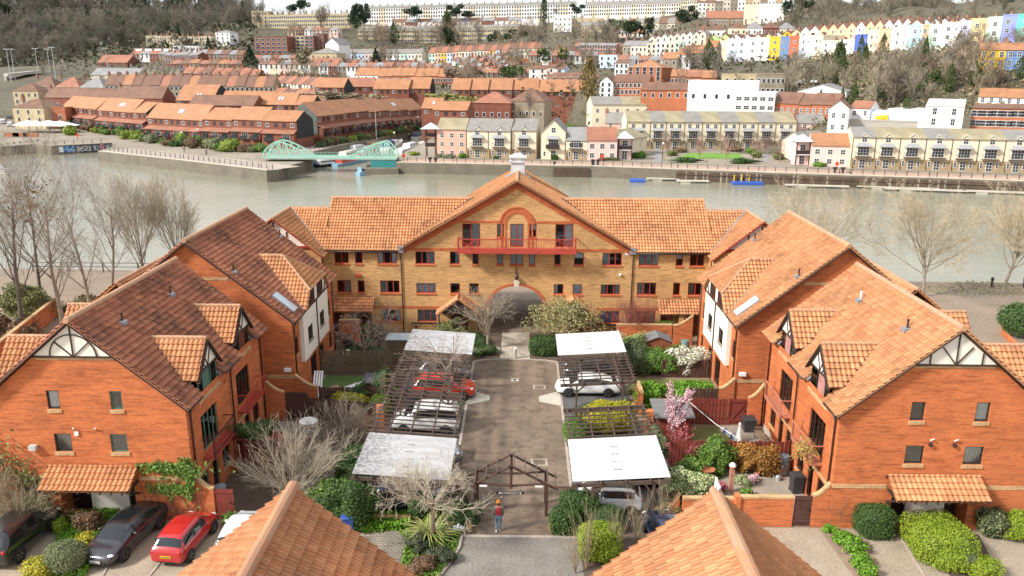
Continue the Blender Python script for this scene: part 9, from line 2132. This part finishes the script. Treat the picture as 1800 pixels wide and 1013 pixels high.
def boat(label,p,rz,L,W,hull,cabin,kind='cruiser',cover=None,mast=0,name='moored_boat'):
 O=thing(name,label,'boat',(p[0],p[1],ZW),'boats in the harbour',rz)
 mb=MB();st=[(-.5,.42,.95,0),(-.3,.5,.9,0),(.05,.5,.9,0),(.3,.40,1.0,.05),(.45,.18,1.15,.1),(.5,.03,1.25,.25)]if kind!='narrow' else[(-.5,.30,.8,.05),(-.47,.45,.75,0),(-.3,.5,.7,0),(.3,.5,.7,0),(.45,.42,.8,0),(.5,.08,1.0,.1)]
 for y,w,z,zb_ in st:mb.v+=[(-w*W,y*L,z),(-w*W*.8,y*L,zb_-.3),(w*W*.8,y*L,zb_-.3),(w*W,y*L,z)]
 for i in range(len(st)-1):
  for j in range(4):a=i*4+j;b=i*4+(j+1)%4;mb.f.append((a,b,b+4,a+4)[::-1]);mb.m.append(0)
 mb.f+=[(0,1,2,3),(len(mb.v)-1,len(mb.v)-2,len(mb.v)-3,len(mb.v)-4)];mb.m+=[0,0]
 def put(m,n,mat,par=O):o=m.build(n,mat,None);o.parent=par;return o
 put(mb,'hull',hull)
 mb=MB();h=1.5 if kind=='cruiser' else 1.25
 if kind=='narrow':mb.hexa([(-W*.4,-L*.4,.7),(W*.4,-L*.4,.7),(W*.4,L*.36,.75),(-W*.4,L*.36,.75),(-W*.33,-L*.4,1.75),(W*.33,-L*.4,1.75),(W*.33,L*.36,1.75),(-W*.33,L*.36,1.75)])
 else:mb.hexa([(-W*.4,-L*.22,.85),(W*.4,-L*.22,.85),(W*.3,L*.26,.9),(-W*.3,L*.26,.9),(-W*.32,-L*.2,.95+h*.7),(W*.32,-L*.2,.95+h*.7),(W*.24,L*.1,.95+h*.62),(-W*.24,L*.1,.95+h*.62)])
 cb=put(mb,'cabin',cabin);mb=MB()
 for s in(-1,1):
  for i in range(5 if kind=='narrow' else 3):
   y=(-.3+.13*i)*L if kind=='narrow' else(-.14+.1*i)*L;x=s*W*(.37 if kind=='narrow' else .355);mb.box(x-.04,y,1.15,x+.04,y+.7,1.5)
 put(mb,'cabin_window',WIN_D,cb)
 if cover:mb=MB();mb.hexa([(-W*.42,-L*.48,.95),(W*.42,-L*.48,.95),(W*.42,-L*.18,.95),(-W*.42,-L*.18,.95),(-W*.3,-L*.45,2.3),(W*.3,-L*.45,2.3),(W*.32,-L*.18,2.4),(-W*.32,-L*.18,2.4)]);put(mb,'canvas_cover',cover)
 if mast:
  mb=MB();mb.tube([(0,L*.1,.9),(0,L*.1,mast)],.07,6);put(mb,'mast',M('mast_alloy',(.55,.55,.52),var=0));mb=MB();mb.tube([(0,L*.1,2.2),(0,-L*.4,2.3)],.06,6);put(mb,'boom',MATS['mast_alloy'])
 return O
def bb(label,a,b,W,*k,**kw):
 A=G(*a,ZW+.5);B=G(*b,ZW+.5);c=(A+B)/2;boat(label,c,math.atan2(B.y-A.y,B.x-A.x)-math.pi/2,(B-A).length,W,*k,**kw)
bb('long blue narrowboat lying under the left end of the green bridge',(556,288),(493,304),2.3,BB,BB,'narrow')
bb('black and white barge under the middle of the green bridge',(553,291),(590,287),3.2,BBK,BW,'narrow');bb('blue hulled boat with a red cabin under the bridge',(588,290),(648,277),3.0,BSK,BRD,'narrow')
for lb,a,b,w,h,c,cv,ms in(('white cruiser nearest the bridge in the moored row',(604,268),(650,258),3.2,BW,BW,None,0),('white cruiser with tan deck in the moored row',(640,262),(676,252),3.2,BW,BWD,None,11),('white cruiser with a large navy canvas cover',(676,262),(706,248),3.4,BW,BW,BN,0),('white motor boat with dark windows behind the navy cover boat',(682,247),(716,238),3.4,BW,BW,None,0),('small boat with blue cover beside the pink tower house',(728,243),(748,236),3.0,BW,BB,BN,0),('long white boat nearest the quay garden',(700,266),(745,252),3.0,BW,BW,None,0),('grey boat at the far end of the inlet',(716,240),(744,231),3.0,BBK,BW,None,0),('wooden boat in the middle of the moored row',(660,253),(690,244),2.8,BWD,BWD,None,0),('cream barge beyond the green bridge',(585,281),(640,268),3.0,BW,M('boat_cream',(.6,.55,.42),var=.1),None,0)):
 bb(lb,a,b,w,h,c,cover=cv,mast=ms)
bb('small blue dinghy tied at the stone pier',(629,306),(640,304),1.6,BSK,BSK,name='moored_dinghy')
bb('white yacht with a mast cut by the left edge',(-28,297),(14,302),2.9,BW,BW,mast=9)
PON=M('pontoon_board',(.50,.46,.38),var=.2,scale=.5,fine=.3)
def pontoon(label,a,b,w=1.6):
 A=G(*a,ZW+.4);B=G(*b,ZW+.4);O=thing('floating_pontoon',label,'pontoon',tuple(A),'white pontoons along the right quay')
 mb=MB();mb.beam(A,B,w,.22);mb.build('deck',PON,O);n=max(2,int((B-A).length/6))
 for i in range(n):p=A.lerp(B,(i+.5)/n);mb=MB();q=(B-A).normalized()*1.1;mb.beam(p-q-Vector((0,0,.35)),p+q-Vector((0,0,.35)),w*.9,.45);mb.build('float',BBK if i%3==1 else PON,O)
pontoon('white pontoon left of the blue floating dock',(1137,314),(1208,314.5));pontoon('short low pontoon just right of the first',(1190,318),(1246,318.5));pontoon('thin walkway pontoon reaching to the blue dock',(1258,315.5),(1288,315.5),1.0);pontoon('white pontoon right of the blue dock',(1366,320),(1470,324));pontoon('white pontoon with a dark end in the middle of the right quay',(1380,325),(1492,328));pontoon('long white pontoon below the cream terrace',(1506,327),(1650,332));pontoon('second long white pontoon below the cream terrace',(1555,331),(1700,336));pontoon('white pontoon at the right edge of the harbour',(1690,335),(1830,340))
BD=M('dock_blue',(.03,.10,.42),rough=.5,var=.1);YEL=M('post_yellow',(.60,.36,.03),var=.05)
for lb,x0,x1,y,n in(('small blue floating dock of plastic cubes',1107,1134,317,0),('blue floating dock with four yellow posts',1287,1340,321.5,4)):
 A=G(x0,y,ZW+.3);B=G(x1,y+.6,ZW+.3);O=thing('floating_dock',lb,'dock',tuple(A),'blue docks');k=int((B-A).length/.6)
 mb=MB();mb.beam(A,B,2.4,.5);mb.build('deck',BD,O)
 for i in range(n):p=A.lerp(B,(i+.4)/n);mb=MB();mb.tube([p+Vector((0,1,0)),p+Vector((0,1,1.6))],.16,8);mb.build('post',YEL,O)
BUOY=M('lifebuoy_red',(.62,.06,.02),rough=.5,var=0)
for i,(px,py)in enumerate(((137,246),(710,284),(1058,285),(1470,299))):
 p=G(px,py,ZQ);O=thing('lifebuoy_post',['orange red lifebuoy post on the painted headland','orange red lifebuoy post by the right end of the bridge','orange red lifebuoy post before the pale pink house','orange red lifebuoy post right of the lawn'][i],'lifebuoy',tuple(p),'lifebuoy posts')
 mb=MB();mb.box(p.x-.06,p.y-.06,ZQ,p.x+.06,p.y+.06,ZQ+2.0);mb.build('post',BUOY,O);mb=MB();mb.lathe([(.22,-.06),(.42,-.08),(.42,.08),(.22,.06)],(p.x,p.y-.15,ZQ+1.4),16,axis='y');mb.build('ring',BUOY,O)
for i,(px,py)in enumerate(((756,286.5),(766,286.5),(1042,290),(1051,290.5),(1467,304),(1481,304.5))):
 p=G(px,py,ZQ);mb=MB();mb.lathe([(.25,0),(.22,.8),(.5,.9),(.5,1.25),(.2,1.3)],(p.x,p.y,ZQ),12);tag(mb.build('mooring_bollard',PIPE),'black quay bollard, %s from the left along the right quay'%nth(i),'bollard','black quay bollards')
LMP=M('lamp_steel',(.42,.43,.43),rough=.5,var=.05)
for i,(px,yt,yb,D)in enumerate(((16,87,137,430),(23,87,134,440),(65,86,132,450),(86,87,132,455),(95,84,136,430),(186,85,122,470))):
 p=AT(px+3,yb,D);h=AT(px,yt,D).z-p.z;O=thing('street_lamp','very tall grey lamp post by the left flyover, %s from the left'%nth(i),'street lamp',tuple(p),'tall lamp posts')
 mb=MB();mb.tube([(p.x,p.y,p.z-8),(p.x,p.y,p.z+h)],[.28,.12],6);mb.build('mast',LMP,O);mb=MB();mb.box(p.x-1.6,p.y-.3,p.z+h-.1,p.x+1.6,p.y+.3,p.z+h+.25);mb.build('lamp_head',LMP,O)
O=thing('flyover','pale concrete flyover crossing behind the lamp posts at the left','bridge',(-270,430,5));ps=[AT(10,132,440),AT(60,127,450),AT(100,128,455),AT(150,131,460)]
for a,b in zip(ps,ps[1:]):mb=MB();mb.beam(a,b,8,1.4);mb.build('deck',CONC,O)
for p in ps[:3]:mb=MB();mb.box(p.x-.8,p.y-.8,p.z-14,p.x+.8,p.y+.8,p.z-.7);mb.build('pier',CONC,O)
pr=[gz(-30,300),gz(26,300),gz(30,345),gz(28,400),gz(-10,420),gz(-60,400)]
structure(sheet('road',[tuple(p)[:2]for p in pr],ZQ+.06,FORE))
for i,(px,D,pm,sy)in enumerate(((4,372,P_RED,'hatch'),(18,330,P_NAV,'hatch'),(8,305,P_WHT,'van'),(20,292,P_WHT,'suv'))):
 p=gz(px,D,ZQ+.1);car(['red car on the road at the left edge','dark car coming down the road at the left edge','white van on the road beside the public house','white car near the outdoor tables at the left'][i],p.x,p.y,.3,sy,pm,far=True,group='cars on the far bank',z=p.z)
for i,(px,py,D,pm)in enumerate(((1375,144,292,P_GRY),(1405,146,285,P_WHT),(1430,145,284,P_WHT),(1478,138,284,P_BLK),(1012,212,None,P_GRY),(1024,211,None,P_BLK),(1020,219,None,P_SIL),(1038,215,None,P_BLK))):
 p=G(px,py,ZQ)if D is None else AT(px,py,D);z=ZQ+.05 if D is None else max(hgt(p.x,p.y)+.3,p.z-.5);car('small parked car beyond the quay houses, %s from the left'%nth([4,5,6,7,0,2,1,3][i]),p.x,p.y,1.2+i,'hatch',pm,far=True,group='cars on the far bank',z=z)
O=thing('awning','white tented awning over the public house terrace','awning',tuple(gz(60,268)))
for px,D,w in((52,270,4),(66,268,4),(88,270,5),(108,268,5)):
 p=gz(px,D);mb=MB();mb.v+=[(p.x-w,p.y-3,2.6),(p.x+w,p.y-3,2.6),(p.x+w,p.y+3,2.6),(p.x-w,p.y+3,2.6),(p.x,p.y,4.2)];mb.f+=[(0,1,4),(1,2,4),(2,3,4),(3,0,4),(3,2,1,0)];mb.m+=[0]*5;mb.build('canopy',WHITE,O)
 mb=MB();mb.box(p.x-.08,p.y-.08,0,p.x+.08,p.y+.08,2.7);mb.build('pole',TIMB,O)
for i,px in enumerate((20,36,54)):
 p=gz(px,252);mb=MB();mb.box(p.x-2.4,p.y,0,p.x+2.4,p.y+.4,1.5);tag(mb.build('brick_parapet',BRO),'short orange brick parapet by the lock, %s from the left'%nth(i),'wall')
O=thing('timber_jetty','dark timber landing stage at the far left of the harbour','jetty',tuple(G(20,264,ZW)));A=G(-30,270,-1.2);B=G(68,257,-1.2)
mb=MB();mb.beam(A,B,3,.8);mb.build('deck',BBK,O)
for i in range(10):p=A.lerp(B,i/9);mb=MB();mb.tube([p-Vector((0,0,3)),p+Vector((0,0,2.0))],.2,6);mb.build('pile',TQ,O)
rs2=random.Random(3);LS=[('dark green',L_DKG),('olive',L_OLV),('brown',L_BRN),('yellow green',L_LIME),('mid green',L_MID),('grey green',L_GREY)]
for i in range(30):
 t=i/29;px=158+t*305+rs2.uniform(-4,4);py=np.interp(px,[158,260,360,470],[232,250,262,270])+rs2.uniform(-3,2);nme,m=LS[rs2.randrange(6)];a=rs2.uniform(1.2,2.3)
 far_shrub('%s shrub, %s from the left before the brick terraces'%(nme,nth(i)),px,py,a,a*.8,a*rs2.uniform(1.0,1.7),m,150,.34,group='shrubs before the brick terraces')
for i in range(16):
 px=566+i*11;nme,m=LS[(0,1,2,0,1,3)[i%6]];far_shrub('%s shrub, %s from the left along the inlet walk'%(nme,nth(i)),px,np.interp(px,[566,740],[259,228]),1.6,1.2,rs2.uniform(1.4,2.4),m,130,.34,group='shrubs along the inlet walk')
for i,(px,py)in enumerate(((100,246),(84,226),(90,236))):far_shrub('%s round bush by the painted headland'%['lime','dark green','olive'][i],px+25,py-8,2.2,1.6,3.0,[L_LIME,L_DKG,L_OLV][i],220,.4)
PKT=M('pinkish_far_twigs',(.36,.21,.17),var=.2)
pk=PR[1][1].mesh('crown',PKT,uv=False)
for i,(px,py,h)in enumerate(((1122,272,5),(1172,268,5.5),(1230,279,5.5),(1268,270,5),(1276,280,5),(1330,276,5),(1345,272,4.5),(1372,284,5))):
 p=G(px,py,ZQ);r=bpy.data.objects.new('bare_tree',None);COL.objects.link(r);tag(r,'pinkish bare garden tree, %s from the left around the lawn'%nth(i),'tree','pinkish trees around the lawn')
 for nm,m in(('trunk',PRM[1][0]),('crown',pk)):o=link(nm,m);o.parent=r
 place(r,p,i*1.3,h/10.5*1.1)
for i,(px,py)in enumerate(((1164,285),(350,256),(694,262),(322,262),(735,228))):
 p=G(px,py,ZQ);O=thing('street_lamp','slim quay lamp post with a globe, %s'%['beside the left lawn path','before the middle brick terrace','beside the moored boats','near two strollers on the left quay','at the far end of the inlet walk'][i],'street lamp',tuple(p),'quay lamps')
 mb=MB();mb.tube([(p.x,p.y,ZQ),(p.x,p.y,ZQ+4.2)],[.09,.06],6);mb.build('post',PIPE,O);mb=MB();mb.ball((p.x,p.y,ZQ+4.4),.26);mb.build('globe',WHITE,O)
def stroller(label,px,py,top,leg):
 p=G(px,py,ZQ);O=thing('person',label,'person',(p.x,p.y,ZQ));
 skin('body',[(0,0,.9),(0,0,1.3),(0,0,1.5),(0,0,1.68),(.09,.02,.5),(.1,.1,.03),(-.09,-.02,.5),(-.1,-.12,.03),(.22,0,1.1),(.24,.08,.85),(-.22,0,1.1),(-.24,-.06,.85)],[(0,1),(1,2),(2,3),(0,4),(4,5),(0,6),(6,7),(1,8),(8,9),(1,10),(10,11)],[.13,.13,.05,.10,.08,.05,.08,.05,.05,.035,.05,.035],SKIN,O,sub=1)
 skin('coat',[(0,0,.8),(0,0,1.38),(.22,0,1.1),(.24,.08,.9),(-.22,0,1.1),(-.24,-.06,.9)],[(0,1),(1,2),(2,3),(1,4),(4,5)],[.17,.16,.07,.06,.07,.06],top,O,sub=1)
 skin('trousers',[(0,0,.88),(.09,.02,.5),(.1,.1,.06),(-.09,-.02,.5),(-.1,-.12,.06)],[(0,1),(1,2),(0,3),(3,4)],[.15,.1,.07,.1,.07],leg,O,sub=1)
stroller('small stroller in dark clothes on the left quay, left of two',324,268,M('dark_coat',(.03,.035,.05),var=0),JEAN);stroller('small stroller in a dark coat on the left quay, right of two',363,273,M('dark_coat',()),MATS['dark_coat']);stroller('small stroller in a pale top near the bridge',700,284,WHITE,JEAN)
SUN_EL=R_(38)
to_sun=Vector((-.90,-.42,0)).normalized()*math.cos(SUN_EL)+Vector((0,0,math.sin(SUN_EL)))
sd=bpy.data.lights.new('sun','SUN');sun=bpy.data.objects.new('sun',sd);COL.objects.link(sun)
sd.energy=3.0;sd.angle=R_(8);sd.color=(1,.965,.91)
sun.rotation_euler=to_sun.to_track_quat('Z','Y').to_euler()
w=bpy.data.worlds.new('World');scn.world=w;w.use_nodes=True
nt=w.node_tree;sk=nt.nodes.new('ShaderNodeTexSky');sk.sky_type='NISHITA';sk.sun_disc=False
sk.sun_elevation=SUN_EL;sk.sun_rotation=math.atan2(to_sun.x,to_sun.y);sk.altitude=50;sk.air_density=1.0;sk.dust_density=1.5;sk.ozone_density=1.0
bg=nt.nodes['Background'];bg.inputs[1].default_value=.13
tc=nt.nodes.new('ShaderNodeTexCoord');mp=nt.nodes.new('ShaderNodeMapping');mp.inputs['Scale'].default_value=(1,1,2.6);nt.links.new(tc.outputs['Generated'],mp.inputs[0])
nz=_n(nt,'ShaderNodeTexNoise',Scale=2.2,Detail=6,Roughness=.6);nt.links.new(mp.outputs[0],nz.inputs['Vector'])
cl=_ramp(nt,nz.outputs[0],[(.30,(.55,.55,.55)),(.62,(.95,.95,.95))])
nt.links.new(_mix(nt,cl,sk.outputs[0],(4.4,4.5,4.65)),bg.inputs[0])
vs=scn.view_settings;vs.view_transform='Standard';vs.look='None';vs.gamma=1;vs.exposure=1.0
scn.cycles.max_bounces=6;scn.cycles.diffuse_bounces=3;scn.cycles.glossy_bounces=3;scn.cycles.transparent_max_bounces=12
scn.cycles.use_denoising=True
